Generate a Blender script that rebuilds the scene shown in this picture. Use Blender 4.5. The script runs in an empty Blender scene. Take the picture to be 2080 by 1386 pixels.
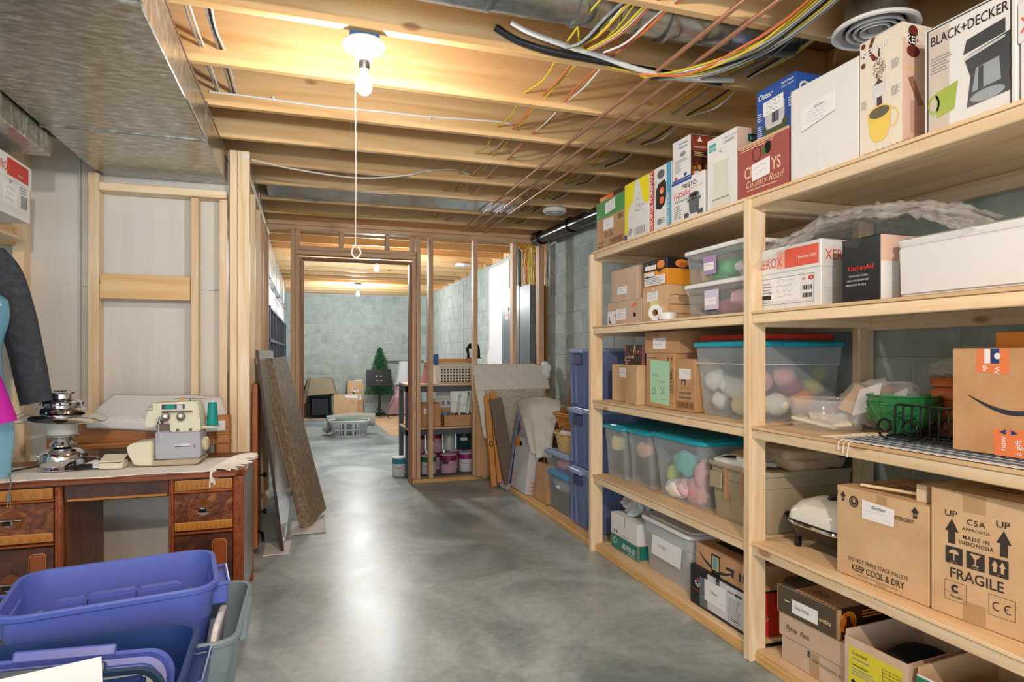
import bpy, bmesh, math, random
from mathutils import Vector, Matrix, noise
R=math.radians; rnd=random.Random(7)
S=bpy.context.scene; COL=S.collection
# ---------------- camera, world, exposure, lights ----------------
cd=bpy.data.cameras.new('camera'); cam=bpy.data.objects.new('camera',cd); COL.objects.link(cam)
cam.location=(0,0,1.25); cam.rotation_euler=(R(90),0,R(-18.04))
cd.sensor_width=36; cd.lens=1265/2080*36; cd.shift_y=25/2080; cd.clip_start=.05; cd.clip_end=60
S.camera=cam
S.view_settings.view_transform='Standard'; S.view_settings.look='None'
S.view_settings.gamma=1; S.view_settings.use_curve_mapping=False
S.view_settings.exposure=1.15
S.cycles.max_bounces=9; S.cycles.diffuse_bounces=5; S.cycles.transparent_max_bounces=16
S.cycles.sample_clamp_indirect=6
w=bpy.data.worlds.new('world'); S.world=w; w.use_nodes=True
w.node_tree.nodes['Background'].inputs[0].default_value=(.80,.90,1,1)
w.node_tree.nodes['Background'].inputs[1].default_value=1.4
BULBS_AND_FILL=[(.20,2.44,2.275,60),(.78,7.70,2.275,190),(.80,11.053,2.275,185),(.20,-.95,2.275,96),(-2.3,-.6,2.275,14)]  # last entry is an unseen fill lamp added at the left, no bulb there
for i,(x,y,z,p) in enumerate(BULBS_AND_FILL):
    l=bpy.data.lights.new('bulb_or_fill_light','POINT'); l.energy=p; l.shadow_soft_size=.035; l.color=(.92,.97,1) if y>5 else (1,.84,.68) if y<0 else (1,.965,.92)
    o=bpy.data.objects.new('bulb_or_fill_light',l); o.location=(x,y,z-.01); COL.objects.link(o)

# ---------------- materials ----------------
def c(h):
    if isinstance(h,str):
        v=[int(h[i:i+2],16)/255 for i in (0,2,4)]
    else: v=[a/255 for a in h]
    return tuple([a/12.92 if a<=.04045 else ((a+.055)/1.055)**2.4 for a in v]+[1])
_m={}
def nt(name):
    m=bpy.data.materials.new(name); m.use_nodes=True; t=m.node_tree
    return m,t,t.nodes['Principled BSDF']
def N(t,k,**kw):
    n=t.nodes.new(k)
    for a,b in kw.items():
        if a in n.inputs: n.inputs[a].default_value=b
        else: setattr(n,a,b)
    return n
def plain(name,col,rough=.6,metal=0,var=.06,scale=14,bump=0,alpha=1,spec=.5,trans=0,emit=0,ior=1.45,sheen=0):
    """procedural: a base colour with a little noise in tone"""
    if name in _m: return _m[name]
    m,t,b=nt(name); L=t.links.new
    col=c(col)
    tc=N(t,'ShaderNodeTexCoord'); nz=N(t,'ShaderNodeTexNoise'); nz.inputs['Scale'].default_value=scale; nz.inputs['Detail'].default_value=4
    L(tc.outputs['Object'],nz.inputs['Vector'])
    mx=N(t,'ShaderNodeMix',data_type='RGBA'); mx.inputs[6].default_value=tuple(min(1,a*(1+var)) for a in col[:3])+(1,); mx.inputs[7].default_value=tuple(a*(1-var) for a in col[:3])+(1,)
    L(nz.outputs['Fac'],mx.inputs[0]); L(mx.outputs[2],b.inputs['Base Color'])
    b.inputs['Roughness'].default_value=rough; b.inputs['Metallic'].default_value=metal
    b.inputs['Alpha'].default_value=alpha; b.inputs['Specular IOR Level'].default_value=spec
    b.inputs['Transmission Weight'].default_value=trans; b.inputs['IOR'].default_value=ior
    if sheen: b.inputs['Sheen Weight'].default_value=sheen
    if emit:
        b.inputs['Emission Color'].default_value=col; b.inputs['Emission Strength'].default_value=emit
    if bump:
        n2=N(t,'ShaderNodeTexNoise'); n2.inputs['Scale'].default_value=scale*12; L(tc.outputs['Object'],n2.inputs['Vector'])
        bp=N(t,'ShaderNodeBump'); bp.inputs['Strength'].default_value=bump; bp.inputs['Distance'].default_value=.002
        L(n2.outputs['Fac'],bp.inputs['Height']); L(bp.outputs['Normal'],b.inputs['Normal'])
    _m[name]=m; return m
def ramp(t,stops):
    r=N(t,'ShaderNodeValToRGB'); e=r.color_ramp.elements
    while len(e)<len(stops): e.new(.5)
    for k,(p,q) in zip(e,stops): k.position=p; k.color=c(q)
    return r
def wood(name,axis,cols,rough=.55,scale=1,knots=True,var=.25,ring=22):
    """grain runs along axis (0,1,2)"""
    key=name+'_'+'xyz'[axis]
    if key in _m: return _m[key]
    m,t,b=nt(key); L=t.links.new
    tc=N(t,'ShaderNodeTexCoord'); oi=N(t,'ShaderNodeObjectInfo')
    ml=N(t,'ShaderNodeVectorMath',operation='MULTIPLY_ADD'); cm=N(t,'ShaderNodeCombineXYZ')
    for k in range(3): L(oi.outputs['Random'],cm.inputs[k])
    ml.inputs[1].default_value=(37,41,29); L(cm.outputs[0],ml.inputs[0]); L(tc.outputs['Object'],ml.inputs[2])
    mp=N(t,'ShaderNodeMapping'); sc=[1,1,1]; sc[axis]=.07; mp.inputs['Scale'].default_value=sc; L(ml.outputs[0],mp.inputs['Vector'])
    n1=N(t,'ShaderNodeTexNoise'); n1.inputs['Scale'].default_value=ring*scale; n1.inputs['Detail'].default_value=5; n1.inputs['Distortion'].default_value=1.2
    L(mp.outputs[0],n1.inputs['Vector'])
    n3=N(t,'ShaderNodeTexNoise'); n3.inputs['Scale'].default_value=190*scale; n3.inputs['Detail'].default_value=2; L(mp.outputs[0],n3.inputs['Vector'])
    add=N(t,'ShaderNodeMath',operation='MULTIPLY_ADD'); add.inputs[1].default_value=.22; L(n3.outputs['Fac'],add.inputs[0]); L(n1.outputs['Fac'],add.inputs[2])
    rr=ramp(t,[(.36,cols[0]),(.58,cols[1]),(.8,cols[2])]); L(add.outputs[0],rr.inputs[0])
    hs=N(t,'ShaderNodeHueSaturation'); mr=N(t,'ShaderNodeMapRange'); mr.inputs[3].default_value=1-var*.5; mr.inputs[4].default_value=1+var*.4
    L(oi.outputs['Random'],mr.inputs[0]); L(mr.outputs[0],hs.inputs['Value']); L(rr.outputs[0],hs.inputs['Color'])
    out=hs.outputs[0]
    if knots:
        mk=N(t,'ShaderNodeMapping'); s2=[5,5,5]; s2[axis]=2.2; mk.inputs['Scale'].default_value=s2; L(ml.outputs[0],mk.inputs['Vector'])
        vo=N(t,'ShaderNodeTexVoronoi'); vo.inputs['Scale'].default_value=1; L(mk.outputs[0],vo.inputs['Vector'])
        kr=ramp(t,[(0.0,(255,255,255)),(.055,(255,255,255)),(.10,(0,0,0))]); L(vo.outputs['Distance'],kr.inputs[0])
        mm=N(t,'ShaderNodeMath',operation='MULTIPLY'); mm.inputs[1].default_value=.75; L(kr.outputs[0],mm.inputs[0])
        mx=N(t,'ShaderNodeMix',data_type='RGBA'); L(mm.outputs[0],mx.inputs[0]); L(out,mx.inputs[6]); mx.inputs[7].default_value=c(cols[3] if len(cols)>3 else '8a5a30')
        out=mx.outputs[2]
    L(out,b.inputs['Base Color']); b.inputs['Roughness'].default_value=rough
    bp=N(t,'ShaderNodeBump'); bp.inputs['Strength'].default_value=.15; bp.inputs['Distance'].default_value=.002; L(n3.outputs['Fac'],bp.inputs['Height']); L(bp.outputs['Normal'],b.inputs['Normal'])
    _m[key]=m; return m
PINE=('D9B88E','E6CCA6','EEDCC0','9A6A3C'); JOIST=('CFA063','E0B780','EACB9C','8A5A34'); OLDP=('C09572','D0AA86','DCBA98','8E5A36')
def pine(a): return wood('pine',a,PINE)
def joistm(a): return wood('joist_fir',a,JOIST,ring=9)
def oldp(a): return wood('brown_pine',a,OLDP)
def mottled(name,cols,scale,rough=(.3,.5),bump=.1,detail=8,scale2=60,rand=0,dist=0,stretch=None,metal=0):
    if name in _m: return _m[name]
    m,t,b=nt(name); L=t.links.new
    tc=N(t,'ShaderNodeTexCoord'); oi=N(t,'ShaderNodeObjectInfo'); vec=tc.outputs['Object']
    if rand:
        cm=N(t,'ShaderNodeCombineXYZ'); 
        for k in range(3): L(oi.outputs['Random'],cm.inputs[k])
        ma=N(t,'ShaderNodeVectorMath',operation='MULTIPLY_ADD'); ma.inputs[1].default_value=(31,17,23); L(cm.outputs[0],ma.inputs[0]); L(vec,ma.inputs[2]); vec=ma.outputs[0]
    if stretch:
        mp=N(t,'ShaderNodeMapping'); mp.inputs['Scale'].default_value=stretch; L(vec,mp.inputs['Vector']); vec=mp.outputs[0]
    n1=N(t,'ShaderNodeTexNoise'); n1.inputs['Scale'].default_value=scale; n1.inputs['Detail'].default_value=detail; n1.inputs['Roughness'].default_value=.6; n1.inputs['Distortion'].default_value=dist
    n2=N(t,'ShaderNodeTexNoise'); n2.inputs['Scale'].default_value=scale2; n2.inputs['Detail'].default_value=6; n2.inputs['Roughness'].default_value=.7
    L(vec,n1.inputs['Vector']); L(vec,n2.inputs['Vector'])
    ad=N(t,'ShaderNodeMath',operation='MULTIPLY_ADD'); ad.inputs[1].default_value=.35; L(n2.outputs['Fac'],ad.inputs[0])
    s_=N(t,'ShaderNodeMath',operation='SUBTRACT'); s_.inputs[1].default_value=.175; L(n1.outputs['Fac'],s_.inputs[0]); L(s_.outputs[0],ad.inputs[2])
    k=len(cols); rr=ramp(t,[(.3+.42*i/(k-1),q) for i,q in enumerate(cols)]); L(ad.outputs[0],rr.inputs[0])
    out=rr.outputs[0]
    if rand:
        hs=N(t,'ShaderNodeHueSaturation'); mr=N(t,'ShaderNodeMapRange'); mr.inputs[3].default_value=1-rand; mr.inputs[4].default_value=1+rand
        L(oi.outputs['Random'],mr.inputs[0]); L(mr.outputs[0],hs.inputs['Value']); L(out,hs.inputs['Color']); out=hs.outputs[0]
    L(out,b.inputs['Base Color'])
    m2=N(t,'ShaderNodeMapRange'); m2.inputs[3].default_value=rough[0]; m2.inputs[4].default_value=rough[1]; L(ad.outputs[0],m2.inputs[0]); L(m2.outputs[0],b.inputs['Roughness'])
    bp=N(t,'ShaderNodeBump'); bp.inputs['Strength'].default_value=bump; bp.inputs['Distance'].default_value=.004; L(n2.outputs['Fac'],bp.inputs['Height']); L(bp.outputs['Normal'],b.inputs['Normal'])
    b.inputs['Metallic'].default_value=metal
    _m[name]=m; return m
CONC=mottled('sealed_concrete',('748284','909E9F','ADBABA','C4CDCC'),1.7,(.22,.46),.08,9,22,dist=.8)
BLOCK=mottled('painted_block',('9DAAA7','B2BEBA','C0CAC6'),6,(.75,.9),.6,6,90,rand=.07)
MORT=plain('mortar','C2CAC8',.9)
GALV=mottled('galvanized_steel',('8E9799','A9B1B3','C2C8CA'),5,(.16,.34),.05,5,40,metal=.9,stretch=(1,3,1))
GALVD=mottled('spangled_galvanized_steel',('7E7668','A8A69C','D8DCDA'),15,(.12,.34),.12,8,70,metal=.75,stretch=(1,2.6,1))
PANEL=mottled('grey_hardboard',('CFCCC7','D4D2CD','D8D6D2'),2,(.7,.85),.1,4,40,stretch=(8,8,.6))
PLY=[wood('plywood',a,('CFA878','E0C196','EAD3B0','A87440'),ring=14,knots=False) for a in (0,1,2)]
OSB=mottled('subfloor_board',('7A4A2C','8E5C38','A47048'),10,(.8,.9),.3,6,60)
CARD=mottled('brown_cardboard',('B58C62','BF966C','C8A078'),8,(.75,.85),.05,3,120,rand=.05)
CARDL=mottled('tan_cardboard',('C6A27A','CFAD86','D6B690'),8,(.7,.8),.05,3,120,rand=.04)
CARDP=mottled('pale_tan_cardboard',('BFA58E','C8AF99','CFB7A2'),8,(.7,.8),.05,3,120,rand=.03)
def P(n,col,r=.5,**k): return plain(n,col,r,**k)
WHITE=P('white_carton','E3E5E6',.45,var=.03); PAPER=P('white_paper','EDEEF0',.6,var=.02); INK=P('black_ink','1E1E20',.55); INKB=P('blue_ink','3A4A86',.55); INKG=P('grey_ink','8A8F96',.6)
RED=P('red_print','D0392F',.5); ORANGE=P('orange_print','E8743A',.5); BLACKC=P('black_carton','1E2124',.35); TEAL=P('teal_print','1F7F78',.5); BROWNP=P('dark_brown_print','4C2A20',.4)
TAPE=P('packing_tape','C9A778',.2,alpha=.5); STEEL=P('steel',(150,152,155),.3,metal=1); DARKM=P('black_metal','16171A',.35,metal=.6); CHROME=P('chrome','DADCDF',.06,metal=1,var=.01)
BLUEP=P('slate_blue_plastic','4A5F98',.42,var=.03); NAVY=P('navy_plastic','22407F',.4,var=.03); PURP=P('violet_blue_plastic','5C70CC',.38,var=.02); GREYP=P('grey_plastic','869AA4',.4,var=.03)
CLEARP=P('clear_plastic','D5DEE4',.2,alpha=.25,var=.02); MILKY=P('milky_plastic','DDE1E4',.35,alpha=.62,var=.03); WLID=P('white_plastic_lid','E8E9EC',.35,var=.02)
TLID=P('turquoise_lid','1FA0B8',.35,var=.03); BEIGEP=P('beige_plastic','A59C84',.45,var=.03); FILM=P('clear_film','E8ECEE',.08,alpha=.16,spec=1)

# ---------------- geometry helpers ----------------
def tag(o,label=None,cat=None,group=None,kind=None):
    for k,v in (('label',label),('category',cat),('group',group),('kind',kind)):
        if v: o[k]=v
    return o
def E(name,label=None,cat=None,loc=(0,0,0),rz=0,group=None,kind=None,rot=None):
    o=bpy.data.objects.new(name,None); COL.objects.link(o); o.location=loc
    o.rotation_euler=rot if rot else (0,0,R(rz)); o.empty_display_size=.05
    return tag(o,label,cat,group,kind)
def obj(name,bm,mat,parent=None,smooth=False,loc=None,rot=None,auto=None):
    me=bpy.data.meshes.new(name); bm.normal_update(); bm.to_mesh(me); bm.free()
    if mat: me.materials.append(mat)
    if smooth or auto:
        me.polygons.foreach_set('use_smooth',[True]*len(me.polygons))
    if auto: me.set_sharp_from_angle(angle=R(auto))
    o=bpy.data.objects.new(name,me); COL.objects.link(o)
    if parent: o.parent=parent
    if loc: o.location=loc
    if rot: o.rotation_euler=rot
    return o
def NB(): return bmesh.new()
def bx(bm,x0,x1,y0,y1,z0,z1,M=None):
    vs=[bm.verts.new((x,y,z)) for x in (x0,x1) for y in (y0,y1) for z in (z0,z1)]
    if M is not None:
        for v in vs: v.co=M@v.co
    for f in ((0,1,3,2),(4,6,7,5),(0,4,5,1),(2,3,7,6),(0,2,6,4),(1,5,7,3)): bm.faces.new([vs[i] for i in f])
    return vs
def bev(bm,w,seg=1):
    bmesh.ops.bevel(bm,geom=bm.edges[:]+bm.verts[:],offset=w,segments=seg,affect='EDGES',clamp_overlap=True)
def BX(name,x0,x1,y0,y1,z0,z1,mat,parent=None,b=.002,seg=1,**k):
    bm=NB(); bx(bm,x0,x1,y0,y1,z0,z1)
    if b: bev(bm,b,seg)
    return obj(name,bm,mat,parent,**k)
def board(name,x0,x1,y0,y1,z0,z1,parent,mf=pine,b=.003):
    """own origin at its middle so that the grain differs from board to board"""
    d=(abs(x1-x0),abs(y1-y0),abs(z1-z0)); a=d.index(max(d)); m=mf(a)
    return BX(name,-d[0]/2,d[0]/2,-d[1]/2,d[1]/2,-d[2]/2,d[2]/2,m,parent,b,loc=((x0+x1)/2,(y0+y1)/2,(z0+z1)/2))
def smoothpts(p,n=6):
    if len(p)<3: return [Vector(q) for q in p]
    p=[Vector(q) for q in p]; q=[p[0]*2-p[1]]+p+[p[-1]*2-p[-2]]; out=[]
    for i in range(1,len(q)-2):
        a,b,c_,d=q[i-1],q[i],q[i+1],q[i+2]
        for k in range(n):
            t=k/n; out.append(.5*((2*b)+(c_-a)*t+(2*a-5*b+4*c_-d)*t*t+(3*b-a-3*c_+d)*t**3))
    out.append(p[-1]); return out
def tube(bm,pts,r,n=8,cap=True,sm=0,rad=None):
    pts=smoothpts(pts,sm) if sm else [Vector(p) for p in pts]
    rings=[]; up=Vector((0,0,1))
    for i,p in enumerate(pts):
        d=(pts[min(i+1,len(pts)-1)]-pts[max(i-1,0)]).normalized()
        u=d.cross(up)
        if u.length<.15: u=d.cross(Vector((1,0,0)))
        u.normalize(); v=d.cross(u).normalized()
        if rings and u.dot(pu)<0: u=-u; v=-v
        pu=u; rr=rad[i] if rad else r
        rings.append([bm.verts.new(p+u*math.cos(2*math.pi*k/n)*rr+v*math.sin(2*math.pi*k/n)*rr) for k in range(n)])
    for a,b in zip(rings,rings[1:]):
        for k in range(n): bm.faces.new((a[k],a[(k+1)%n],b[(k+1)%n],b[k]))
    if cap:
        bm.faces.new(rings[0][::-1]); bm.faces.new(rings[-1])
    return bm
def T(name,pts,r,mat,parent=None,n=8,sm=0,**k):
    bm=NB(); tube(bm,pts,r,n,sm=sm,**k); return obj(name,bm,mat,parent,auto=50)
def lathe(bm,prof,n=28,cx=0,cy=0,z=0,M=None,cap=False):
    rings=[]
    for r,h in prof:
        if r<1e-5: rings.append([bm.verts.new((cx,cy,z+h))]); continue
        rings.append([bm.verts.new((cx+r*math.cos(2*math.pi*k/n),cy+r*math.sin(2*math.pi*k/n),z+h)) for k in range(n)])
    if M is not None:
        for g in rings:
            for v in g: v.co=M@v.co
    for a,b in zip(rings,rings[1:]):
        for k in range(n):
            if len(a)==1 and len(b)==1: continue
            if len(a)==1: bm.faces.new((a[0],b[k],b[(k+1)%n]))
            elif len(b)==1: bm.faces.new((a[k],b[0],a[(k+1)%n]))
            else: bm.faces.new((a[k],b[k],b[(k+1)%n],a[(k+1)%n]))
    return bm
def LA(name,prof,mat,parent=None,n=28,loc=None,auto=40,rot=None):
    bm=NB(); lathe(bm,prof,n); bmesh.ops.recalc_face_normals(bm,faces=bm.faces[:]); return obj(name,bm,mat,parent,auto=auto,loc=loc,rot=rot)
def rr(w,d,r,n=5):
    r=min(r,w/2-.001,d/2-.001); out=[]
    for cx,cy,a0 in ((w/2-r,d/2-r,0),(-w/2+r,d/2-r,90),(-w/2+r,-d/2+r,180),(w/2-r,-d/2+r,270)):
        for k in range(n+1):
            a=R(a0+90*k/n); out.append((cx+r*math.cos(a),cy+r*math.sin(a)))
    return out
def loft(bm,rows,n=5,closed=(True,True),oy=0):
    """rows: (w,d,z,r[,dx,dy]) rounded rectangles joined in order"""
    rings=[]
    for row in rows:
        w_,d_,z_,r_=row[:4]; dx,dy=(row[4:6] if len(row)>4 else (0,0))
        rings.append([bm.verts.new((x+dx,y+dy+oy,z_)) for x,y in rr(w_,d_,r_,n)])
    for a,b in zip(rings,rings[1:]):
        m=len(a)
        for k in range(m): bm.faces.new((a[k],a[(k+1)%m],b[(k+1)%m],b[k]))
    if closed[0]: bm.faces.new(rings[0][::-1])
    if closed[1]: bm.faces.new(rings[-1])
    return bm
def LO(name,rows,mat,parent=None,closed=(True,True),n=5,auto=35,oy=0,**k):
    bm=NB(); loft(bm,rows,n,closed,oy); return obj(name,bm,mat,parent,auto=auto,**k)
def grid(name,nx,ny,f,mat,parent=None,th=0,smooth=True,**k):
    bm=NB(); V=[[bm.verts.new(f(i/nx,j/ny)) for j in range(ny+1)] for i in range(nx+1)]
    for i in range(nx):
        for j in range(ny): bm.faces.new((V[i][j],V[i+1][j],V[i+1][j+1],V[i][j+1]))
    if th:
        bm.normal_update(); bmesh.ops.solidify(bm,geom=bm.faces[:],thickness=th)
    return obj(name,bm,mat,parent,smooth=smooth,**k)
def copyt(o,loc=None,rz=None,label=None,group=None,parent=None,rot=None):
    def cp(a,p):
        b=a.copy(); COL.objects.link(b); b.parent=p
        for ch in a.children: cp(ch,b)
        return b
    r=cp(o,parent)
    if loc: r.location=loc
    if rz is not None: r.rotation_euler=(0,0,R(rz))
    if rot: r.rotation_euler=rot
    if label: r['label']=label
    if group: r['group']=group
    return r
class Face:
    """flat print on one face of a box: u to the reader's right, v up, both 0..1"""
    def __init__(s,parent,o,ex,ez,W,H): s.p=parent; s.o=Vector(o); s.ex=Vector(ex).normalized(); s.ez=Vector(ez).normalized(); s.n=s.ex.cross(s.ez); s.W=W; s.H=H
    def pt(s,u,v,l): return s.o+s.ex*u*s.W+s.ez*v*s.H+s.n*(.0003+.0004*l)
    def poly(s,pts,mat,name='printed_panel',l=1):
        bm=NB(); bm.faces.new([bm.verts.new(s.pt(u,v,l)) for u,v in pts]); return obj(name,bm,mat,s.p)
    def polys(s,lst,mat,name='printed_panel',l=1):
        bm=NB()
        for pts in lst: bm.faces.new([bm.verts.new(s.pt(u,v,l)) for u,v in pts])
        return obj(name,bm,mat,s.p)
    def rect(s,u0,v0,u1,v1,mat,name='printed_panel',l=1): return s.poly([(u0,v0),(u1,v0),(u1,v1),(u0,v1)],mat,name,l)
    def frame(s,u0,v0,u1,v1,t,mat,name='printed_border',l=2):
        t2=t*s.W/s.H
        return s.polys([[(a,b),(c_,b),(c_,d),(a,d)] for a,b,c_,d in ((u0,v0,u1,v0+t2),(u0,v1-t2,u1,v1),(u0,v0,u0+t,v1),(u1-t,v0,u1,v1))],mat,name,l)
    def ell(s,cx,cy,rx,ry,mat,name='printed_disc',l=1,n=24,a0=0,a1=360): return s.poly([(cx+rx*math.cos(R(a0+(a1-a0)*k/n)),cy+ry*math.sin(R(a0+(a1-a0)*k/n))) for k in range(n+(a1-a0<360))],mat,name,l)
    def ring(s,cx,cy,rx,ry,t,mat,name='printed_ring',l=2,n=24,a0=0,a1=360):
        q=[]
        for k in range(n):
            a,b=R(a0+(a1-a0)*k/n),R(a0+(a1-a0)*(k+1)/n)
            q.append([(cx+rx*math.cos(a),cy+ry*math.sin(a)),(cx+rx*math.cos(b),cy+ry*math.sin(b)),(cx+rx*t*math.cos(b),cy+ry*t*math.sin(b)),(cx+rx*t*math.cos(a),cy+ry*t*math.sin(a))])
        return s.polys(q,mat,name,l)
    def lines(s,u0,v0,u1,v1,n,mat,name='fine_print',l=2,duty=.38):
        q=[]; h=(v1-v0)/n
        for k in range(n):
            b=v1-h*(k+1)+h*.3; x=u1-(u1-u0)*rnd.random()*.3
            q.append([(u0,b),(x,b),(x,b+h*duty),(u0,b+h*duty)])
        return s.polys(q,mat,name,l)
    def bars(s,u0,v0,u1,v1,n,mat,name='barcode',l=3):
        q=[]; st=(u1-u0)/n
        for k in range(n):
            a=u0+st*k; b=a+st*(.3+.4*rnd.random()); q.append([(a,v0),(b,v0),(b,v1),(a,v1)])
        return s.polys(q,mat,name,l)
    def text(s,u,v,size,txt,mat,align='LEFT',name='lettering',l=3,rot=0,sx=1,bold=0,shear=0,sp=1):
        cu=bpy.data.curves.new(name,'FONT'); cu.body=txt; cu.size=size*s.H; cu.align_x=align; cu.align_y='BOTTOM_BASELINE'; cu.space_character=sp
        cu.offset=bold*size*s.H; cu.shear=shear; cu.fill_mode='FRONT'; cu.resolution_u=3; cu.materials.append(mat)
        o=bpy.data.objects.new(name,cu); COL.objects.link(o); o.parent=s.p
        M=Matrix((s.ex,s.ez,s.n)).transposed().to_4x4(); M.translation=s.pt(u,v,l)
        o.matrix_local=M@Matrix.Rotation(R(rot),4,'Z')@Matrix.Diagonal((sx,1,1,1)); return o
    def scrib(s,u0,v0,u1,h,mat=None,name='handwriting',l=3,rows=1,gap=1.6):
        q=[]; mat=mat or INK
        for r_ in range(rows):
            x=u0; vb=v0-r_*h*gap; y=vb; t=h*.13
            while x<u1-(u1-u0)*.25*rnd.random()*(r_>0):
                x2=x+h*s.H/s.W*(.25+.3*rnd.random()); y2=vb+h*(rnd.random()*.75 if rnd.random()>.15 else 1.1)
                q.append([(x,y),(x+t*.4,y+t),(x2+t*.4,y2+t),(x2,y2)]); x,y=x2,y2
        return s.polys(q,mat,name,l)
    def label(s,u0,v0,u1,v1,rows=2,mat=None,ink=None,tilt=0):
        dz=tilt*(u1-u0); s.poly([(u0,v0),(u1,v0+dz),(u1,v1+dz),(u0,v1)],mat or PAPER,'paper_label',2)
        h=(v1-v0)/(rows*1.7+.8)
        if rows: s.scrib(u0+(u1-u0)*.18,v1-h*1.5+dz*.5,u1-(u1-u0)*.18,h*.8,ink or INKG,rows=rows,gap=2)
def crate(name,label,cat,xf,y0,y1,z,h,dep,mat,rz=0,group=None,b=.002,top=True,flap=True,body='carton',extra=None):
    """closed carton on the shelf: front face towards the aisle (-X), near side towards -Y. Returns root, front Face, side Face, top Face"""
    w=y1-y0; r=E(name,label,cat,(xf,(y0+y1)/2,z+.0012),-90+rz,group)
    BX(body,-w/2,w/2,0,dep,0,h,mat,r,b)
    if top:   # the two closed flaps, a hair proud, with their slot between
        bm=NB()
        for a,q in ((0,dep/2-.0015),(dep/2+.0015,dep)): bx(bm,-w/2+.001,w/2-.001,a+.001,q-.0005 if a else q,h,h+.0022)
        obj('flaps',bm,mat,r)
    return r,Face(r,(-w/2,0,0),(1,0,0),(0,0,1),w,h),Face(r,(w/2,0,0),(0,1,0),(0,0,1),dep,h),Face(r,(-w/2,0,h+.0024),(1,0,0),(0,1,0),w,dep)
def wrapy(bm,f):
    for v in bm.verts: v.co=f(v.co)
# ---------------- the setting ----------------
floor=BX('floor',-2.9,2.5,-3.4,13.3,-.12,0,CONC,None,0); tag(floor,kind='structure')
# saw-cut joint belongs to the slab
BX('control_joint',-.02,-.012,-3,-2.99,0,.0005,MORT,floor,0)
def st(name): return E(name,kind='structure')
ceil=st('ceiling')
BX('subfloor_board',-2.9,2.5,-3.4,13.3,2.697,2.715,OSB,ceil,0)
for k in range(-13,22):
    y=2.849+.478*k
    if y>13.0 or y<-3.4: continue
    board('joist',-2.85,2.36,y,y+.038,2.46,2.695,ceil,joistm)
board('rim_joist',2.362,2.40,-3.4,13.1,2.46,2.695,ceil,joistm)
# right block wall: courses of separate blocks over a mortar body
wr=st('wall_right'); BX('mortar_bed',2.3655,2.56,-3.4,13.3,0,2.455,MORT,wr,0)
bm=NB(); bx(bm,-.009,.01,-.1985,.1985,-.0975,.0975); bev(bm,.004); bmR=bpy.data.meshes.new('block'); bm.to_mesh(bmR); bm.free(); bmR.materials.append(BLOCK)
bm=NB(); bx(bm,-.009,.01,-.0965,.0965,-.0975,.0975); bev(bm,.004); bmH=bpy.data.meshes.new('block'); bm.to_mesh(bmH); bm.free(); bmH.materials.append(BLOCK)
def blk(me,loc,rz,p):
    o=bpy.data.objects.new('block',me); COL.objects.link(o); o.parent=p; o.location=loc; o.rotation_euler=(0,0,rz)
farb=NB(); nb=0
for r in range(12):
    zc=2.447-.1015-.203*r
    for q in range(-4,34):
        yc=.10+.406*q+(.203 if r%2 else 0)
        if yc>13.2: continue
        hh=.0975
        if -0.2<yc<9.75 and zc-.0975>0: blk(bmR,(2.368+rnd.uniform(-.001,.001),yc,zc),0,wr)
        else:
            z0=max(.001,zc-.0975)
            if zc+.0975>.01: bx(farb,2.359,2.3622,yc-.1985,min(13.1,yc+.1985),z0,zc+.0975)
o=obj('far_blocks',farb,BLOCK,wr); o['kind']='stuff'
wb=st('wall_back'); BX('mortar_bed',-2.6,2.6,13.1045,13.3,0,2.455,MORT,wb,0)
for r in range(12):
    zc=2.447-.1015-.203*r
    for q in range(-3,7):
        xc=.02+.406*q+(.203 if r%2 else 0)
        if xc>2.3 or zc<.1: continue
        blk(bmR,(xc,13.108,zc),R(90),wb)
board('sill_plate',-2.6,2.36,13.0,13.3,2.457,2.497,wb,joistm)
# left side of the far room and of this room, plain block walls seen only in slivers
wl=BX('wall_far_left',-1.30,-1.12,6.1,13.3,0,2.455,BLOCK,None,0); tag(wl,kind='structure')
wl=BX('wall_side',-3.05,-2.9,-3.4,13.3,0,2.46,BLOCK,None,0); tag(wl,kind='structure')
# hardboard-backed wall behind the desk, with studs, blocking
wc=st('wall_desk_side')
BX('hardboard_panel',-2.9,-1.225,4.092,4.105,0,2.453,PANEL,wc,0); BX('hardboard_panel',-1.222,-.46,4.094,4.107,1.628,2.453,PANEL,wc,0); BX('hardboard_panel',-1.222,-.46,4.094,4.107,0,1.625,PANEL,wc,0)
for x0,x1,z1 in ((-1.515,-1.46,2.45),(-1.165,-1.112,2.255),(-.652,-.612,2.155),(-.502,-.46,2.155),(-2.0,-1.96,2.45)): board('stud',x0,x1,4.003,4.091,.04,z1,wc)
board('top_plate',-1.108,-.462,3.99,4.09,2.158,2.202,wc)
board('blocking',-1.109,-.655,4.0,4.038,1.555,1.692,wc,joistm)
board('blocking',-2.0,-1.50,3.96,4.0,1.83,1.935,wc,joistm)
board('bottom_plate',-2.9,-.46,4.003,4.091,.0,.038,wc)
# stud wall on the left of the walkway
wk=st('wall_left')
board('stud',-.446,-.405,4.0,4.04,.04,2.45,wk); board('stud',-.403,-.336,4.0,4.042,.04,2.45,wk)
bm=NB(); t_=board('stud_stamp',-.37,-.338,3.9985,3.9995,2.405,2.435,wk,lambda a:PAPER,0)
for y in (4.46,4.93,5.20,5.45,5.92): board('stud',-.43,-.34,y,y+.038,.04,2.305,wk,oldp if y>5 else pine)
board('top_plate',-.43,-.34,4.045,5.965,2.306,2.344,wk)
board('bottom_plate',-.43,-.34,4.0,5.965,0,.038,wk,oldp)
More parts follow.
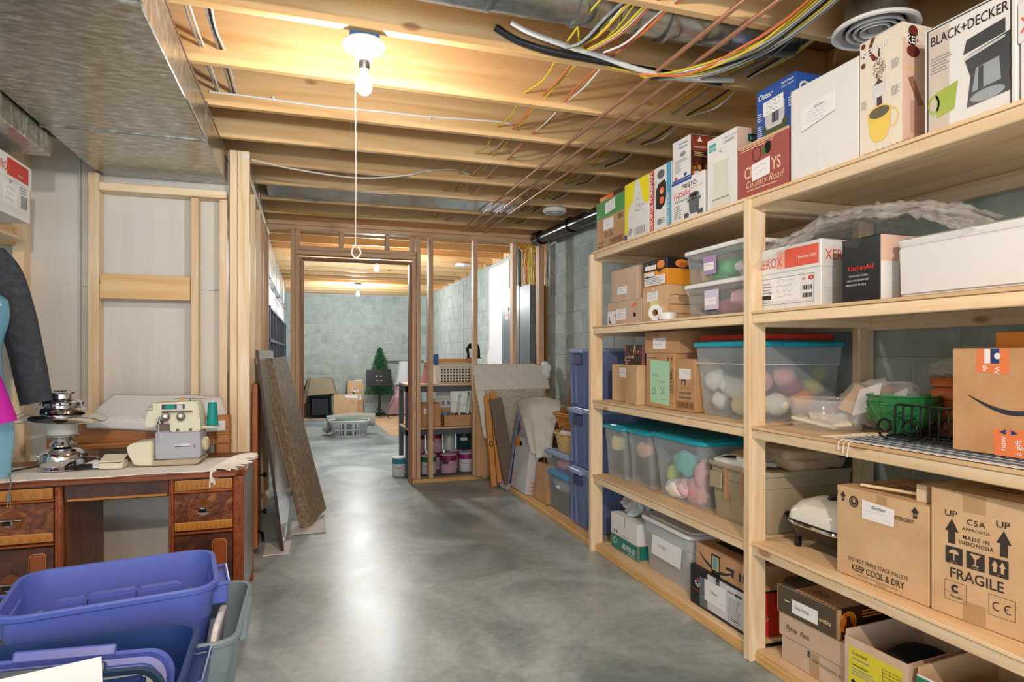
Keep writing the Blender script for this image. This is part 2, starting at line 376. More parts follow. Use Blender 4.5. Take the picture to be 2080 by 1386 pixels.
# partition with the doorway at the far end
wp=st('wall_partition')
y0,y1=5.97,6.058
board('bottom_plate',.94,2.2,y0,y1,0,.038,wp,lambda a:wood('yellow_pine',a,('C79A58','D6AC6C','E0BC84','8A5A34')))
board('top_plate',-.43,2.33,y0,y1,2.374,2.415,wp,oldp); board('top_plate',-.43,2.33,y0,y1,2.417,2.456,wp,oldp)
for x0,x1 in ((-.16,-.122),(.979,1.019),(1.10,1.142),(1.545,1.587),(1.951,1.993)): board('stud',x0,x1,y0,y1,.04,2.372,wp,oldp)
board('stud',2.235,2.29,y0,y1,.04,2.35,wp,oldp)
for x0,x1 in ((-.120,-.082),(.936,.976)): board('jack_stud',x0,x1,y0,y1,.04 if x0>0 else 0,2.148,wp,oldp)
board('header',-.12,.976,y0,y1,2.150,2.189,wp,oldp); board('header',-.12,.976,y0,y1,2.191,2.229,wp,oldp)
for x in (-.118,.265,.687,.925): board('cripple_stud',x,x+.038,y0,y1,2.231,2.372,wp,oldp)
d1=st('door_1')
JB=lambda a:wood('door_jamb_wood',a,('9A6244','A66E4E','B27A58'),knots=False)
board('jamb',-.080,-.060,5.965,6.09,0,2.128,d1,JB); board('jamb',.914,.934,5.965,6.09,0,2.128,d1,JB); board('head_jamb',-.060,.914,5.965,6.09,2.108,2.128,d1,JB)
board('door_stop',-.059,-.047,6.04,6.075,0,2.10,d1,JB)
# plate on the floor under the totes along the right wall, and loose 2x4 by the panel
tr=board('trim_1',1.722,1.812,3.64,5.93,0.0,.038,None,lambda a:wood('yellow_pine',a,('C79A58','D6AC6C','E0BC84','8A5A34'))); tag(tr,kind='structure')
tr=BX('trim_2',1.814,2.355,3.66,5.93,0.0,.036,PLY[1],None,.002); tag(tr,kind='structure')
# ---------------- services under the ceiling ----------------
def duct(name,label,x0,x1,y0,y1,z0,z1,m,seams,cat='duct',drive=True):
    r=E(name,label,cat,((x0+x1)/2,(y0+y1)/2,z0)); X=(x1-x0)/2; 
    ys=[y0]+seams+[y1]
    for a,b in zip(ys,ys[1:]):
        BX('duct_section',-X,X,a-(y0+y1)/2+.002,b-(y0+y1)/2-.002,0,z1-z0,m,r,.004)
    for s_ in seams:
        q=s_-(y0+y1)/2
        BX('drive_cleat',-X-.006,X+.006,q-.012,q+.012,-.007,z1-z0-.004,m,r,.003)
    for s_ in seams+[y0+.02]:
        q=s_-(y0+y1)/2
        BX('corner_seam',X-.001,X+.006,q-.5 if q-.5>y0-(y0+y1)/2 else y0-(y0+y1)/2,q,0.0,.006,STEEL,r,.001)
    return r
duct('supply_duct','large flat galvanized duct overhead above the desk, ending over the studs',-1.130,-.465,-1.2,4.09,2.262,2.452,GALVD,[2.05,3.27])
duct('branch_duct','short galvanized duct branching off left of the big overhead duct',-1.9,-1.14,2.5,3.42,2.165,2.36,GALVD,[2.9])
duct('trunk_duct','shallow galvanized duct running on above the left stud wall',-.95,-.352,4.13,5.96,2.35,2.452,GALV,[5.0])
duct('far_trunk_duct','galvanized trunk duct above the black binder shelves in far room',-.95,-.40,6.09,12.4,2.07,2.452,GALV,[7.3,8.5,9.7,10.9])
# sheet metal pan between joists and round pipe across the bay
BX('pan_steel',-.3,1.7,4.806,5.235,2.475,2.49,GALV,None,.002); tag(bpy.data.objects['pan_steel'],'flat blue-grey sheet metal pan nailed between ceiling joists','duct')
r=E('round_duct','round galvanized pipe crossing overhead between the first two joists','duct',(0,0,0))
bm=NB(); tube(bm,[(-.46,2.15,2.585),(.62,2.15,2.575)],.092,24); obj('pipe_section',bm,GALV,r,auto=40)
bm=NB(); tube(bm,[(.60,2.15,2.575),(1.30,2.15,2.585),(1.80,2.13,2.575),(1.92,2.10,2.575)],.088,24,sm=0); obj('pipe_section',bm,GALV,r,auto=40)
for x in (.61,.95,1.33,1.8): T('pipe_seam',[(x-.008,2.15,2.578),(x+.008,2.15,2.578)],.096,GALV,r,24)
r=E('ceiling_register','round white ring ceiling register on a short pipe above the packaged boxes','vent',(1.93,1.72,2.40))
LA('register_rim',[(.108,.012),(.135,.0),(.142,.004),(.140,.014),(.112,.03),(.104,.02),(.108,.012)],P('white_enamel','E9EAEC',.3,var=.01),r,40)
for a in (.085,.062,.040): LA('register_ring',[(a,.006),(a+.008,.002),(a+.010,.01),(a-.002,.03),(a-.006,.028),(a,.006)],P('white_enamel','E9EAEC',.3),r,36)
LA('register_cone',[(0,.012),(.022,.010),(.024,.016),(.012,.04),(0,.045)],P('white_enamel','E9EAEC',.3),r,24)
LA('pipe_boot',[(.10,.028),(.10,.10),(.078,.15),(.078,.25),(.072,.25),(.094,.03),(.10,.028)],GALV,r,32)
# copper pipes
COP=P('copper',(196,146,120),.34,metal=.55,var=.12,scale=30)
for i,(x,lb) in enumerate(((1.402,'leftmost of three copper pipes under the joists'),(1.513,'middle one of three copper pipes under the joists'),(1.625,'copper pipe nearest the shelves of the three overhead'))):
    r=T('copper_pipe',[(x,.9,2.449),(x+.01,5.94,2.449)],.0095,COP,n=10); tag(r,'thin '+lb,'pipe','copper water pipes')
# black drain pipe
ABS=P('black_drain_plastic','15171A',.22,var=.02)
r=E('drain_pipe','thick glossy black drain pipe along the top of the block wall','pipe',(2.2,0,0))
T('pipe',[(0,4.1,2.36),(0,5.9,2.405)],.056,ABS,r,24); T('coupling',[(0,5.05,2.384),(0,5.20,2.388)],.068,ABS,r,24); T('coupling',[(0,5.78,2.402),(0,5.93,2.406)],.070,ABS,r,24)
T('elbow',[(0,5.9,2.405),(.0,6.0,2.42),(.0,6.02,2.45)],.058,ABS,r,20)
# pipe near top right corner behind cartons
r=T('conduit_pipe',[(2.25,.7,2.40),(2.25,2.0,2.40)],.022,P('grey_conduit','5E6E78',.35),n=14); tag(r,'blue-grey conduit running behind the coffee maker carton','pipe')
# round white detector discs
for (x,y,lb) in ((1.93,4.785,'round white ceiling disc near the black drain pipe'),(1.95,8.125,'round white ceiling disc seen beyond the stud partition')):
    r=E('smoke_alarm',lb,'smoke alarm',(x,y,2.4085)); LA('housing',[(0,.0),(.03,.0),(.034,.006),(.06,.006),(.085,.0),(.098,.012),(.098,.03),(.07,.05),(0,.05)],P('white_enamel','E9EAEC',.3),r,36)
    LA('sensor_ring',[(.036,.002),(.05,-.004),(.056,.002)],P('grey_enamel','B9BCC0',.4),r,30)
    BX('mounting_box',-.05,.05,-.05,.05,.05,.0515,P('white_enamel','E9EAEC',.3),r,.0)
# lamps
BG=plain('bulb_glow','FFF4E0',.4,emit=30)
def lamp(x,y,lb,cord):
    r=E('bare_bulb_lamp',lb,'lamp',(x,y,2.24))
    o=BX('junction_box',-.055,.055,-.04,.06,.197,.24,P('blue_box_plastic','2E6FA8',.4),r,.006)
    LA('lampholder',[(0,.197),(.076,.197),(.082,.188),(.076,.176),(.05,.160),(.030,.150),(.028,.128),(0,.128)],P('white_porcelain','E8E9EA',.25,var=.01),r,32)
    LA('socket',[(0,.13),(.020,.13),(.021,.105),(.017,.095),(0,.095)],STEEL,r,20)
    LA('bulb',[(0,.0),(.016,.002),(.027,.014),(.030,.030),(.026,.052),(.016,.074),(.013,.095),(0,.095)],BG,r,24)
    bpy.data.objects[r.children[-1].name].visible_shadow=True
    if cord:
        T('pull_chain',[(-.03,.012,.17),(-.032,.014,.0),(-.03,.012,-.30),(-.031,.012,-.585)],.0017,P('white_cord','ECECEC',.6),r,6)
        bm=NB(); 
        tube(bm,[(-.031,.012,-.575),(-.040,.012,-.585),(-.045,.012,-.61),(-.028,.012,-.625),(-.012,.012,-.605),(-.022,.012,-.582)],.0035,6,sm=4); obj('cord_knot',bm,P('white_cord','ECECEC',.6),r,smooth=True)
    return r
lamp(.20,2.44,'bare ceiling bulb in white porcelain holder with long pull cord',True)
lamp(.78,7.70,'bare ceiling bulb seen through the doorway, nearer of the two',False)
lamp(.80,11.053,'bare ceiling bulb above the far block wall, seen through doorway',False)
# ---------------- cables ----------------
YEL=P('yellow_cable','D8C232',.45); ORC=P('orange_cable','D8703A',.45); WHC=P('white_cable','E0E0DC',.45); BKC=P('black_cable','1C1C1E',.4); GRC=P('grey_cable','8E9498',.45)
ys=[1.912+.478*k for k in range(9)]
def runs(lst,lb,grp):
    for i,(x,z,m,cn,amp) in enumerate(lst):
        pts=[]
        for k,y in enumerate(ys):
            pts.append((x+rnd.uniform(-.006,.006),y,z))
            if k<len(ys)-1: pts.append((x+rnd.uniform(-.02,.02)*amp,y+.239,z-rnd.uniform(0.0,.03)*amp))
        o=T('electrical_cable',pts,.0042,m,n=6,sm=3); tag(o,lb%cn,'cable',grp)
runs([(.995,2.512,YEL,'lone yellow',1.0),(1.085,2.512,ORC,'orange',1.2),(1.097,2.520,WHC,'white',1.0),(1.108,2.508,YEL,'yellow',1.3),(1.205,2.495,ORC,'orange outermost',1.3),(1.216,2.50,WHC,'white outermost',1.4)],'%s electrical cable of the bundle left of the copper pipes','cables left of the copper pipes')
runs([(1.735,2.51,YEL,'yellow',.9),(1.745,2.518,ORC,'orange',.9),(1.80,2.514,YEL,'second yellow',1),(1.812,2.508,GRC,'grey',1),(1.90,2.512,BKC,'black',1.1),(1.912,2.505,WHC,'white',1.1),(1.922,2.512,YEL,'rightmost yellow',1.2)],'%s electrical cable of the bundle right of the copper pipes','cables right of the copper pipes')
def cab(pts,m,lb,r=.0045,g=None,sm=5,n=7): 
    o=T('electrical_cable',pts,r,m,n=n,sm=sm); return tag(o,lb,'cable',g)
o=cab([(-.46,3.322,2.517),(-.30,3.322,2.518),(-.13,3.322,2.515),(.10,3.322,2.512),(.35,3.322,2.520),(.60,3.322,2.522),(.85,3.322,2.535),(1.05,3.322,2.54),(1.10,3.35,2.525)],WHC,'white cable stapled along the joist behind the pull cord',.0055)
for x in (-.17,.62): BX('cable_staple',x-.005,x+.005,3.313,3.3265,2.508,2.532,WHC,o,.002)
cab([(-.34,4.17,2.452),(-.1,4.22,2.43),(.3,4.262,2.418),(.62,4.262,2.462),(.75,4.262,2.50),(.95,4.262,2.535),(1.09,4.27,2.51)],WHC,'white cable drooping under a joist near the tall left post',.0055)
cab([(-.33,5.18,2.50),(0,5.2,2.47),(.5,5.2,2.50),(1.0,5.2,2.49)],GRC,'grey cable drooping under the joists near the partition top')
cab([(-.33,5.66,2.48),(.1,5.68,2.465),(.6,5.68,2.475),(1.1,5.68,2.50)],YEL,'yellow cable drooping just before the partition top plate')
for k,(dx,m,cn) in enumerate(((0,YEL,'yellow'),(.012,WHC,'white'),(.024,GRC,'grey'),(.036,BKC,'black'),(.048,YEL,'second yellow'),(.06,WHC,'second white'),(.072,GRC,'second grey'),(-.014,YEL,'outer yellow'),(-.028,ORC,'orange'))):
    cab([(1.36+dx,2.36,2.43+.006*(k%3)),(1.50+dx,2.20,2.425-.004*k),(1.60+dx,1.98,2.42-.006*(k%4)),(1.63+dx,1.80,2.43),(1.60+dx,1.55,2.44),(1.52+dx,1.20,2.44)],m,cn+' cable of the sagging loop beside the copper pipes',.0045,'sagging cable loop',sm=5)
cab([(.70,2.362,2.54),(.80,2.362,2.50),(.95,2.355,2.475),(1.10,2.35,2.468),(1.28,2.35,2.462),(1.5,2.35,2.46),(1.75,2.36,2.46)],P('black_hose','202227',.35),'thick black hose bowed across the joist under round pipe',.014,n=12)
cab([(.76,2.345,2.56),(.84,2.34,2.53),(1.0,2.335,2.497),(1.15,2.335,2.478),(1.30,2.335,2.452),(1.45,2.335,2.44),(1.6,2.335,2.444),(1.8,2.34,2.47)],P('white_corrugated_tube','DDE0E0',.4),'white corrugated tube bowed beside the black hose overhead',.011,n=12)
cab([(1.03,2.30,2.56),(1.06,2.33,2.50),(1.20,2.355,2.452),(1.40,2.36,2.45),(1.6,2.36,2.448)],YEL,'yellow cable hanging with the black hose under round pipe')
for k,(x,m,cn,y) in enumerate(((.985,GRC,'broad grey',2.0),(.995,BKC,'black',2.0),(1.02,YEL,'yellow',1.95),(1.08,YEL,'second yellow',1.9),(1.09,WHC,'white',1.9),(1.10,ORC,'orange',1.9),(1.15,WHC,'thin white',1.95),(1.17,ORC,'second orange',1.9))):
    cab([(x+.14,y-.35,2.49),(x+.05,y-.02,2.475),(x+.02,y+.2,2.455),(x,2.365,2.50)],m,cn+' cable dropping across the round pipe near the image top',.006 if k==0 else .0045,'cables crossing the round pipe',sm=4)

for k,(x,m,cn) in enumerate(((-.428,GRC,'grey'),(-.415,WHC,'white'),(-.362,GRC,'second grey'),(-.350,BKC,'black'),(-.338,WHC,'second white'))):
    o=T('electrical_cable',[(x-.01,1.9,2.53),(x,2.39,2.522),(x+.006*math.sin(k),2.63,2.50),(x,2.868,2.522),(x,3.346,2.525)],.0042,m,n=6,sm=4); tag(o,cn+' cable of the small bundle beside the big flat duct','cable','cables beside the flat duct')
o=T('thermostat_wire',[(-.455,2.0,2.445),(-.452,2.6,2.40),(-.446,3.0,2.38),(-.452,3.5,2.40),(-.458,4.05,2.39)],.0022,P('maroon_wire','6A4038',.5),n=6,sm=4); tag(o,'thin dark wire running along the side of the big flat duct','wire')
# ---------------- storage shelving ----------------
sh=E('storage_shelf','long pale pine shelving of 2x4 posts, five levels high, along the right wall','shelf',(1.69,2.1,0))
def sb(n,x0,x1,y0,y1,z0,z1,mf=pine,b=.003): return board(n,x0-1.69,x1-1.69,y0-2.1,y1-2.1,z0,z1,sh,mf,b)
for (a,b) in ((2.095,2.134),(3.58,3.618),(.60,.64)):
    sb('post',1.692,1.772,a,b,0,1.876); sb('post',2.262,2.345,a,b,0,1.876)
for lv,z in enumerate((1.876,1.408,.943,.474)):
    for a,b in ((2.1345,3.58),(.64,2.0945)):
        a2=a-.038 if lv else a; 
        sb('rail',1.703,1.741,a,b,z-.038,z); sb('rail',2.29,2.33,a,b,z-.060,z)
        sb('crossbar',1.742,2.289,b-.036,b-.002,z-.05,z-.001); sb('crossbar',1.742,2.289,a+.002,a+.038,z-.05,z-.001)
        sb('shelf_board',1.698,2.32,a+(0 if lv else -.018),b+(0 if lv else .018),z+.0005,z+.012,lambda q:PLY[1],.0015)
    # stub of the neighbouring crossbar end seen beside each post
for a,b in ((2.1345,3.58),(.64,2.0945)):
    sb('bottom_plate',1.717,1.806,a,b,0,.038,lambda a:wood('yellow_pine',a,('C79A58','D6AC6C','E0BC84','8A5A34')))
    sb('bottom_plate',2.24,2.33,a,b,0,.038); sb('bottom_board',1.725,2.335,a+.002,b-.002,.0385,.0495,lambda q:PLY[1],.001)
# ---------------- packaged goods on the top shelf ----------------
Z1=1.888
YELP=P('yellow_print','F0E62A',.4); GREENP=P('green_print','4F9A52',.5); BLUEPR=P('royal_blue_print','2B57A8',.35); SKYP=P('sky_blue_print','4FA0C8',.4); PALE=P('pale_cream_print','E6DFD0',.45); MAROON=P('maroon_print','A0504A',.55,var=.1); PINKS=P('pinkish_warm_lit_carton','DDBFB0',.5); TANP=P('tan_print','E0BE92',.5); DGRN=P('dark_green_print','1F5F48',.45)  # the pinkish tone also paints warm light on carton sides
r,f,s,t=crate('food_carton','brown carton with green upper band, far end of the top shelf','box',1.745,3.237,3.613,Z1,.308,.30,CARD)
f.rect(0,.66,1,1,GREENP); f.label(.33,.72,.68,.94,3,tilt=.1); f.label(.26,.40,.62,.62,2); f.frame(.48,.08,.95,.2,.008,INK); f.bars(.53,.1,.92,.18,14,P('brown_ink','6A4A34',.6)); f.lines(.05,.06,.3,.2,2,P('brown_ink','6A4A34',.6)); f.ring(.07,.72,.025,.03,.7,PAPER); f.lines(.3,.24,.7,.36,3,P('brown_ink','6A4A34',.6))
f.bars(.78,.52,.95,.62,7,P('brown_ink','6A4A34',.6),'printed_grid')
r,f,s,t=crate('flat_carton','flat brown and orange carton lying on the green-banded box','box',1.76,3.255,3.60,Z1+.3115,.035,.26,BROWNP)
f.rect(0,.1,.55,.95,ORANGE); f.text(.04,.25,.8,'Walnut',P('cream_ink','F0E0B0',.5),bold=.02)
r,f,s,t=crate('vase_carton','yellow and white carton with handwritten lettering, second from top shelf end','box',1.742,2.962,3.233,Z1,.331,.24,WHITE,)
f.rect(0,0,.13,1,YELP); f.rect(.13,.55,1,1,YELP); f.poly([(.2,0),(.95,0),(.95,.5),(.75,.62),(.62,.98),(.45,.98),(.36,.66),(.2,.6)],WHITE,'printed_panel',2); f.rect(0,0,.10,.13,P('ink_blue_print','26339A',.4),l=3); f.bars(.42,.07,.85,.2,20,INKG); f.scrib(.48,.72,.72,.06,INK,rows=2,gap=1.3); f.scrib(.4,.53,.75,.06,INK,rows=2,gap=1.3); f.lines(.16,.1,.36,.22,4,INKG); f.scrib(.25,.38,.36,.05,INKG)
r,f,s,t=crate('grill_carton','narrow carton with red spine and black grill picture','box',1.742,2.746,2.955,Z1,.334,.24,WHITE)
f.rect(0,0,.2,1,RED); f.rect(.8,0,1,1,SKYP); f.text(.155,.05,.115,'GEORGE FOREMAN',PAPER,rot=90,bold=.015,sx=.92); f.poly([(.32,.36),(.52,.33),(.72,.40),(.78,.5),(.78,.72),(.7,.78),(.42,.74),(.32,.66)],P('grill_picture','2A2D33',.3),'picture',2); f.ell(.58,.62,.10,.055,ORANGE,l=3); f.ell(.58,.47,.10,.055,ORANGE,l=3); f.ell(.58,.6,.05,.03,TANP,l=4); f.ell(.54,.88,.17,.07,P('grey_print','5F666E',.4),l=2); f.ell(.48,.15,.12,.05,INKG,l=2); f.lines(.6,.1,.76,.2,3,INKG); f.text(.93,.05,.08,'TEMPERATURE PROBES',PAPER,rot=90,sx=.6); f.text(.26,.5,.06,'The Champ',INKG,rot=90)
r,f,s,t=crate('fryer_carton','low white carton showing a black deep fryer drawing','box',1.742,2.468,2.741,Z1,.212,.24,WHITE)
f.rect(0,.94,.62,1,BLUEPR); f.text(.55,.78,.145,'PRESTO',INK,'CENTER',sx=1.15,bold=.004); f.text(.08,.58,.17,'FryDaddy',RED,sx=1.0,rot=4); f.rect(.02,.72,.98,.727,RED,l=2); f.text(.1,.5,.075,'electric deep fryer',TEAL)
f.poly([(.56,.2),(.60,.14),(.80,.14),(.84,.2),(.86,.5),(.54,.5)],P('grey_print','5F666E',.4),'picture',2); f.ell(.70,.54,.17,.085,INKG,'picture',3); f.ell(.70,.55,.13,.055,P('grill_picture','2A2D33',.3),'picture',4); f.rect(.5,.42,.9,.48,P('grey_print','5F666E',.4),'picture',3)
for x in (.44,.5,.84,.92): f.ell(x,.14,.05,.06,P('grey_print','8A9098',.4),'picture',2,n=12)
f.lines(.08,.12,.34,.44,8,INKG); s.rect(.2,.6,.5,.9,INKG)
r,f,s,t=crate('dehydrator_carton','white carton with brown food-picture side, stacked on the fryer carton','box',1.742,2.577,2.735,Z1+.2145,.20,.16,WHITE)
f.text(.62,.86,.075,'5 Star Slicer',BLUEPR,'CENTER'); f.text(.62,.77,.075,'Dehydrator',BLUEPR,'CENTER'); f.ell(.58,.62,.16,.06,INKG,n=14); f.lines(.15,.44,.9,.52,3,INKG); f.lines(.15,.2,.5,.42,6,INKG); f.ell(.2,.08,.07,.04,RED,n=12); f.ell(.72,.1,.09,.04,BLUEPR,n=12); f.rect(0,0,1,.04,BLUEPR,l=2)
s.rect(0,0,1,1,BROWNP,'picture',1); s.rect(.02,.62,.98,.98,P('rust_print','8E3E24',.4),'picture',2); s.poly([(.22,.84),(.4,.84),(.31,.97)],PAPER,'emblem',3); s.text(.12,.68,.08,'HARVEST MAID',PAPER); s.lines(.12,.48,.6,.6,3,TANP)
for k in range(10): s.ell(.12+.09*k%.8,.1+.3*((k*7)%10)/10,.07,.06,P('food_print%d'%(k%3),('B86A30','7A3018','C89048')[k%3],.4),'picture',3,n=10)
s.ell(.25,.08,.14,.05,PAPER,l=4,n=16)
r,f,s,t=crate('carafe_carton','tall white carton picturing an insulated carafe','box',1.742,2.237,2.447,Z1,.332,.22,WHITE)
f.rect(.06,.83,.32,.93,P('aqua_print','4AB0B4',.4)); f.text(.08,.85,.06,'OGGI',PAPER,sx=1.1,bold=.01); f.text(.55,.92,.035,'THERMAL VACUUM',INKG); f.text(.58,.86,.06,'CARAFE',INKG,sx=1)
cf=P('carafe_print','DCDBD2',.35); f.poly([(.18,.05),(.74,.05),(.80,.12),(.72,.2),(.68,.55),(.75,.66),(.22,.66),(.26,.5),(.22,.2),(.14,.12)],cf,'picture',2); f.poly([(.22,.66),(.75,.66),(.6,.72),(.52,.78),(.4,.78),(.34,.72)],P('carafe_print_light','EBEAE4',.35),'picture',3); f.ell(.47,.8,.05,.03,cf,'picture',3,n=12); f.ring(.82,.48,.10,.19,.75,P('carafe_print_light','D2D2CC',.35),'picture',2,a0=-80,a1=110); f.rect(.2,.15,.74,.165,INKG,l=4); s.rect(.25,.83,.75,.93,DGRN); s.text(.3,.85,.06,'OGGI',PAPER); s.rect(0,0,1,1,PINKS,l=0)  # pinkish side panel: warm light painted over the white carton's near face
# clementine crate
r,f,s,t=crate('fruit_crate','maroon fruit crate with hand hole, under the blue toaster carton','box',1.742,1.937,2.229,Z1,.232,.30,MAROON,top=False)
CR=P('cream_print','E8CBA6',.5)
BX('top_rim',-.148,.148,-.003,.005,.222,.234,CARDL,r,.002)
(f.text(.14,.38,.30,'CI',CR,sx=.72,bold=.012),f.text(.78,.38,.30,'YS',CR,sx=.72,bold=.012,align='CENTER'))
f.text(.16,.21,.17,'Country Road',CR,sx=.95,shear=.3); f.rect(.2,.15,.8,.165,CR,l=2); f.label(.30,.30,.66,.60,2,tilt=.1); f.ell(.62,.80,.06,.11,P('hole_dark','0E0A0A',.9),'hand_hole',2,n=18); f.ring(.40,.76,.09,.13,.9,P('hole_dark','4A2220',.8),'cut_line',2); f.ell(.54,.76,.04,.07,P('leaf_print','3A6A40',.5),l=3,n=10); f.lines(.05,.88,.95,.96,2,CR)
# toaster
r,f,s,t=crate('toaster_carton','blue toaster carton with white label, stacked on the maroon crate','box',1.77,1.930,2.150,Z1+.2355,.205,.24,BLUEPR)
f.text(.05,.80,.17,'Oster',PAPER,bold=.012,shear=.2); f.text(.97,.9,.06,'Black Metallic',PAPER,'RIGHT',bold=.01); f.text(.97,.83,.055,'2 Slice Toaster',PAPER,'RIGHT')
f.poly([(.26,.16),(.66,.16),(.74,.3),(.74,.6),(.62,.66),(.36,.66),(.24,.6),(.24,.3)],P('silver_print','C8CCD0',.3),'picture',2); f.poly([(.24,.06),(.74,.06),(.82,.2),(.74,.3),(.66,.16),(.28,.16),(.24,.3),(.18,.18)],P('olive_shadow_print','4A5238',.4),'picture',2); f.rect(.42,.25,.6,.5,P('grey_print','5F666E',.4),'picture',3); f.rect(.47,.25,.49,.5,INK,'picture',4); f.ell(.36,.68,.06,.04,ORANGE,'picture',3,n=12); f.ell(.52,.68,.05,.04,ORANGE,'picture',3,n=12)
f.poly([(.20,.44),(.72,.46),(.72,.74),(.20,.72)],PAPER,'paper_label',6); f.scrib(.28,.65,.62,.06,INK,rows=3,gap=1.4,l=7); f.lines(.04,.05,.17,.3,6,PAPER); f.lines(.04,.38,.17,.56,4,PAPER); f.lines(.83,.4,.97,.6,4,PAPER)
s.text(.05,.60,.36,'Oster',PAPER,bold=.012); s.rect(0,0,1,.5,ORANGE); s.rect(0,.5,1,.52,PAPER,l=2)
# plain white
r,f,s,t=crate('white_carton','large plain white carton with a handwritten sheet taped on','box',1.742,1.617,1.925,Z1,.352,.30,WHITE)
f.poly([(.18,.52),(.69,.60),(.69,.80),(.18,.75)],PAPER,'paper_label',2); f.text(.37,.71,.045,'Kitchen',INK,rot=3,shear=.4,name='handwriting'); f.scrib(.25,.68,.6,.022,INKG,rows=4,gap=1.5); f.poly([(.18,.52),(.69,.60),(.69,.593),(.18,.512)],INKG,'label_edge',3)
f.poly([(.42,.0),(.62,.0),(.57,.13),(.53,.26),(.40,.25),(.46,.13)],P('glossy_tape','E9EDF0',.05,spec=1),'tape',2)
# coffee maker with mug
r,f,s,t=crate('coffee_pod_carton','tall cream carton picturing coffee beans above a yellow mug','box',1.742,1.456,1.613,Z1,.386,.22,PALE)
s.rect(0,0,1,1,PINKS,l=0); s.rect(0,.88,1,1,PALE); s.rect(0,.62,1,.65,TANP)  # warm light on the near side is put into this pinkish tint
BR2=P('brown_dot_print','6A2F28',.45)
for k,(x,y,rx) in enumerate(((.10,.965,.055),(.10,.885,.055),(.10,.80,.055))): f.ell(x,y,rx,rx*.41,BR2,'emblem',2,n=16)
f.poly([(.30,1),(.40,1),(.27,.9),(.46,.8),(.34,.8),(.2,.9)],BR2,'emblem',2); f.text(.06,.865,.075,'KEURIG',PAPER,sx=1.1,bold=.02,l=4,rot=3)
s.ell(.2,.94,.09,.05,BR2,'emblem',2,n=16); s.poly([(.55,1),(.72,1),(.6,.9),(.85,.76),(.68,.76),(.48,.9)],BR2,'emblem',2); s.text(.06,.84,.085,'KEUR',PAPER,bold=.02,l=4); s.ell(.2,.78,.12,.05,BR2,'emblem',2,n=16); s.ell(.18,.87,.1,.045,P('hole_dark2','2A1A1A',.5),'emblem',2,n=16)
q=[]
for k in range(130):
    a=rnd.uniform(.02,1); ww=(.03+.32*math.sin(min(1,a*1.25)*math.pi)*(1-a*.3)) ; x=.48+rnd.uniform(-.5,.5)*ww; y=.62+a*.26-.0; an=rnd.random()*3.1; L_=.017
    q.append([(x+L_*math.cos(an+p)*(1 if p%3.1416<.1 else .5),y+.42*L_*math.sin(an+p)*(1 if p%3.1416<.1 else .5)) for p in (0,1.57,3.1416,4.71)])
f.polys(q,P('bean_print','4A2A20',.4),'bean_picture',3)
f.poly([(.48,.63),(.58,.59),(.36,.59)],P('bean_print','4A2A20',.4),'picture',3); f.poly([(.30,.60),(.64,.62),(.60,.50),(.56,.42),(.38,.42),(.34,.50)],P('cup_print','D8DADF',.3),'picture',2); f.rect(.43,.38,.55,.48,P('bean_print','4A2A20',.4),'picture',3)
MUG=P('yellow_mug_print','E8C94C',.35); f.poly([(.22,.33),(.76,.36),(.74,.22),(.66,.13),(.56,.11),(.38,.11),(.26,.18)],MUG,'picture',3); f.ell(.49,.35,.27,.06,MUG,'picture',4); f.ell(.49,.35,.24,.047,P('coffee_print','5A5038',.4),'picture',5); f.ring(.80,.27,.12,.08,.8,MUG,'picture',2,a0=-110,a1=100)
f.lines(.05,.42,.2,.5,6,INKG); f.lines(.76,.44,.95,.52,6,INKG); f.lines(.76,.66,.95,.74,6,INKG); f.text(.12,.03,.028,'Single cup brewing system Ready Brewer',INK,sx=1)
s.poly([(.15,.12),(.6,.12),(.62,.38),(.15,.38)],P('crock_print','C9A392',.4),'picture',2); s.poly([(.1,.56),(.2,.58),(.4,.36),(.3,.34)],P('spoon_print','A0705A',.4),'picture',3)
# coffee maker
r,f,s,t=crate('coffee_maker_carton','white carton with black border picturing a black coffee maker','box',1.742,1.13,1.383,Z1,.315,.24,WHITE)
f.frame(.04,.0,.96,.99,.012,INK,'printed_border',2); f.text(.08,.83,.125,'BLACK+DECKER',INK,sx=.74,bold=.006); f.rect(.055,.02,.3,.97,P('greige_print','CFC4BA',.5),'printed_panel',1)
GPH=P('appliance_print','43484E',.25); f.poly([(.46,.62),(.90,.66),(.90,.78),(.5,.74)],GPH,'picture',3); f.poly([(.50,.14),(.96,.16),(.95,.66),(.52,.60),(.48,.56),(.54,.4)],GPH,'picture',2); f.poly([(.56,.26),(.86,.28),(.84,.48),(.6,.46)],P('glass_print','9AA6AE',.2),'picture',4); f.poly([(.62,.26),(.68,.27),(.68,.46),(.63,.46)],GPH,'picture',5); f.poly([(.48,.56),(.9,.62),(.9,.64),(.48,.59)],P('silver_print','C8CCD0',.3),'picture',4); f.ell(.72,.2,.18,.05,P('glass_print','9AA6AE',.2),'picture',4)
GM=P('green_mug_print','9DB53A',.4); f.poly([(.16,.14),(.36,.18),(.4,.42),(.14,.38)],GM,'picture',3); f.ring(.12,.28,.07,.09,.7,GM,'picture',3); f.lines(.08,.56,.34,.72,6,INKG)
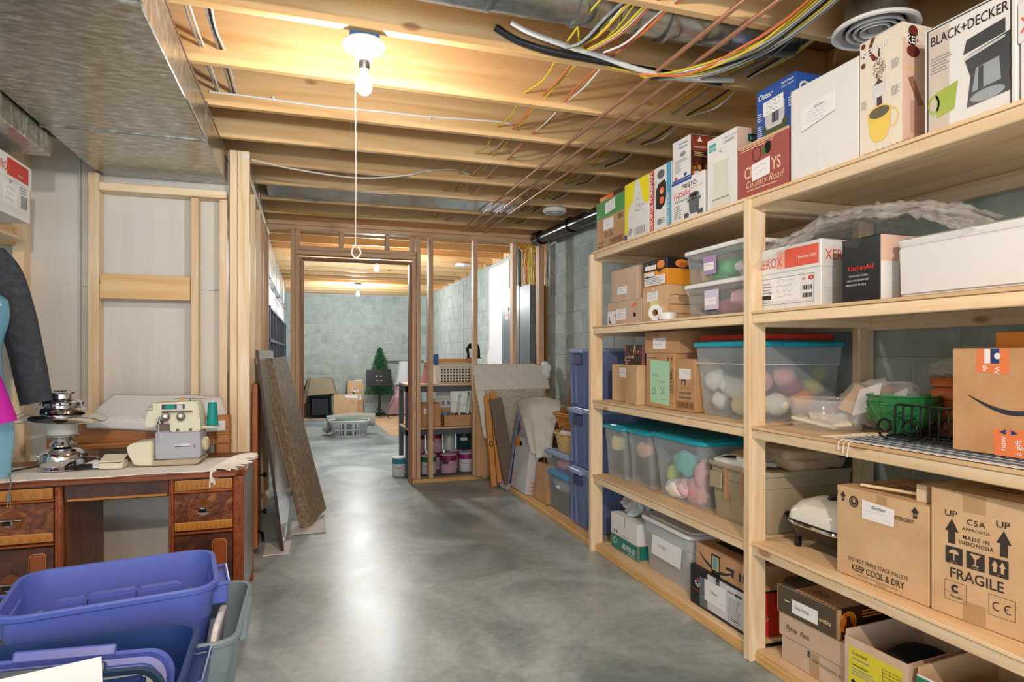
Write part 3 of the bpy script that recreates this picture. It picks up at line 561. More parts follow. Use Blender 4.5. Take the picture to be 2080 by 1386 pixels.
# front xerox carton
def paperbox(name,label,loc,rz,w,d,h,front='XEROX',side='XEROX',lidh=.105,extra=0,labels=True,redp=(.48,.97)):
    r=E(name,label,'box',loc,rz); hh=h-.01
    BX('tray',-w/2+.005,w/2-.005,.005,d-.005,0,hh,WHITE,r,.002)
    LW=BX('lid',-w/2,w/2,0,d,h-lidh,h,WHITE,r,.003)
    f=Face(LW,(-w/2,0,h-lidh),(1,0,0),(0,0,1),w,lidh); s=Face(LW,(w/2,0,h-lidh),(0,1,0),(0,0,1),d,lidh)
    XR=P('coral_print','E2604C',.45)
    if front: f.text(.03,.22,.55,front,XR,sx=.78)
    if redp: 
        f.rect(redp[0],.14,redp[1],.86,XR,'printed_panel',1); f.rect(redp[0]-.12,.14,redp[0],.86,P('pale_coral_print','EFB4A8',.45),'printed_panel',1)
        f.text(redp[0]+.2,.42,.16,'Business 4200',PAPER,l=3)
    if side: s.text(.04,.25,.55,side,XR,sx=.8)
    g=Face(r,(-w/2+.005,.005,0),(1,0,0),(0,0,1),w-.01,hh-lidh+.01)
    if labels:
        g.frame(.06,.14,.90,.88,.006,INKG,'printed_border',1); g.lines(.10,.45,.26,.78,4,INKG); g.rect(.09,.30,.24,.42,INK,l=2); g.lines(.09,.18,.24,.28,2,INKG); g.ring(.86,.76,.04,.06,.4,RED); g.bars(.74,.46,.88,.58,9,INK); g.bars(.74,.26,.88,.38,9,INK); g.text(.73,.72,.12,'ox',RED)
        g.label(.24,.22,.70,.86,4,ink=INKG)
    hs=Face(r,(w/2-.005,.005,0),(0,1,0),(0,0,1),d-.01,hh-lidh+.01); hs.lines(.05,.1,.9,.5,8,INKG,duty=.08)
    return r,f,s,g
r,f,s,g=paperbox('copy_paper_box','white copy paper box with coral lettering beside the coffee maker carton',(1.742,.985,Z1+.0012),-90,.285,.40,.266)
r,f,s,t=crate('tall_carton','pinkish tall carton standing behind the copy paper box at the top shelf','box',1.80,.60,.80,Z1,.44,.3,PINKS)
f.text(.05,.8,.1,'BI',BROWNP)
# ---------------- second shelf ----------------
Z2=1.42
r,f,s,t=crate('low_shoe_box','pale brown shoe box with two labels and hand hole, bottom left of second shelf','box',1.752,3.062,3.474,Z2,.134,.28,CARDP)
f.rect(.01,.03,.26,.62,PAPER,l=2); f.poly([(.05,.1),(.12,.08),(.12,.14),(.08,.22),(.08,.38),(.05,.38)],P('boot_print','4A3028',.5),'picture',3); f.label(.28,.2,.57,.68,3,ink=INKB); f.poly([(.72,.68),(.86,.74),(.9,.86),(.76,.84)],ORANGE,'sticker',2); f.ell(.82,.36,.035,.1,P('hole_dark','0E0A0A',.9),'hand_hole',2,n=16); f.scrib(.2,.32,.25,.2,INK)
r,f,s,t=crate('pale_carton','plain pale brown carton with small label, stacked on the shoe box','box',1.755,3.11,3.428,Z2+.1365,.187,.26,CARDP)
f.label(.25,.22,.62,.46,2,ink=INKB)
r,f,s,t=crate('craft_carton','tan carton with white label and yellow note, second shelf','box',1.752,2.80,3.05,Z2,.184,.30,CARDL)
f.label(.2,.58,.66,.86,2,ink=INK); f.rect(.34,.18,.68,.6,P('yellow_note','E6E39A',.6),'sticky_note',3); f.scrib(.4,.52,.62,.06,INKG,rows=3,gap=1.6,l=4); f.ell(.45,.93,.07,.04,P('pink_tape_print','E8C8C8',.5),n=12)
s.lines(.05,.1,.9,.9,3,P('brown_ink','6A4A34',.6),duty=.05)
r,f,s,t=crate('slipper_box','orange shoe box with black lid and round orange emblem','box',1.752,2.798,3.036,Z2+.1865,.135,.24,P('orange_carton','E89A2E',.45))
BX('lid',-.123,.123,-.004,.244,.083,.139,BLACKC,r,.003)
f=Face(r,(-.119,-.0045,0),(1,0,0),(0,0,1),.238,.135); f.ell(.77,.80,.16,.16,P('orange_emblem','E88A3A',.4),'emblem',2); f.rect(.1,.66,.58,.84,PAPER,l=2); f.text(.2,.87,.1,'5',PAPER); f.rect(.08,.04,.95,.40,PAPER,l=1); f.rect(.08,.36,.5,.56,PAPER,l=1); f.lines(.12,.08,.9,.34,4,INKG); f.text(.12,.40,.12,'LCB',INKG); f.poly([(.6,.6),(.8,.6),(.7,.5)],BLACKC,'printed_panel',2)
s=Face(r,(.1235,-.004,0),(0,1,0),(0,0,1),.248,.135); s.ell(.35,.80,.16,.16,P('orange_emblem','E88A3A',.4),'emblem',2); s.text(.62,.74,.18,'slippers',PAPER)
def tapeball(loc,label,r0=.036):
    r=E('tape_roll',label,'tape',loc,-90); LA('roll',[(r0*.45,0),(r0,0),(r0,.05),(r0*.45,.05),(r0*.45,0)],P('white_tape','E6E7E8',.3),r,28,rot=(R(90),0,R(20)),loc=(0,0,r0+.001)); return r
r=E('tape_roll','white tape roll lying in front of the tan craft carton','tape',(1.735,2.86,Z2+.001),0)
LA('roll',[(.018,-.03),(.040,-.03),(.040,.03),(.018,.03),(.018,-.03)],P('white_tape','E6E7E8',.3),r,28,rot=(0,R(90),R(30)),loc=(0,0,.0405)); LA('core',[(.015,-.03),(.0178,-.03),(.0178,.03),(.015,.03),(.015,-.03)],CARD,r,24,rot=(0,R(90),R(30)),loc=(0,0,.0405))
r=E('tape_roll','flattened white tape roll beside the lower clear tote','tape',(1.735,2.765,Z2+.001),0)
LA('roll',[(.016,0),(.044,0),(.044,.035),(.016,.035),(.016,0)],P('white_tape','E6E7E8',.3),r,28)
# totes -----------------------------------------------------------
def blob(name,cx,cy,cz,rx,ry,rz_,mat,parent,seed=0,amp=.25,fr=6,sub=3):
    bm=NB(); bmesh.ops.create_icosphere(bm,subdivisions=sub,radius=1)
    for v in bm.verts:
        k=1+amp*noise.noise(v.co*fr/3+Vector((seed*7.1,seed,0))); v.co=Vector((v.co.x*rx*k,v.co.y*ry*k,v.co.z*rz_*k))
    return obj(name,bm,mat,parent,smooth=True,loc=(cx,cy,cz))
def tote(name,label,loc,rz,w,d,h,body,lid,group=None,taper=.82,lidh=.03,rc=.05,open_=False,hand=True,wall=.003,ribs=0,cat='tote',bodyname='tub',lip=.012):
    """rounded plastic tub, origin bottom centre; w along local x, lid or open rim on top"""
    r=E(name,label,cat,loc,rz,group); tw,td=w*taper,d*(taper-.02)
    W,D=w-lip*2,d-lip*2
    rows=[(tw,td,0,rc*.8),(tw+.004,td+.004,.004,rc*.8),(tw+(W-tw)*.72,td+(D-td)*.72,h*.72,rc),(tw+(W-tw)*.74+.006,td+(D-td)*.74+.006,h*.735,rc),(W,D,h-.006,rc)]
    if open_ or not lid: rows+= [(w,d,h-.018,rc+lip),(w+.003,d+.003,h-.006,rc+lip),(w-.004,d-.004,h,rc+lip),(W-.004,D-.004,h-.002,rc)]
    rows+=[(W-2*wall,D-2*wall,h-.008,rc-.002),(tw-2*wall,td-2*wall,wall+.003,rc*.8)]
    if open_:
        bm=NB(); loft(bm,rows,6,(True,True)); bmesh.ops.recalc_face_normals(bm,faces=bm.faces[:]); obj(bodyname,bm,body,r,auto=35)
    else: LO(bodyname,rows[:5],body,r,n=6)
    if lid and not open_:
        LO('lid',[(w-.006,d-.006,h-.012,rc+lip),(w,d,h-.008,rc+lip),(w,d,h+.006,rc+lip),(w-.012,d-.012,h+.010,rc+lip),(w-.03,d-.03,h+.011,rc+lip),(w-.036,d-.036,h+.005,rc),(w-.07,d-.07,h+.005,rc),(w-.08,d-.08,h+.014,rc),],lid,r,n=6)
    if hand:
        hm=lid if (lid and not open_) else body
        for sx in (-1,1):
            bm=NB(); x0=sx*(w/2-.008); x1=sx*(w/2+.022)
            a,b=min(x0,x1),max(x0,x1)
            bx(bm,a,b,-d*.26,d*.26,h-.014,h+.003); bev(bm,.004); obj('handle',bm,hm,r,auto=40)
    return r
r=tote('clear_tote','small clear tote holding pink cloth, white lid, lower of the second shelf pair',(1.915,2.42,Z2+.001),-90,.49,.34,.15,CLEARP,WLID,rc=.035,taper=.88)
for k,(x,y,z,a,b,c_,m) in enumerate(((-.02,.02,.05,.18,.11,.045,P('pink_cloth','D88AA0',.8)),(.12,-.04,.075,.09,.10,.045,P('pale_pink_cloth','E3B4BC',.8)),(-.13,-.02,.04,.07,.1,.035,P('navy_cloth','3A4668',.8)),(.19,-.03,.05,.03,.1,.04,P('teal_cloth','4FA08C',.8)))): blob('folded_cloth',x,y,z,a,b,c_,m,r,k)
BX('label_card',-.06,.045,-.166,-.163,.03,.12,P('lilac_card','D8CCE8',.5,scale=120,var=.3),r,.001); Face(r,(-.05,-.1665,.05),(1,0,0),(0,0,1),.08,.035).label(0,0,1,1,1)
r=tote('clear_tote','small clear tote holding green and red cloth, white lid, upper of the second shelf pair',(1.915,2.42,Z2+.163),-90,.49,.34,.15,CLEARP,WLID,rc=.035,taper=.88)
for k,(x,y,z,a,b,c_,m) in enumerate(((.02,-.03,.055,.08,.11,.05,P('green_cloth','3FAE62',.8)),(.12,-.03,.05,.06,.1,.042,P('white_cloth','DDE2E4',.8)),(.18,-.04,.06,.05,.1,.05,P('rust_cloth','B05A4A',.8)),(-.14,-.09,.045,.03,.03,.035,P('straw_cloth','D8C07A',.8)),(-.02,-.08,.035,.06,.06,.03,P('green_cloth','3FAE62',.8)))): blob('folded_cloth',x,y,z,a,b,c_,m,r,k+9)
BX('label_card',-.07,.025,-.166,-.163,.03,.115,P('purple_card','A890C0',.5,scale=120,var=.3),r,.001); Face(r,(-.06,-.1665,.05),(1,0,0),(0,0,1),.075,.035).label(0,0,1,1,1)
r,f,s,g=paperbox('copy_paper_box','white copy paper box on the second shelf under bubble wrap',(1.748,1.955,Z2+.0012),-90,.345,.44,.243,lidh=.10) 
r,f,s,t=crate('mixer_carton','black carton with red lettering on the second shelf','box',1.742,1.532,1.685,Z2,.212,.34,BLACKC)
f.text(.16,.50,.115,'KitchenAid',RED,sx=.95,bold=.012); f.text(.2,.40,.04,'FOR THE WAY IT IS MADE',PAPER,sx=.75); f.text(.15,.33,.04,'POUR LA FACON DONT CEST',PAPER,sx=.75); f.text(.12,.26,.04,'PARA LA FORMA EN QUE SE',PAPER,sx=.75); f.poly([(.0,1),(.55,1),(.52,.9),(.4,.84),(.1,.92)],P('dark_gloss','33383C',.1,spec=1),'tape',2)
s.rect(0,0,1,1,PINKS,l=0); s.rect(0,0,.22,.6,WHITE)  # pinkish tint over the side paints the warm light falling there
# white box with rolled lid
r=E('white_bread_box','large glossy white plastic bin with rounded corners and lid, second shelf','bin',(1.752,1.255,Z2+.0012),-90)
GW=P('glossy_white_plastic','E4E6EA',.15,var=.01)
LO('bin_body',[(.44,.36,0,.03),(.46,.38,.006,.035),(.47,.39,.150,.035),(.46,.38,.157,.03)],GW,r,n=6,oy=.19)
LO('bin_lid',[(.45,.36,.1575,.03),(.49,.41,.160,.035),(.50,.42,.170,.04),(.50,.42,.180,.04),(.47,.39,.187,.03)],GW,r,n=6,oy=.215)
LO('front_panel',[(.42,.006,.012,.002),(.42,.006,.15,.002)],GW,r,oy=-.004)
# bubble wrap
BW=plain('bubble_wrap','E8EAEC',.07,alpha=.3,spec=1,var=.3,scale=7,bump=4)
def bwf(u,v):
    y=2.16-.92*u; x=1.70+.34*v; 
    e=math.sin(u*math.pi)**.6
    z=Z2+.252+ .04*math.sin(v*math.pi)*(.5+.5*math.sin(u*math.pi))+.04*math.sin(u*3.1+.3) - (.05*(1-v)**3 if u<.4 else 0)
    if u<.12: z+=.06*(1-u/.12)*(1-v)
    if u>.8: z-=(u-.8)*.25
    if u<.35: z-=.075*(1-v)**2*(1-u/.35)
    z-=.035*max(0,u-.3)
    z+=.014*noise.noise(Vector((u*26,v*12,1)))+.006*noise.noise(Vector((u*60,v*30,4)))+.012*noise.noise(Vector((u*9,v*5,8)))
    return (x+.012*noise.noise(Vector((u*14,v*9,2)))+.03*u,y,z)
bw=grid('bubble_wrap',110,40,bwf,BW); tag(bw,'crumpled clear bubble wrap lying over the copy paper box and black carton','wrap')
bw2=grid('inner_layer',90,26,lambda u,v:tuple(a+b for a,b in zip(bwf(.04+u*.86,.1+.8*v),(0,0,.018+.012*noise.noise(Vector((u*30,v*20,9)))))),BW,bw)
# ---------------- third shelf ----------------
Z3=.956; Z4=.487; Z0=.050
BRI=P('brown_ink','6A4A34',.6)
r,f,s,t=crate('square_carton','plain tan carton with taped front, left end of third shelf','box',1.79,3.13,3.545,Z3,.222,.30,CARDL,rz=-8)
f.rect(.38,0,.58,.62,TAPE,'tape',1); f.label(.33,.68,.60,.93,1); f.lines(.36,.94,.56,.97,1,BRI)
r,f,s,t=crate('floral_box','small dark floral patterned box on top of the plain tan carton','box',1.83,3.09,3.40,Z3+.2245,.118,.15,P('dark_floral_base','3A2A24',.5),top=False)
for k in range(40): f.ell(rnd.uniform(.03,.97),rnd.uniform(.05,.95),rnd.uniform(.02,.05),rnd.uniform(.05,.12),P('floral_%d'%(k%4),('B0603A','D8B078','6A2A34','8A6A4A')[k%4],.5),'printed_flower',1+k%3,n=7)
f.rect(.68,0,.78,1,P('mauve_print','9A6A6A',.5),l=4); f.text(.08,.32,.17,'STELLIANT',PAPER,l=5); f.text(.08,.18,.09,'FINE TEAS',PAPER,l=5)
s.rect(0,0,1,1,MAROON,l=1)
r,f,s,t=crate('note_carton','tall tan carton with a pale green handwritten note, third shelf','box',1.792,2.798,3.078,Z3,.29,.34,CARD)
f.poly([(.16,.09),(.84,.06),(.86,.86),(.16,.89)],P('pale_green_paper','AEE0BE',.6),'paper_note',2); f.text(.24,.58,.085,'Doras',INKG,name='handwriting',shear=.2); f.text(.42,.46,.085,'Crystal',INKG,name='handwriting',shear=.2)
f.ring(.30,.30,.07,.06,.85,INKG,'drawing'); f.scrib(.24,.25,.38,.05,INKG); f.scrib(.50,.36,.72,.05,INKG); f.scrib(.50,.24,.72,.05,INKG); f.polys([[(.52,.38),(.54,.38),(.68,.24),(.66,.24)],[(.66,.38),(.68,.38),(.54,.24),(.52,.24)]],INKG,'drawing',3); f.scrib(.5,.14,.74,.03,INKG); f.text(.9,.6,.2,'|',BRI); f.frame(.87,.3,.97,.68,.006,BRI); f.lines(.88,.32,.96,.66,5,BRI); f.lines(.04,.9,.5,.95,1,BRI)
for x in (.80,.92): f.poly([(x-.03,.9),(x,.95),(x+.03,.9)],BRI,'arrow'); f.rect(x-.008,.85,x+.008,.9,BRI,'arrow')
r,f,s,t=crate('patties_carton','tan carton with barcode panel partly behind the yarn tote','box',1.80,2.628,2.794,Z3,.262,.34,CARD)
f.scrib(.25,.43,.7,.05,BRI); f.text(.5,.33,.062,'FROZEN OVEN',P('slate_ink','4A5568',.6),'CENTER',bold=.012,sx=.9); f.text(.5,.24,.062,'BURGER PATTIES',P('slate_ink','4A5568',.6),'CENTER',bold=.012,sx=.85); f.frame(.06,.05,.98,.19,.01,BRI); f.bars(.1,.07,.95,.17,18,BRI); f.rect(.3,.5,.36,.6,P('slate_ink','4A5568',.6)); f.rect(.46,.5,.52,.6,P('slate_ink','4A5568',.6)); f.rect(.3,.58,.52,.61,P('slate_ink','4A5568',.6)); f.label(.18,.62,.8,.82,1)
r,f,s,t=crate('label_carton','brown carton with two handwritten labels, top of the third shelf stack','box',1.795,2.775,3.08,Z3+.2925,.115,.46,CARD,rz=4)
f.label(.26,.22,.64,.72,2,ink=INK); f.rect(.32,.72,.46,1,TAPE,'tape',1); s.label(.3,.2,.72,.82,2,mat=P('cream_paper','D8C8AC',.6),ink=INK)
# yarn tote
r=tote('yarn_tote','big clear tote of yarn balls with turquoise lid spanning the middle post',(2.03,2.40,Z3+.001),-90,.49,.50,.335,P('hazy_clear_plastic','D0DCE4',.22,alpha=.36,var=.02),TLID,rc=.04,taper=.84)
def yarn(x,y,z,rad,m,seed,parent):
    bm=NB(); bmesh.ops.create_icosphere(bm,subdivisions=3,radius=rad); M=Matrix.Rotation(seed,4,'X')@Matrix.Rotation(seed*2,4,'Y')
    for v in bm.verts:
        q=M@v.co; k=1+.035*math.sin(q.z/rad*22+q.x/rad*6); v.co=v.co*k; v.co.z*=.9
    return obj('yarn_ball',bm,m,parent,smooth=True,loc=(x,y,z))
WY=P('white_wool','EDEBE4',.9,bump=.5); CY=P('cream_wool','E8DCA8',.9,bump=.5); PY=P('pink_wool','D8A0A8',.9); OY=P('orange_wool','E8962C',.9,bump=.5); GY=P('olive_wool','B8B860',.9); MY=P('magenta_wool','9A4A6A',.9); DY=P('plum_wool','4A2A34',.9)
for k,(x,y,z,rad,m) in enumerate(((-.17,-.14,.16,.062,WY),(-.09,-.13,.14,.055,WY),(-.12,-.15,.07,.05,WY),(.0,-.15,.13,.058,WY),(.03,-.15,.055,.052,CY),(.10,-.14,.07,.060,CY),(.11,-.13,.17,.058,PY),(-.03,-.12,.055,.045,CY),(.16,-.08,.07,.055,WY),(.15,.0,.15,.055,MY),(.155,.05,.09,.06,OY),(.15,.12,.14,.055,GY),(.16,-.04,.19,.05,PY),(.15,.14,.06,.05,DY),(.05,.0,.10,.07,DY),(-.1,.05,.1,.07,WY),(.16,.16,.2,.04,GY))): yarn(x,y,z,rad,m,k+1.3,r)
for x,y,z,an in ((-.10,-.175,.12,25),(-.04,-.18,.05,0)):
    LA('yarn_band',[(.036,-.02),(.037,.02)],P('label_band','6A7080',.5),r,20,loc=(x,y+.03,z),rot=(R(10),R(60+an),0))
for z in (.245,): T('moulded_rim_line',[(-.22,-.232,z),(.22,-.232,z)],.002,WLID,r,5); T('moulded_rim_line',[(.232,-.2,z),(.232,.2,z)],.002,WLID,r,5)
r=E('red_tray','flat red plastic tray lying on the turquoise lid of the yarn tote','tray',(2.06,2.45,Z3+.3505),-90)
LO('tray_body',[(.44,.40,0,.03),(.45,.41,.004,.03),(.46,.42,.028,.03),(.43,.40,.030,.03),(.42,.39,.012,.03)],P('coral_red_plastic','D8452F',.4),r,n=5)
# right bay of the third shelf
r=E('clear_container','open round-cornered clear plastic container with scraps inside, third shelf','container',(1.905,1.915,Z3+.001),-95)
GLS=plain('thin_clear_plastic','F0F2F4',.05,alpha=.13,spec=1,var=.05)
bm=NB(); loft(bm,[(.22,.20,0,.07),(.225,.205,.005,.07),(.255,.235,.105,.09),(.275,.255,.108,.10),(.275,.255,.116,.10),(.262,.242,.118,.095),(.25,.23,.105,.088),(.215,.195,.009,.065)],6,(True,True)); obj('tub',bm,GLS,r,auto=40)
for k,(x,y,z,a,b) in enumerate(((-.02,-.03,.02,20,.09),(.04,.02,.03,-30,.07),(-.04,.03,.035,60,.06))): BX('paper_scrap',-b,b,-.03,.03,0,.012,P('cream_scrap','E6DFC8',.5),r,.002,loc=(x,y,z),rot=(R(5*k),R(8),R(a)))
bwm=grid('crumpled_film',24,24,lambda u,v:(-.06+.15*u,-.06+.14*v,.03+.03*math.sin(u*3.1)*math.sin(v*3.1)+.03*noise.noise(Vector((u*7,v*7,3)))),BW,r)
r=E('card_bag','clear plastic bag of packaged cards slumped behind the container','bag',(2.0,1.80,Z3+.001),-90)
CF=plain('glossy_film','E8EAEC',.05,alpha=.2,spec=1,var=.1,bump=.6,scale=20)
def bagf(u,v):
    a=u*math.pi*2; rx=.16*math.sin(v*math.pi)**.5; ry=.12*math.sin(v*math.pi)**.5
    k=1+.16*noise.noise(Vector((math.cos(a)*2,math.sin(a)*2,v*4)))
    return (rx*math.cos(a)*k+.02,ry*math.sin(a)*k+.05,.10+.085*-math.cos(v*math.pi)+.03*noise.noise(Vector((math.cos(a)*3,v*5,7))))
grid('bag_film',48,20,bagf,CF,r)
for k,(x,y,z,a,m) in enumerate(((-.08,.02,.11,15,P('tan_card','C8A070',.5)),(.0,-.02,.12,-18,WHITE),(.07,.03,.10,-25,P('silver_card','B8C0C8',.3)),(.11,.05,.09,-30,P('grey_card','7A828A',.4)),(-.02,.06,.12,10,P('brown_card','8A6040',.5)))): BX('packaged_card',-.05,.05,-.004,.004,-.06,.06,m,r,.001,loc=(x,y,z),rot=(R(-35),R(a),0))
r=E('wooden_tray','dark red-brown wooden tray standing behind the green bowls','tray',(2.09,1.88,Z3+.001),-90)
BX('tray_base',-.16,.20,0,.19,0,.012,wood('mahogany',0,('5A2A1C','6E3424','7E4030'),knots=False),r); 
for a in ((-.20,.20,-.012,0),(-.20,.20,.19,.202)): BX('tray_side',a[0],a[1],a[2],a[3],0,.10,wood('mahogany',0,('5A2A1C','6E3424','7E4030'),knots=False),r)
BX('tray_end',-.212,-.20,-.012,.202,0,.10,wood('mahogany',1,('5A2A1C','6E3424','7E4030'),knots=False),r)
# green bowls nested
GB=P('green_glass_bowl','2A8048',.1,spec=1,var=.3,alpha=.9)
def bowl(loc,label):
    r=E('green_bowl',label,'bowl',loc,0,'nested green bowls')
    n=56; prof=[(.0,.0),(.045,.0),(.048,.006),(.050,.012),(.072,.028),(.094,.055),(.108,.090),(.112,.108),(.114,.112),(.111,.113),(.105,.092),(.09,.058),(.066,.03),(.0,.016)]
    bm=NB(); lathe(bm,prof,n)
    for v in bm.verts:
        rr_=math.hypot(v.co.x,v.co.y); 
        if rr_>.05 and .012<v.co.z<.104:
            a=math.atan2(v.co.y,v.co.x); k=1+.055*(abs(math.sin(a*9))-.5); v.co.x*=k; v.co.y*=k
    bmesh.ops.recalc_face_normals(bm,faces=bm.faces[:]); obj('bowl_wall',bm,GB,r,auto=60)
    LA('rim',[(.113,.112),(.116,.115),(.114,.119),(.110,.117),(.111,.112)],GB,r,48)
    for k in range(12):
        a=k*math.pi/6; T('raised_scroll',[(.101*math.cos(a),.101*math.sin(a),.05),(.109*math.cos(a+.05),.109*math.sin(a+.05),.062),(.114*math.cos(a-.03),.114*math.sin(a-.03),.082),(.114*math.cos(a+.06),.114*math.sin(a+.06),.09)],.0022,GB,r,5,sm=3)
    return r
bowl((1.995,1.665,Z3+.003),'green pressed glass bowl with ribbed sides, the lower of the nested pair'); bowl((1.995,1.665,Z3+.030),'green pressed glass bowl nested in the upper position of the pair')
# mat
MT=P('woven_mat_white','D8DCE0',.9,bump=.6); MTS=P('woven_mat_blue','56708A',.9)
r=E('woven_mat','white and blue striped woven mat with fringe under the wire rack','mat',(1.705,1.20,Z3+.0005),0)
grid('mat_cloth',20,60,lambda u,v:(.002+.33*u,-.55+1.02*v,.003+.0015*math.sin(v*190)),MT,r,th=.002)
for k in range(7): BX('stripe',.03+.044*k,.042+.044*k,-.54,.46,.0052,.0062,MTS,r,0)
for k in range(10): T('fringe_tassel',[(.005+.03*k,.472,.005),(.003+.03*k,.50+.02*rnd.random(),.006),(-.004+.028*k,.53+.02*rnd.random(),.004)],.0022,P('cream_fringe','E6D8C8',.9),r,5,sm=2)
for k in range(3): T('fringe_tassel',[(-.004,.44-.02*k,.004),(-.012,.45-.02*k,-.004),(-.013,.452-.018*k,-.03-.01*k)],.0022,P('cream_fringe','E6D8C8',.9),r,5,sm=2)
# wire rack
WR=P('black_wrought_wire','1A1A1C',.35,metal=.4)
r=E('wire_rack','black wrought wire rack with scroll feet in front of the green bowls','rack',(1.855,1.50,Z3+.0075),0)
def sc(cy,sgn,x):
    p=[]
    for k in range(18):
        a=R(-95+sgn*0)+sgn*k*.36; rad=.038*(1-k/26); p.append((x,cy+math.cos(a)*rad,.042+math.sin(a)*rad))
    return p
for cy,sg,x in ((.085,1,-.03),(.005,-1,-.03),(.085,1,.14),(.005,-1,.14)): T('scroll_foot',sc(cy,sg,x),.0042,WR,r,8,sm=2)
for k in range(7):
    y=.06-.030*k
    T('upright_wire',[(.14,y,.01),(-.01,y,.012),(-.02,y,.02),(-.02,y,.112),(-.012,y,.118),(.012,y,.118)],.0032,WR,r,7)
T('base_ring',[(-.02,.09,.012),(-.02,-.16,.012),(.14,-.16,.012),(.14,.09,.012),(-.02,.09,.012)],.004,WR,r,7); T('top_wire',[(-.012,.062,.118),(-.012,-.16,.118)],.0035,WR,r,7); T('base_ring',[(.03,.12,.010),(.03,-.16,.010)],.0035,WR,r,7); T('base_ring',[(.07,.12,.010),(.07,-.16,.010)],.0035,WR,r,7)
# terracotta pots
TC=P('terracotta','C8703C',.75,bump=.15)
for k,(z,rad) in enumerate(((.0,.070),(.055,.071),(.10,.072))):
    r=E('terracotta_pot',('bottom terracotta pot of the stack beside the large carton','middle terracotta pot of the stack beside the large carton','topmost terracotta pot of the stack beside the large carton')[k],'pot',(2.16,1.60,Z3+.001+z),0,'stacked terracotta pots')
    LA('pot_body',[(0,.001),(.048,.001),(.062,.085),(.057,.085),(.044,.006),(0,.006)],TC,r,32); LA('pot_rim',[(rad-.004,.075),(rad,.078),(rad+.003,.108),(rad-.004,.110),(rad-.012,.108),(rad-.011,.075)],TC,r,32)
r=E('crumpled_film','small ball of crumpled clear film on the terracotta pots','wrap',(2.15,1.62,Z3+.2115),0); blob('film_ball',0,0,.028,.045,.055,.03,BW,r,5,.6,9,4)
# large smiling carton
r,f,s,t=crate('gift_carton','large tan carton with black curved arrow and orange tape strips','box',1.832,.93,1.357,Z3+.008,.298,.36,CARD,rz=3)
f.poly([(.165,1),(.36,1),(.36,.76),(.155,.78)],P('orange_tape','E58350',.4),'orange_tape',1); f.rect(.21,.86,.245,1,PAPER,l=2); f.rect(.25,.86,.30,1,NAVY,l=2); f.ell(.29,.93,.02,.03,PAPER,l=3,n=10); f.text(.2,.845,.07,'th',PAPER,rot=-90); f.text(.27,.83,.07,'W',PAPER,rot=-90)
f.poly([(.27,.0),(.50,.0),(.49,.26),(.26,.24)],P('orange_tape','E58350',.4),'orange_tape',1); f.text(.34,.05,.075,'now',PAPER,rot=90,bold=.01); f.text(.43,.02,.075,'a gift',PAPER,rot=90,bold=.01); f.poly([(.3,.22),(.34,.25),(.34,.2)],NAVY,l=2); f.poly([(.41,.22),(.37,.25),(.37,.2)],NAVY,l=2)
q=[]; 
for k in range(24):
    a,b=k/24,(k+1)/24; F_=lambda t:(.10+.62*t,.555-.175*math.sin(min(1,t*1.02)*math.pi*.98)+.05*t); th=lambda t:.004+.042*math.sin(t*math.pi)**.8
    (x0,v0),(x1,v1)=F_(a),F_(b); q.append([(x0,v0-th(a)*.5),(x1,v1-th(b)*.5),(x1,v1+th(b)*.5),(x0,v0+th(a)*.5)])
f.polys(q,P('smile_ink','33353C',.5),'curved_arrow',2); f.poly([(.56,.56),(.76,.58),(.74,.44),(.69,.47),(.70,.54),(.57,.535)],P('smile_ink','33353C',.5),'curved_arrow',3)
r=E('raisin_carton','orange and yellow carton top lying on the large tan carton','box',(1.93,1.16,Z3+.3105),-84); BX('carton',-.14,.12,0,.17,0,.045,P('orange_carton2','E08A35',.5),r,.002); BX('yellow_flap',-.165,-.142,0,.16,0,.028,P('yellow_flap','E8C84A',.5),r,.002,rot=(0,R(-18),0)); Face(r,(-.14,0,0),(1,0,0),(0,0,1),.26,.045).text(.4,.3,.5,'RAISINS',BRI)
# ---------------- fourth shelf ----------------
GREYC=P('grey_yarn','5A5450',.9); DGR=P('dark_green_lidtop','0E6A62',.4)
def long_tote(label,y0,y1,xf,h,d,cont,extra=None):
    w=y1-y0; r=tote('lidded_tote',label,(xf+d/2-.03,(y0+y1)/2,Z4+.001),-90,w,d,h,MILKYC,TLID,rc=.03,taper=.86,hand=False)
    for k,(x,y,z,a,b,c_,m) in enumerate(cont): blob('contents',x,y,z,a,b,c_,m,r,k+3,.2)
    return r
MILKYC=P('milky_clear_plastic','D8E2E8',.3,alpha=.32,var=.03)
long_tote('narrow clear tote with turquoise lid holding a cream yarn ball, leftmost of fourth shelf',3.318,3.60,1.80,.305,.46,((-.04,-.16,.20,.05,.04,.05,CY),(.02,-.14,.08,.09,.06,.06,GREYC)))
long_tote('narrow clear tote with turquoise lid of grey yarn, second from left on fourth shelf',3.035,3.31,1.81,.31,.46,((-.02,-.15,.2,.07,.05,.05,P('peach_wool','E0B8A0',.9)),(.0,-.14,.10,.10,.06,.09,GREYC)))
r=tote('lidded_tote','large clear tote with turquoise lid holding aqua and pink yarn',(1.99,2.785,Z4+.001),-90,.495,.44,.325,MILKYC,TLID,rc=.05,taper=.80,hand=False)
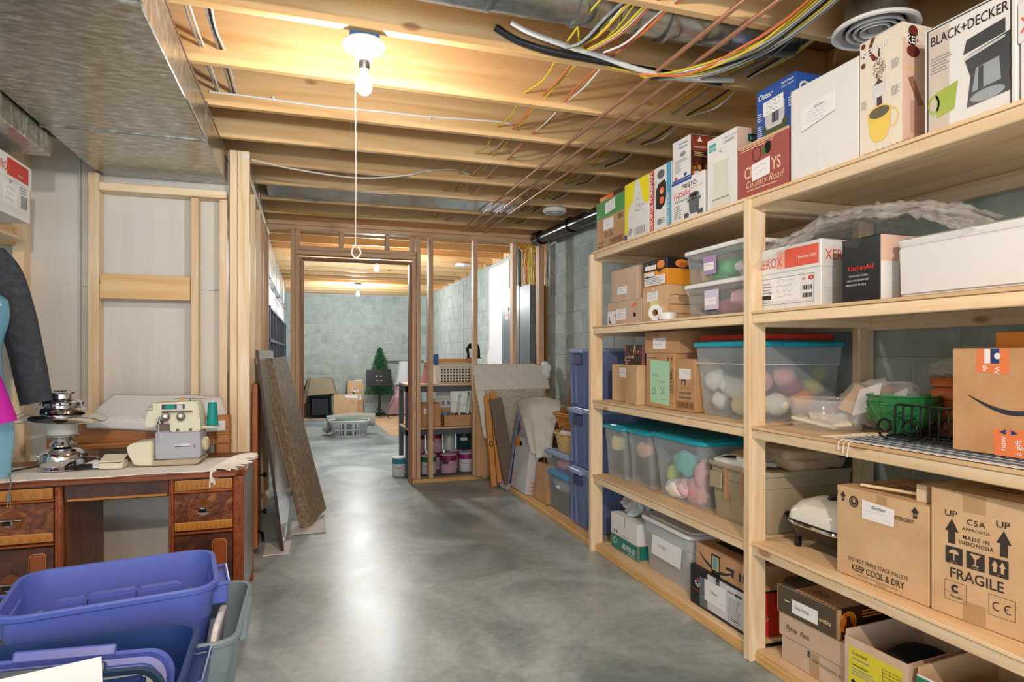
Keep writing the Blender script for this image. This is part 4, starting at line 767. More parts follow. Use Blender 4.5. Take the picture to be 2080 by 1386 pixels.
for k,(x,y,z,a,b,c_,m) in enumerate(((.02,-.15,.20,.09,.04,.07,P('aqua_wool','6FC8C8',.9)),(-.06,-.15,.05,.09,.04,.05,P('white_wool','EDEBE4',.9)),(.10,-.14,.07,.08,.04,.07,P('pink_wool','E0A8B4',.9)),(.02,-.15,.07,.09,.04,.05,P('pale_pink_wool','E8C4CC',.9)),(.15,-.13,.16,.04,.05,.08,P('pink_wool','E0A8B4',.9)),(-.13,-.12,.12,.04,.04,.05,P('lime_wool','BCD87A',.9)))): blob('yarn_bundle',x,y,z,a,b,c_,m,r,k+30,.3)
# beige tote
r=tote('beige_tote','large beige grey plastic tote holding folded cloths, behind the middle post',(2.05,2.332,Z4+.001),-90,.41,.53,.262,BEIGEP,None,rc=.05,taper=.88,open_=True,hand=False,ribs=1)
for x,w_ in ((-.12,.09),(.13,.08)):
    BX('latch_panel',x-w_/2,x+w_/2,-.262,-.240,.14,.215,BEIGEP,r,.004)
for x in (-.05,.06): BX('latch_rib',x-.010,x+.010,-.264,-.236,.10,.245,P('beige_tan_plastic','B08A6A',.45),r,.003)
LIN=P('linen_cloth','C8B296',.9,bump=.3); WC=P('white_cloth2','E8E8E6',.8)
r=E('folded_curtains','folded white and beige cloths heaped on the open beige tote','cloth',(2.05,2.345,Z4+.20),-90)
def slab(nm,x,y,z,w,d,h,m,seed,rz=0,ry=0):
    bm=NB(); loft(bm,[(w*.96,d*.96,0,.03),(w,d,h*.2,.035),(w,d,h*.8,.035),(w*.95,d*.95,h,.03)],6)
    bmesh.ops.subdivide_edges(bm,edges=[e for e in bm.edges if e.calc_length()>.05],cuts=5,use_grid_fill=True)
    for v in bm.verts: v.co+=Vector((noise.noise(v.co*14+Vector((seed,0,0))),noise.noise(v.co*13+Vector((0,seed,0))),noise.noise(v.co*12+Vector((0,0,seed)))))*.014
    return obj(nm,bm,m,r,smooth=True,loc=(x,y,z),rot=(0,R(ry),R(rz)))
slab('folded_cloth',.02,-.02,.0,.34,.42,.05,LIN,1); slab('folded_cloth',.05,.07,.052,.27,.30,.05,LIN,2,4); slab('folded_cloth',.04,.06,.10,.26,.28,.045,LIN,3,-5,4)
slab('folded_sheet',-.06,-.17,.045,.26,.13,.03,WC,4,0,0); slab('folded_sheet',.03,-.15,.068,.15,.12,.02,WC,5,25,6); 
grid('draped_cloth',16,16,lambda u,v:(-.16+.24*u,-.20+.17*v,.075+.075*math.sin(u*3.0)**.7*(.35+.65*v)+.008*noise.noise(Vector((u*5,v*5,1)))),P('oatmeal_cloth','B8A48A',.9,bump=.3),r,th=.006)
# skillet
r=E('electric_skillet','white-lidded electric skillet with black pan, handle and feet','skillet',(1.945,1.888,Z4+.001),-90)
SW=P('cream_white_enamel','E2E3DC',.18,var=.01); BKG=P('gloss_black','121214',.12,var=.02)
LO('pan',[(.17,.17,.045,.05),(.25,.25,.050,.06),(.275,.275,.085,.06),(.295,.295,.10,.065),(.295,.295,.106,.065),(.27,.27,.104,.06)],BKG,r,n=8)
LO('rim_band',[(.298,.298,.096,.066),(.302,.302,.101,.066),(.298,.298,.108,.066)],CHROME,r,n=8)
LO('skillet_lid',[(.292,.292,.109,.062),(.295,.295,.114,.064),(.288,.288,.145,.07),(.25,.25,.180,.09),(.17,.17,.197,.08),(.06,.06,.201,.028)],SW,r,n=8)
LO('lid_trim',[(.296,.296,.107,.064),(.299,.299,.110,.065),(.296,.296,.115,.064)],BKG,r,n=8)
T('lid_handle',[(.0,-.03,.19),(.02,-.03,.215),(.055,-.02,.235),(.10,-.01,.235),(.13,.0,.205),(.135,.0,.185)],.014,BKG,r,12,sm=5)
LA('handle_boss',[(0,.0),(.026,0),(.022,.02),(.016,.03),(0,.03)],BKG,r,20,loc=(.0,-.03,.186))
for sx in (-1,):
    BX('side_grip',sx*.20-.055,sx*.20+.055,-.05,.05,.075,.10,BKG,r,.010,seg=2)
for x in (-.105,.115):
    for y in (-.105,.105): BX('foot',x-.012,x+.012,y-.010,y+.010,0,.062,BKG,r,.003)
BX('steam_vent',.06,.075,-.06,-.02,.190,.196,INKG,r,.001)
# baking soda style carton
r,f,s,t=crate('grocery_carton','tan carton printed keep cool and dry with a white handwritten label','box',1.762,1.388,1.722,Z4,.30,.34,CARDL,rz=1.5)
INKD=P('soft_black_print','3A332E',.6)
def uparrow(F_,x,y,w_,h_,txt=None,m=None):
    m=m or INKD; F_.poly([(x-w_/2,y+h_*.5),(x+w_/2,y+h_*.5),(x,y+h_)],m,'arrow',2); F_.rect(x-w_*.26,y,x+w_*.26,y+h_*.5,m,'arrow',2)
    if txt: F_.text(x,y+h_*.18,h_*.32,txt,CARDL,'CENTER',sx=.9,l=4)
uparrow(f,.08,.84,.07,.11,'UP'); uparrow(f,.87,.85,.08,.12,'UP')
f.ring(.21,.86,.055,.065,.72,INKD,'emblem'); f.ell(.21,.86,.035,.04,INKD,'emblem',2,n=16); f.ell(.215,.87,.018,.022,CARDL,'emblem',3,n=10); f.rect(0,.9,.015,.95,INKD)
f.text(.64,.79,.055,'DETERGENT',INKD,sx=.8,bold=.008); f.poly([(.31,.70),(.66,.70),(.665,.885),(.31,.91)],PAPER,'paper_label',4); f.text(.41,.83,.055,'Kitchen',INK,shear=.5,name='handwriting',l=6); f.scrib(.34,.79,.58,.018,INKG,l=5,rows=1); f.scrib(.54,.73,.62,.015,INKG,l=5)
f.text(.475,.185,.062,'DO NOT TRIPLE STACK PALLETS',INKD,'CENTER',sx=.80); f.text(.475,.085,.098,'KEEP COOL & DRY',INKD,'CENTER',sx=.78,bold=.010); f.text(.475,.045,.02,'CHURCH & DWIGHT CO., INC. FOR RESALE UNDER STATE LAWS, CALIFORNIA',INKD,'CENTER',sx=.7)
f.rect(.47,.9,.58,1,TAPE,'tape',1); f.rect(.47,0,.58,.04,TAPE,'tape',1)
t.frame(.15,.15,.85,.8,.01,BRI,l=1); t.lines(.3,.3,.7,.6,4,BRI,l=1)
# fragile carton
r,f,s,t=crate('fragile_carton','tall tan carton printed FRAGILE with up arrows and symbols','box',1.775,1.13,1.380,Z4,.362,.36,CARDL,rz=5)
f.text(.16,.80,.07,'UP',INKD,sx=1.15,bold=.006); f.text(.70,.80,.07,'UP',INKD,sx=1.15,bold=.006); uparrow(f,.24,.585,.15,.195); uparrow(f,.78,.585,.15,.195)
f.text(.50,.765,.062,'CSA',INKD,'CENTER',sx=1.1,bold=.006,sp=1.15); f.text(.50,.715,.032,'APPROVED',INKD,'CENTER',sx=1.1,bold=.012,sp=1.2); f.text(.50,.645,.043,'MADE IN',INKD,'CENTER',sx=1.0,bold=.008,sp=1.2); f.text(.50,.60,.043,'INDONESIA',INKD,'CENTER',sx=1.0,bold=.008,sp=1.15)
for k,x in enumerate((.20,.43,.665)):
    f.rect(x-.03,.425,x+.16,.56,INKD,'symbol_square',2); cx=x+.065
    if k==0: f.ell(cx,.505,.055,.035,CARDL,'umbrella_symbol',3,a0=0,a1=180,n=12); f.rect(cx-.006,.455,cx+.006,.51,CARDL,'umbrella_symbol',3); f.text(cx,.432,.014,'KEEP DRY',CARDL,'CENTER',l=4)
    if k==1: f.polys([[(cx-.06,.545),(cx+.06,.545),(cx+.01,.505),(cx-.01,.505)],[(cx-.008,.46),(cx+.008,.46),(cx+.008,.51),(cx-.008,.51)],[(cx-.035,.452),(cx+.035,.452),(cx+.03,.462),(cx-.03,.462)]],CARDL,'glass_symbol',3); f.text(cx,.432,.014,'FRAGILE',CARDL,'CENTER',l=4)
    if k==2:
        for d_ in (-.038,.038): f.poly([(cx+d_-.033,.50),(cx+d_+.033,.50),(cx+d_,.545)],CARDL,'arrow_symbol',3); f.rect(cx+d_-.016,.455,cx+d_+.016,.50,CARDL,'arrow_symbol',3)
        f.text(cx,.432,.016,'UP',CARDL,'CENTER',l=4)
f.text(.50,.315,.115,'FRAGILE',INKD,'CENTER',sx=.92,bold=.010)
f.frame(.16,.13,.40,.285,.004,BRI); f.ring(.28,.23,.045,.032,.45,INKD,'emblem',3,a0=40,a1=320); f.rect(.16,.195,.40,.197,BRI,l=3); f.text(.21,.155,.04,'Fender',INKD,shear=.5,sx=.9,name='handwriting'); f.frame(.63,.125,.89,.28,.004,BRI)
f.ring(.715,.2,.045,.034,.76,INKD,'emblem',3,a0=60,a1=300); f.ring(.83,.2,.045,.034,.76,INKD,'emblem',3,a0=60,a1=300); f.rect(.79,.197,.82,.204,INKD,'emblem',3)
f.rect(.36,0,.60,.16,TAPE,'tape',1); f.rect(.36,.86,.60,1,TAPE,'tape',1)
t.frame(.1,.2,.9,.7,.008,BRI,l=1); t.lines(.3,.3,.8,.6,3,BRI,l=1)
# wooden mallet-like piece on the carton
r=E('wooden_stake','pale wooden block with a thin dowel lying across the tan cartons','wood piece',(1.80,1.42,Z4+.3035),0)
T('dowel',[(-.005,.235,.010),(.02,.03,.018)],.0055,pine(1),r,10)
board('block',-.01,.30,-.005,.030,.0,.055,r,pine)
# ---------------- bottom level ----------------
r,f,s,t=crate('juice_carton','white carton with teal lower band and printed white letters, below the small plastic bag','box',1.79,3.17,3.50,Z0,.215,.22,WHITE,top=False)
f.rect(0,0,1,.42,TEAL); f.frame(.01,.0,.99,.42,.01,CARDL); f.text(.92,.12,.22,'ASPEN 30',PAPER,'RIGHT',sx=.8,bold=.01); f.text(.9,.04,.08,'PURE SPRING',PAPER,'RIGHT',sx=.8); f.ring(.16,.24,.09,.10,.5,P('pale_teal_print','8ACAC0',.5)); f.rect(.12,.46,.16,.56,INK); f.rect(.2,.46,.24,.56,INK); f.lines(.4,.45,.75,.5,1,INKG); f.rect(.515,.72,.53,1,P('hole_dark','0E0A0A',.9),'slot',2); s.rect(0,0,1,.42,TEAL); s.frame(.02,0,.98,.42,.02,CARDL)
r=E('plastic_bag','white crumpled plastic bag bulging out of the teal-banded carton','bag',(1.90,3.36,Z0+.2185),0); blob('bag_film',0,0,.055,.08,.10,.06,P('white_film','DCE0E4',.3,alpha=.85),r,8,.5,7,4)
MK=P('frosted_plastic','CDD3D8',.4,alpha=.72,var=.04)
r=tote('frosted_tote','frosted tote with white lid and large handwritten paper label, bottom level',(1.995,2.885,Z0+.001),-90,.53,.44,.285,MK,WLID,rc=.06,taper=.84,hand=False)
for k,(x,y,z,a,b,c_,m) in enumerate(((0,-.06,.10,.17,.11,.08,P('pale_beige_cloth','D8CFC4',.9)),(-.05,-.08,.16,.12,.08,.05,WC))): blob('contents',x,y,z,a,b,c_,m,r,k+50)
BX('label_sheet',-.13,.15,-.214,-.212,.09,.225,PAPER,r,0,rot=(R(-3.5),0,0)); g=Face(r,(-.13,-.2165,.09),(1,0,0),(0,0,1),.28,.135); g.text(.28,.55,.16,'Table Decor',INKG,name='handwriting',shear=.4,sx=.8); g.scrib(.8,.2,.9,.1,INKG)
r,f,s,t=crate('casserole_carton','black carton with white label and grey bakeware picture, bottom level','box',1.755,2.170,2.600,Z0,.182,.34,BLACKC)
f.rect(.32,.08,.92,.97,P('pale_grey_print','D4D6DA',.45)); f.rect(.18,.06,.32,.8,P('mid_grey_print','6A6E74',.4,),l=1); f.rect(.27,.28,.64,.82,PAPER,'paper_label',4); f.text(.36,.53,.10,'12 Bowls',INK,name='handwriting',shear=.3,sx=.8,l=5); f.scrib(.54,.38,.6,.05,INKG,l=5); f.rect(.46,.66,.53,.97,P('mid_grey_print','6A6E74',.4,),l=2); f.rect(.47,.9,.52,.96,INK,l=3); f.lines(.66,.1,.88,.7,12,INKG); f.rect(.66,.8,.76,.85,INKG,l=2); f.rect(.77,.8,.88,.85,INK,l=2); f.text(.70,.18,.08,'50 years',INK)
for k in range(8):
    a=k*45; f.poly([(.14+.012*math.cos(R(a)),.60+.03*math.sin(R(a))),(.14+.05*math.cos(R(a-14)),.60+.12*math.sin(R(a-14))),(.14+.05*math.cos(R(a+14)),.60+.12*math.sin(R(a+14)))],RED if 45<a<150 else PAPER,'starburst_logo',2)
s.rect(0,0,1,1,RED,l=0); s.text(.02,.35,.2,'Dansk',P('pale_red_print','F0B8A8',.5)); f.text(.04,.38,.07,'CorningWare',RED,sx=.8); f.text(.2,.3,.05,'BAKEWARE',PAPER,sx=.8)
r,f,s,t=crate('delivery_carton','brown delivery carton with black curved arrow on the black carton','box',1.765,2.185,2.578,Z0+.1845,.105,.40,CARD,rz=-2)
q=[]
for k in range(20):
    a,b=k/20,(k+1)/20; F_=lambda t:(.06+.66*t,.80-.72*math.sin((t*.72+.03)*math.pi)**.8+.18*t); th=lambda t:.02+.13*math.sin(t*math.pi)**.7
    (x0,v0),(x1,v1)=F_(a),F_(b); q.append([(x0,v0-th(a)*.5),(x1,v1-th(b)*.5),(x1,v1+th(b)*.5),(x0,v0+th(a)*.5)])
f.polys(q,P('smile_ink','33353C',.5),'curved_arrow',2); f.poly([(.60,.60),(.76,.66),(.75,.28),(.71,.3),(.71,.52),(.61,.48)],P('smile_ink','33353C',.5),'curved_arrow',3)
f.rect(.33,0,.50,.88,BLACKC,'black_tape',4); f.rect(.35,.2,.48,.8,P('gold_print','C8B478',.3),'tape_print',5); f.polys([[(.36+.03*k,.25),(.38+.03*k,.25),(.40+.02*k,.75),(.38+.02*k,.75)] for k in range(3)],SKYP,'tape_print',6)
for x in (.86,.92): uparrow(f,x,.3,.05,.4,m=INK)
t.rect(.1,.2,.9,.5,BLACKC,'black_tape',2); s.text(.45,.35,.35,'amazon',INK,bold=.01); s.frame(.1,.2,.2,.8,.01,INK)
r,f,s,t=crate('lidded_carton','tan carton with dark handwriting on its deep lid, bottom right bay','box',1.775,1.700,2.00,Z0,.175,.33,CARDP,rz=3)
LD=BX('lid',-.160,.160,-.006,.338,.095,.182,CARDP,r,.003); g=Face(LD,(-.160,-.006,.095),(1,0,0),(0,0,1),.32,.087)
g.text(.12,.38,.34,'Pyrex  Pans',INK,name='handwriting',shear=.25,sx=.8); f.rect(.42,.36,.46,.5,P('slate_ink','4A5568',.6)); f.text(.5,.32,.085,'DEEP TASTE SUCCO  N 1',P('slate_ink','4A5568',.6),sx=.8,rot=-2); f.rect(.45,.0,.6,.5,TAPE,'tape',1)
r,f,s,t=crate('shoe_polish_box','flat dark brown coffee box labelled SHOE POLISH on the lidded carton','box',1.765,1.735,2.012,Z0+.1845,.108,.40,P('olive_brown_carton','54493A',.45),rz=3)
f.label(.26,.18,.70,.66,0); f.text(.31,.36,.19,'Shoe Polish',P('red_black_ink','5A2A3A',.5),name='handwriting',sx=.72); f.text(.72,.36,.2,'umbia',CR,bold=.008); f.lines(.12,.45,.24,.56,1,CR); f.frame(.0,.0,1,1,.006,CARDL)
s.rect(0,0,1,1,P('dark_coffee_print','3A1E12',.4),l=1); s.ell(.13,.52,.10,.36,P('amber_print','D88A2A',.45),'emblem',2,n=28); s.ell(.13,.52,.085,.31,P('amber_print2','B8661A',.45),'emblem',3,n=28); s.poly([(.08,.25),(.18,.25),(.175,.42),(.155,.52),(.15,.72),(.11,.72),(.105,.52),(.085,.42)],P('dark_coffee_print','3A1E12',.4),'emblem',4); s.lines(.3,.55,.8,.85,3,P('amber_print','D88A2A',.45)); s.rect(0,0,.05,1,CARD,l=2)
t.rect(.3,.0,1,.35,CARD,'top_print',1); t.text(.45,.1,.16,'bia',BRI,bold=.01,l=3)
# open cartons at the near end
def opencart(name,label,xf,y0,y1,z,h,dep,mat,inner,rz=0):
    w=y1-y0; r=E(name,label,'box',(xf,(y0+y1)/2,z+.0012),-90+rz); bm=NB(); t_=.005
    bx(bm,-w/2,w/2,0,dep,0,.006); bx(bm,-w/2,w/2,0,t_,.006,h); bx(bm,-w/2,w/2,dep-t_,dep,.006,h+.05); bx(bm,-w/2,-w/2+t_,t_,dep-t_,.006,h+.02); bx(bm,w/2-t_,w/2,t_,dep-t_,.006,h)
    obj('carton',bm,mat,r); return r,Face(r,(-w/2,0,0),(1,0,0),(0,0,1),w,h),w,h
r,f,w_,h_=opencart('open_carton','open tan carton with yellow printed panel and dark coats inside',1.757,1.455,1.680,Z0,.232,.40,CARDP,None,rz=4)
f.rect(.07,0,.93,.88,P('yellow_panel_print','D8CC3A',.5)); f.text(.12,.78,.07,'Greenleaf',INK,sx=.9); f.lines(.12,.70,.5,.75,1,INKG); f.text(.12,.62,.05,'Communicator:',INK,bold=.01,sx=.85); f.lines(.12,.48,.55,.60,3,INKG); f.frame(.62,.52,.9,.78,.006,INK); f.polys([[(.62+.28*k/5,.52),(.624+.28*k/5,.52),(.624+.28*k/5,.78),(.62+.28*k/5,.78)] for k in range(1,5)]+[[(.62,.52+.26*k/5),(.9,.52+.26*k/5),(.9,.526+.26*k/5),(.62,.526+.26*k/5)] for k in range(1,5)],INK,'printed_grid',3)
for k,tx in enumerate(('Goal Setting','Decision','Values')): f.ell(.15,.38-.12*k,.035,.035,INK,l=2,n=14); f.text(.23,.36-.12*k,.065,tx,INK,sx=.9)
r2=E('dark_clothes','dark bundled clothing inside the open yellow-panel carton','clothing',(1.80,1.57,Z0+.0085),-86); blob('cloth_bundle',0,.16,.10,.095,.16,.095,P('black_cloth','15161A',.9),r2,3,.1,5,4)
r,f,w_,h_=opencart('open_carton','open carton with white and green stripe at the picture edge',1.775,1.17,1.425,Z0,.222,.40,CARDL,None,rz=5)
f.rect(0,0,1,1,WHITE); f.rect(0,.80,1,.97,P('green_stripe_print','2A7A5A',.45),l=2); f.ell(.2,.55,.08,.06,P('neon_green_print','5AE85A',.45),l=2); f.text(.05,.5,.12,'18',INK)
r2=E('shoe_pair','dark and tan shoes lying in the open green-striped carton','shoes',(1.83,1.30,Z0+.0085),-85); blob('shoe_upper',-.03,.14,.13,.06,.14,.055,P('black_leather','18181A',.4),r2,4,.15,5,4); blob('shoe_sole',.06,.12,.15,.035,.12,.03,P('tan_leather','B08A4A',.5),r2,6,.15,5,4)
# ---------------- desk side ----------------
WAL=lambda a:wood('walnut',a,('5A2A14','7A3E1E','94562C'),rough=.35,knots=False,var=.1)
REED=lambda a:wood('red_walnut',a,('6A3016','8A4420','A05A30'),rough=.38,knots=False,var=.1)
BURL=mottled('burl_veneer',('3A1C0E','5E2E14','7E461E','9C622E'),13,(.28,.4),.05,8,40,dist=2.2,stretch=(1,1,1.3))
BURLD=mottled('dark_burl_veneer',('2C160C','4A2614','64381C'),9,(.3,.42),.05,8,40,dist=2.0)
INL=P('gold_inlay','B8792C',.35,var=.12,scale=40); INLD=P('brown_inlay','A06A28',.35,var=.12)
GSIDE=P('grey_worn_side','8A857A',.3,var=.08)  # even grey for the desk side panel, set apart from the walnut
dk=E('knee_hole_desk','old walnut knee-hole desk with burl drawer fronts and inlaid bands','desk',(-.95,3.45,0))
def D(n,x0,x1,y0,y1,z0,z1,m,b=.003): return BX(n,x0+.95,x1+.95,y0-3.45,y1-3.45,z0,z1,m(0) if callable(m) else m,dk,b)
bm=NB(); pts=[(-1.70,3.135),(-.325,3.135),(-.283,3.18),(-.283,3.72),(-.30,3.745),(-1.70,3.745)]
lo=[[bm.verts.new((x+.95+(.006 if k in(0,3) else 0)*(-1 if x>-1 else 1),y-3.45+(.006 if k in (0,3) else 0)*(1 if y<3.4 else -1),z)) for x,y in pts] for k,z in enumerate((.678,.684,.698,.704))]
for a,b in zip(lo,lo[1:]):
    for k in range(6): bm.faces.new((a[k],a[(k+1)%6],b[(k+1)%6],b[k]))
bm.faces.new(lo[0][::-1]); bm.faces.new(lo[-1]); obj('desk_top',bm,WAL(0),dk)
for x0,x1 in ((-.604,-.292),(-1.62,-1.015)):
    D('pedestal_body',x0+.02,x1-.012,3.185,3.68,.07,.677,WAL)
    for a,b in ((x0,x0+.022),(x1-.045,x1)) if x0>-1 else ((x0,x0+.04),(x1-.028,x1)):
        D('corner_post',a,b,3.160,3.20,0,.677,REED,.004)
        n=4 if b-a>.03 else 2
        for k in range(n): D('reed',a+(b-a)*(k+.2)/n,a+(b-a)*(k+.8)/n,3.155,3.162,.01,.67,REED,.002)
    D('rear_post',x1-.03,x1,3.68,3.73,0,.677,REED)
    D('rear_post',x0,x0+.03,3.68,3.73,0,.677,REED)
D('side_panel',-.3035,-.2945,3.202,3.679,.075,.677,GSIDE,.001)
D('side_panel',-1.016,-1.011,3.202,3.679,.0,.677,WAL(2),.001)
D('apron',-1.014,-.605,3.175,3.20,.600,.677,BURLD)
D('apron_inlay',-1.0,-.615,3.172,3.176,.604,.614,INL,0)
def drawer(x0,x1,z0,z1,burl=True,hand=True,band='low',door=False,panel=0):
    dr=D('drawer' if not door else 'cupboard_door',x0,x1,3.158,3.184,z0,z1,BURL if not door else BURLD,.003)
    def Q(n,a,b,c0,c1,z0_,z1_,m,bb=.001):
        return BX(n,a+.95,b+.95,c0-3.45,c1-3.45,z0_,z1_,m,dr,bb)
    if band:
        a,b=(z0+.003,z0+.038) if band=='low' else (z0,z1)
        Q('inlay_band',x0+.003,x1-.003,3.1555,3.159,a,b,INL)
        q=NB(); n=12
        for k in range(n):
            u0=x0+.003+(x1-x0-.006)*k/n; u1=x0+.003+(x1-x0-.006)*(k+1)/n
            q.faces.new([q.verts.new((u+.95,3.1552-3.45,z)) for u,z in ((u0,a+.002),(u1,a+.002),((u0+u1)/2,b-.006))])
        obj('inlay_triangles',q,INLD,dr)
        Q('band_line',x0+.003,x1-.003,3.155,3.159,b,b+.0025,P('pale_line_inlay','C8A070',.4),0)
    if hand:
        cx,cz=(x0+x1)/2,(z0+z1)/2+.018
        if panel: cx=x0+.10
        h=LA('back_plate',[(0,0),(.036,0),(.039,.003),(.036,.005),(.033,.004),(0,.004)],P('amber_plate','9A5A30',.1,alpha=.55,spec=1),dr,28,loc=(cx+.95,3.158-3.45,cz),rot=(R(90),0,0))
        Q('handle_bar',cx-.040,cx+.040,3.138,3.145,cz-.002,cz+.003,CHROME); Q('handle_grip',cx-.018,cx+.012,3.128,3.150,cz-.017,cz-.001,P('black_grip','15181A',.15),.005); Q('handle_post',cx-.004,cx+.004,3.14,3.158,cz-.012,cz,CHROME)
        Q('handle_clip',cx+.012,cx+.016,3.128,3.150,cz-.017,cz+.006,CHROME)
    if panel:
        Q('inset_panel',x1-.085,x1-.030,3.1545,3.159,z0+.03,z1-.03,P('red_veneer','8E4A22',.3,var=.15),.02); 
        q=LO('panel_line',[(.062,z1-z0-.05,0,.018),(.062,z1-z0-.05,.002,.018),(.058,z1-z0-.054,.0021,.016),(.058,z1-z0-.054,0,.016)],P('pale_line_inlay','C8A070',.4),dr,(False,False),loc=(x1-.0575+.95,3.1556-3.45,(z0+z1)/2),rot=(R(90),0,0))
    return dr
drawer(-.582,-.337,.624,.668,hand=False,band='full'); D('moulding',-.584,-.335,3.150,3.17,.613,.622,REED); drawer(-.582,-.337,.438,.610); D('moulding',-.584,-.335,3.150,3.17,.424,.434,REED); drawer(-.582,-.337,.09,.418,band=None,hand=True,door=True,panel=1)
drawer(-1.60,-1.045,.624,.668,hand=False,band='full'); D('moulding',-1.60,-1.043,3.150,3.17,.613,.622,REED); 
dl=drawer(-1.45,-1.045,.438,.610,hand=False); dl=drawer(-1.45,-1.045,.09,.418,band=None,hand=False,door=True,panel=1); D('moulding',-1.60,-1.043,3.150,3.17,.424,.434,REED); D('fixed_panel',-1.60,-1.455,3.16,3.184,.09,.61,BURLD)
for cz in (.545,.275):
    LA('back_plate',[(0,0),(.036,0),(.039,.003),(.036,.005),(.033,.004),(0,.004)],P('amber_plate','9A5A30',.1,alpha=.55,spec=1),dk,28,loc=(-1.195+.95,3.158-3.45,cz),rot=(R(90),0,0))
    D('handle_bar',-1.24,-1.155,3.138,3.145,cz-.002,cz+.003,CHROME,.001); D('handle_grip',-1.222,-1.186,3.128,3.150,cz-.018,cz-.001,P('black_grip','15181A',.15),.005); D('handle_post',-1.20,-1.192,3.14,3.158,cz-.012,cz,CHROME,.001); D('handle_clip',-1.188,-1.184,3.128,3.150,cz-.017,cz+.006,CHROME,.001)
# runner cloth
RUN=P('cream_runner_cloth','EFEBE2',.95,bump=.8)
r=E('table_runner','cream woven runner with long fringe lying along the walnut desk top','cloth',(-.95,3.40,.7045))
def rf(u,v):
    x=-.75+1.26*u+.07*v*u; y=-.255+.40*v+(.012*math.sin(u*17)+.02*u if v<.01 else .012*math.sin(u*17)*(1-v)+.02*u*(1-v))
    return (x,y,.003+.0022*abs(noise.noise(Vector((u*40,v*14,1))))+.001*math.sin(v*90))
grid('woven_cloth',90,30,rf,RUN,r,th=.003)
for k in range(60):
    v=k/59; x0,y0,z0=rf(1,v); a=R(-75+110*v+rnd.uniform(-12,12)); L_=.10+.04*rnd.random()
    p=[(x0-.005,y0,.006)]
    for t in (.35,.7,1.0): p.append((x0+L_*t*math.cos(a),y0+L_*t*math.sin(a),.006+.006*math.sin(t*3)*rnd.random()))
    if v<.16: p=[(x0-.005,y0,.006),(x0+.012,y0-.018,.006),(x0+.012+.03*v,y0-.030,-.004),(x0+.010+.1*v,y0-.036,-.035-.03*rnd.random())]
    T('fringe_strand',p,.0036,RUN,r,5,sm=2)
# pressure lantern
r=E('pressure_lantern','chrome pressure lantern with wide shade standing on the cream runner','lantern',(-1.095,3.41,.7125))
CH=CHROME
LA('foot_ring',[(0,.0),(.088,.0),(.092,.005),(.088,.012),(.080,.014),(0,.014)],CH,r,48)
LA('fuel_tank',[(.082,.014),(.089,.028),(.092,.052),(.088,.074),(.070,.092),(.042,.098),(.030,.100),(0,.10)],CH,r,48)
LA('collar',[(.030,.100),(.046,.104),(.05,.112),(.044,.122),(.036,.13),(.040,.142),(.052,.148),(.066,.152),(.068,.157),(.05,.160),(0,.160)],CH,r,48)
LA('glass_globe',[(.058,.160),(.060,.165),(.060,.222),(.058,.228)],P('frosted_globe','D8D6D0',.3,alpha=.85),r,40)
LA('shade',[(.05,.232),(.10,.240),(.145,.248),(.170,.236),(.171,.239),(.146,.254),(.10,.262),(.06,.262),(.05,.232)],CH,r,56,rot=(R(3),R(4),0))
LA('ventilated_hood',[(.066,.258),(.092,.262),(.097,.272),(.088,.284),(.076,.288),(.082,.298),(.082,.308),(.066,.320),(.054,.324),(.044,.328),(.042,.346),(.058,.350),(.060,.356),(.040,.361),(.036,.366),(.0,.367)],CH,r,48)
for k in range(14):
    a=k*2*math.pi/14; BX('vent_slot',-.004,.004,-.002,.002,-.006,.006,P('vent_dark','202022',.5),r,0,loc=(.083*math.cos(a),.083*math.sin(a),.303),rot=(0,0,a+math.pi/2))
T('bail_handle',[(-.066,.0,.285),(-.12,-.03,.275),(-.18,-.07,.245),(-.215,-.10,.225),(-.19,-.12,.222),(-.12,-.11,.228),(-.05,-.12,.24)],.0026,CH,r,8,sm=5)
T('pump_knob',[(.07,-.02,.060),(.10,-.03,.066)],.007,CH,r,12); LA('pump_cap',[(0,0),(.012,0),(.012,.012),(0,.012)],BKG,r,16,loc=(.098,-.03,.06)); T('valve',[(.045,-.04,.12),(.075,-.06,.122)],.005,CH,r,8); T('side_pump',[(-.05,-.02,.05),(-.085,-.02,.065)],.018,CH,r,16)
# overlock machine
SC=P('cream_machine_plastic','DAD8C2',.4,var=.02); SG=P('grey_machine_plastic','A9ABB6',.4,var=.02); BRP=P('brown_smoked_plastic','6E5A48',.3); 
r=E('overlock_sewing_machine','cream and grey overlock sewing machine with two tension dials on desk','sewing machine',(-.605,3.42,.7125),-4); r.scale=(.90,1,1)
def ex(n,pts,y0,y1,m,b=.004):
    bm=NB(); a=[bm.verts.new((x,y0,z)) for x,z in pts]; b_=[bm.verts.new((x,y1,z)) for x,z in pts]; k=len(pts)
    bm.faces.new(a); bm.faces.new(b_[::-1])
    for i in range(k): bm.faces.new((a[i],b_[i],b_[(i+1)%k],a[(i+1)%k]))
    bmesh.ops.recalc_face_normals(bm,faces=bm.faces[:])
    if b: bev(bm,b,2)
    return obj(n,bm,m,r,auto=40)
ex('base_plate',[(-.175,.0),(.10,.0),(.125,.018),(.12,.026),(-.19,.022),(-.19,.012)],-.075,.09,P('tan_machine_base','B0A288',.45))
ex('lower_body',[(-.105,.026),(.112,.026),(.118,.05),(.115,.155),(-.035,.155),(-.105,.16)],-.055,.08,SG)
ex('upper_body',[(-.035,.156),(.115,.156),(.112,.22),(.100,.292),(.088,.304),(-.12,.296),(-.138,.28),(-.158,.205),(-.156,.192),(-.145,.180),(-.102,.182),(-.097,.215),(-.06,.215),(-.036,.20)],-.055,.08,SC,.006)
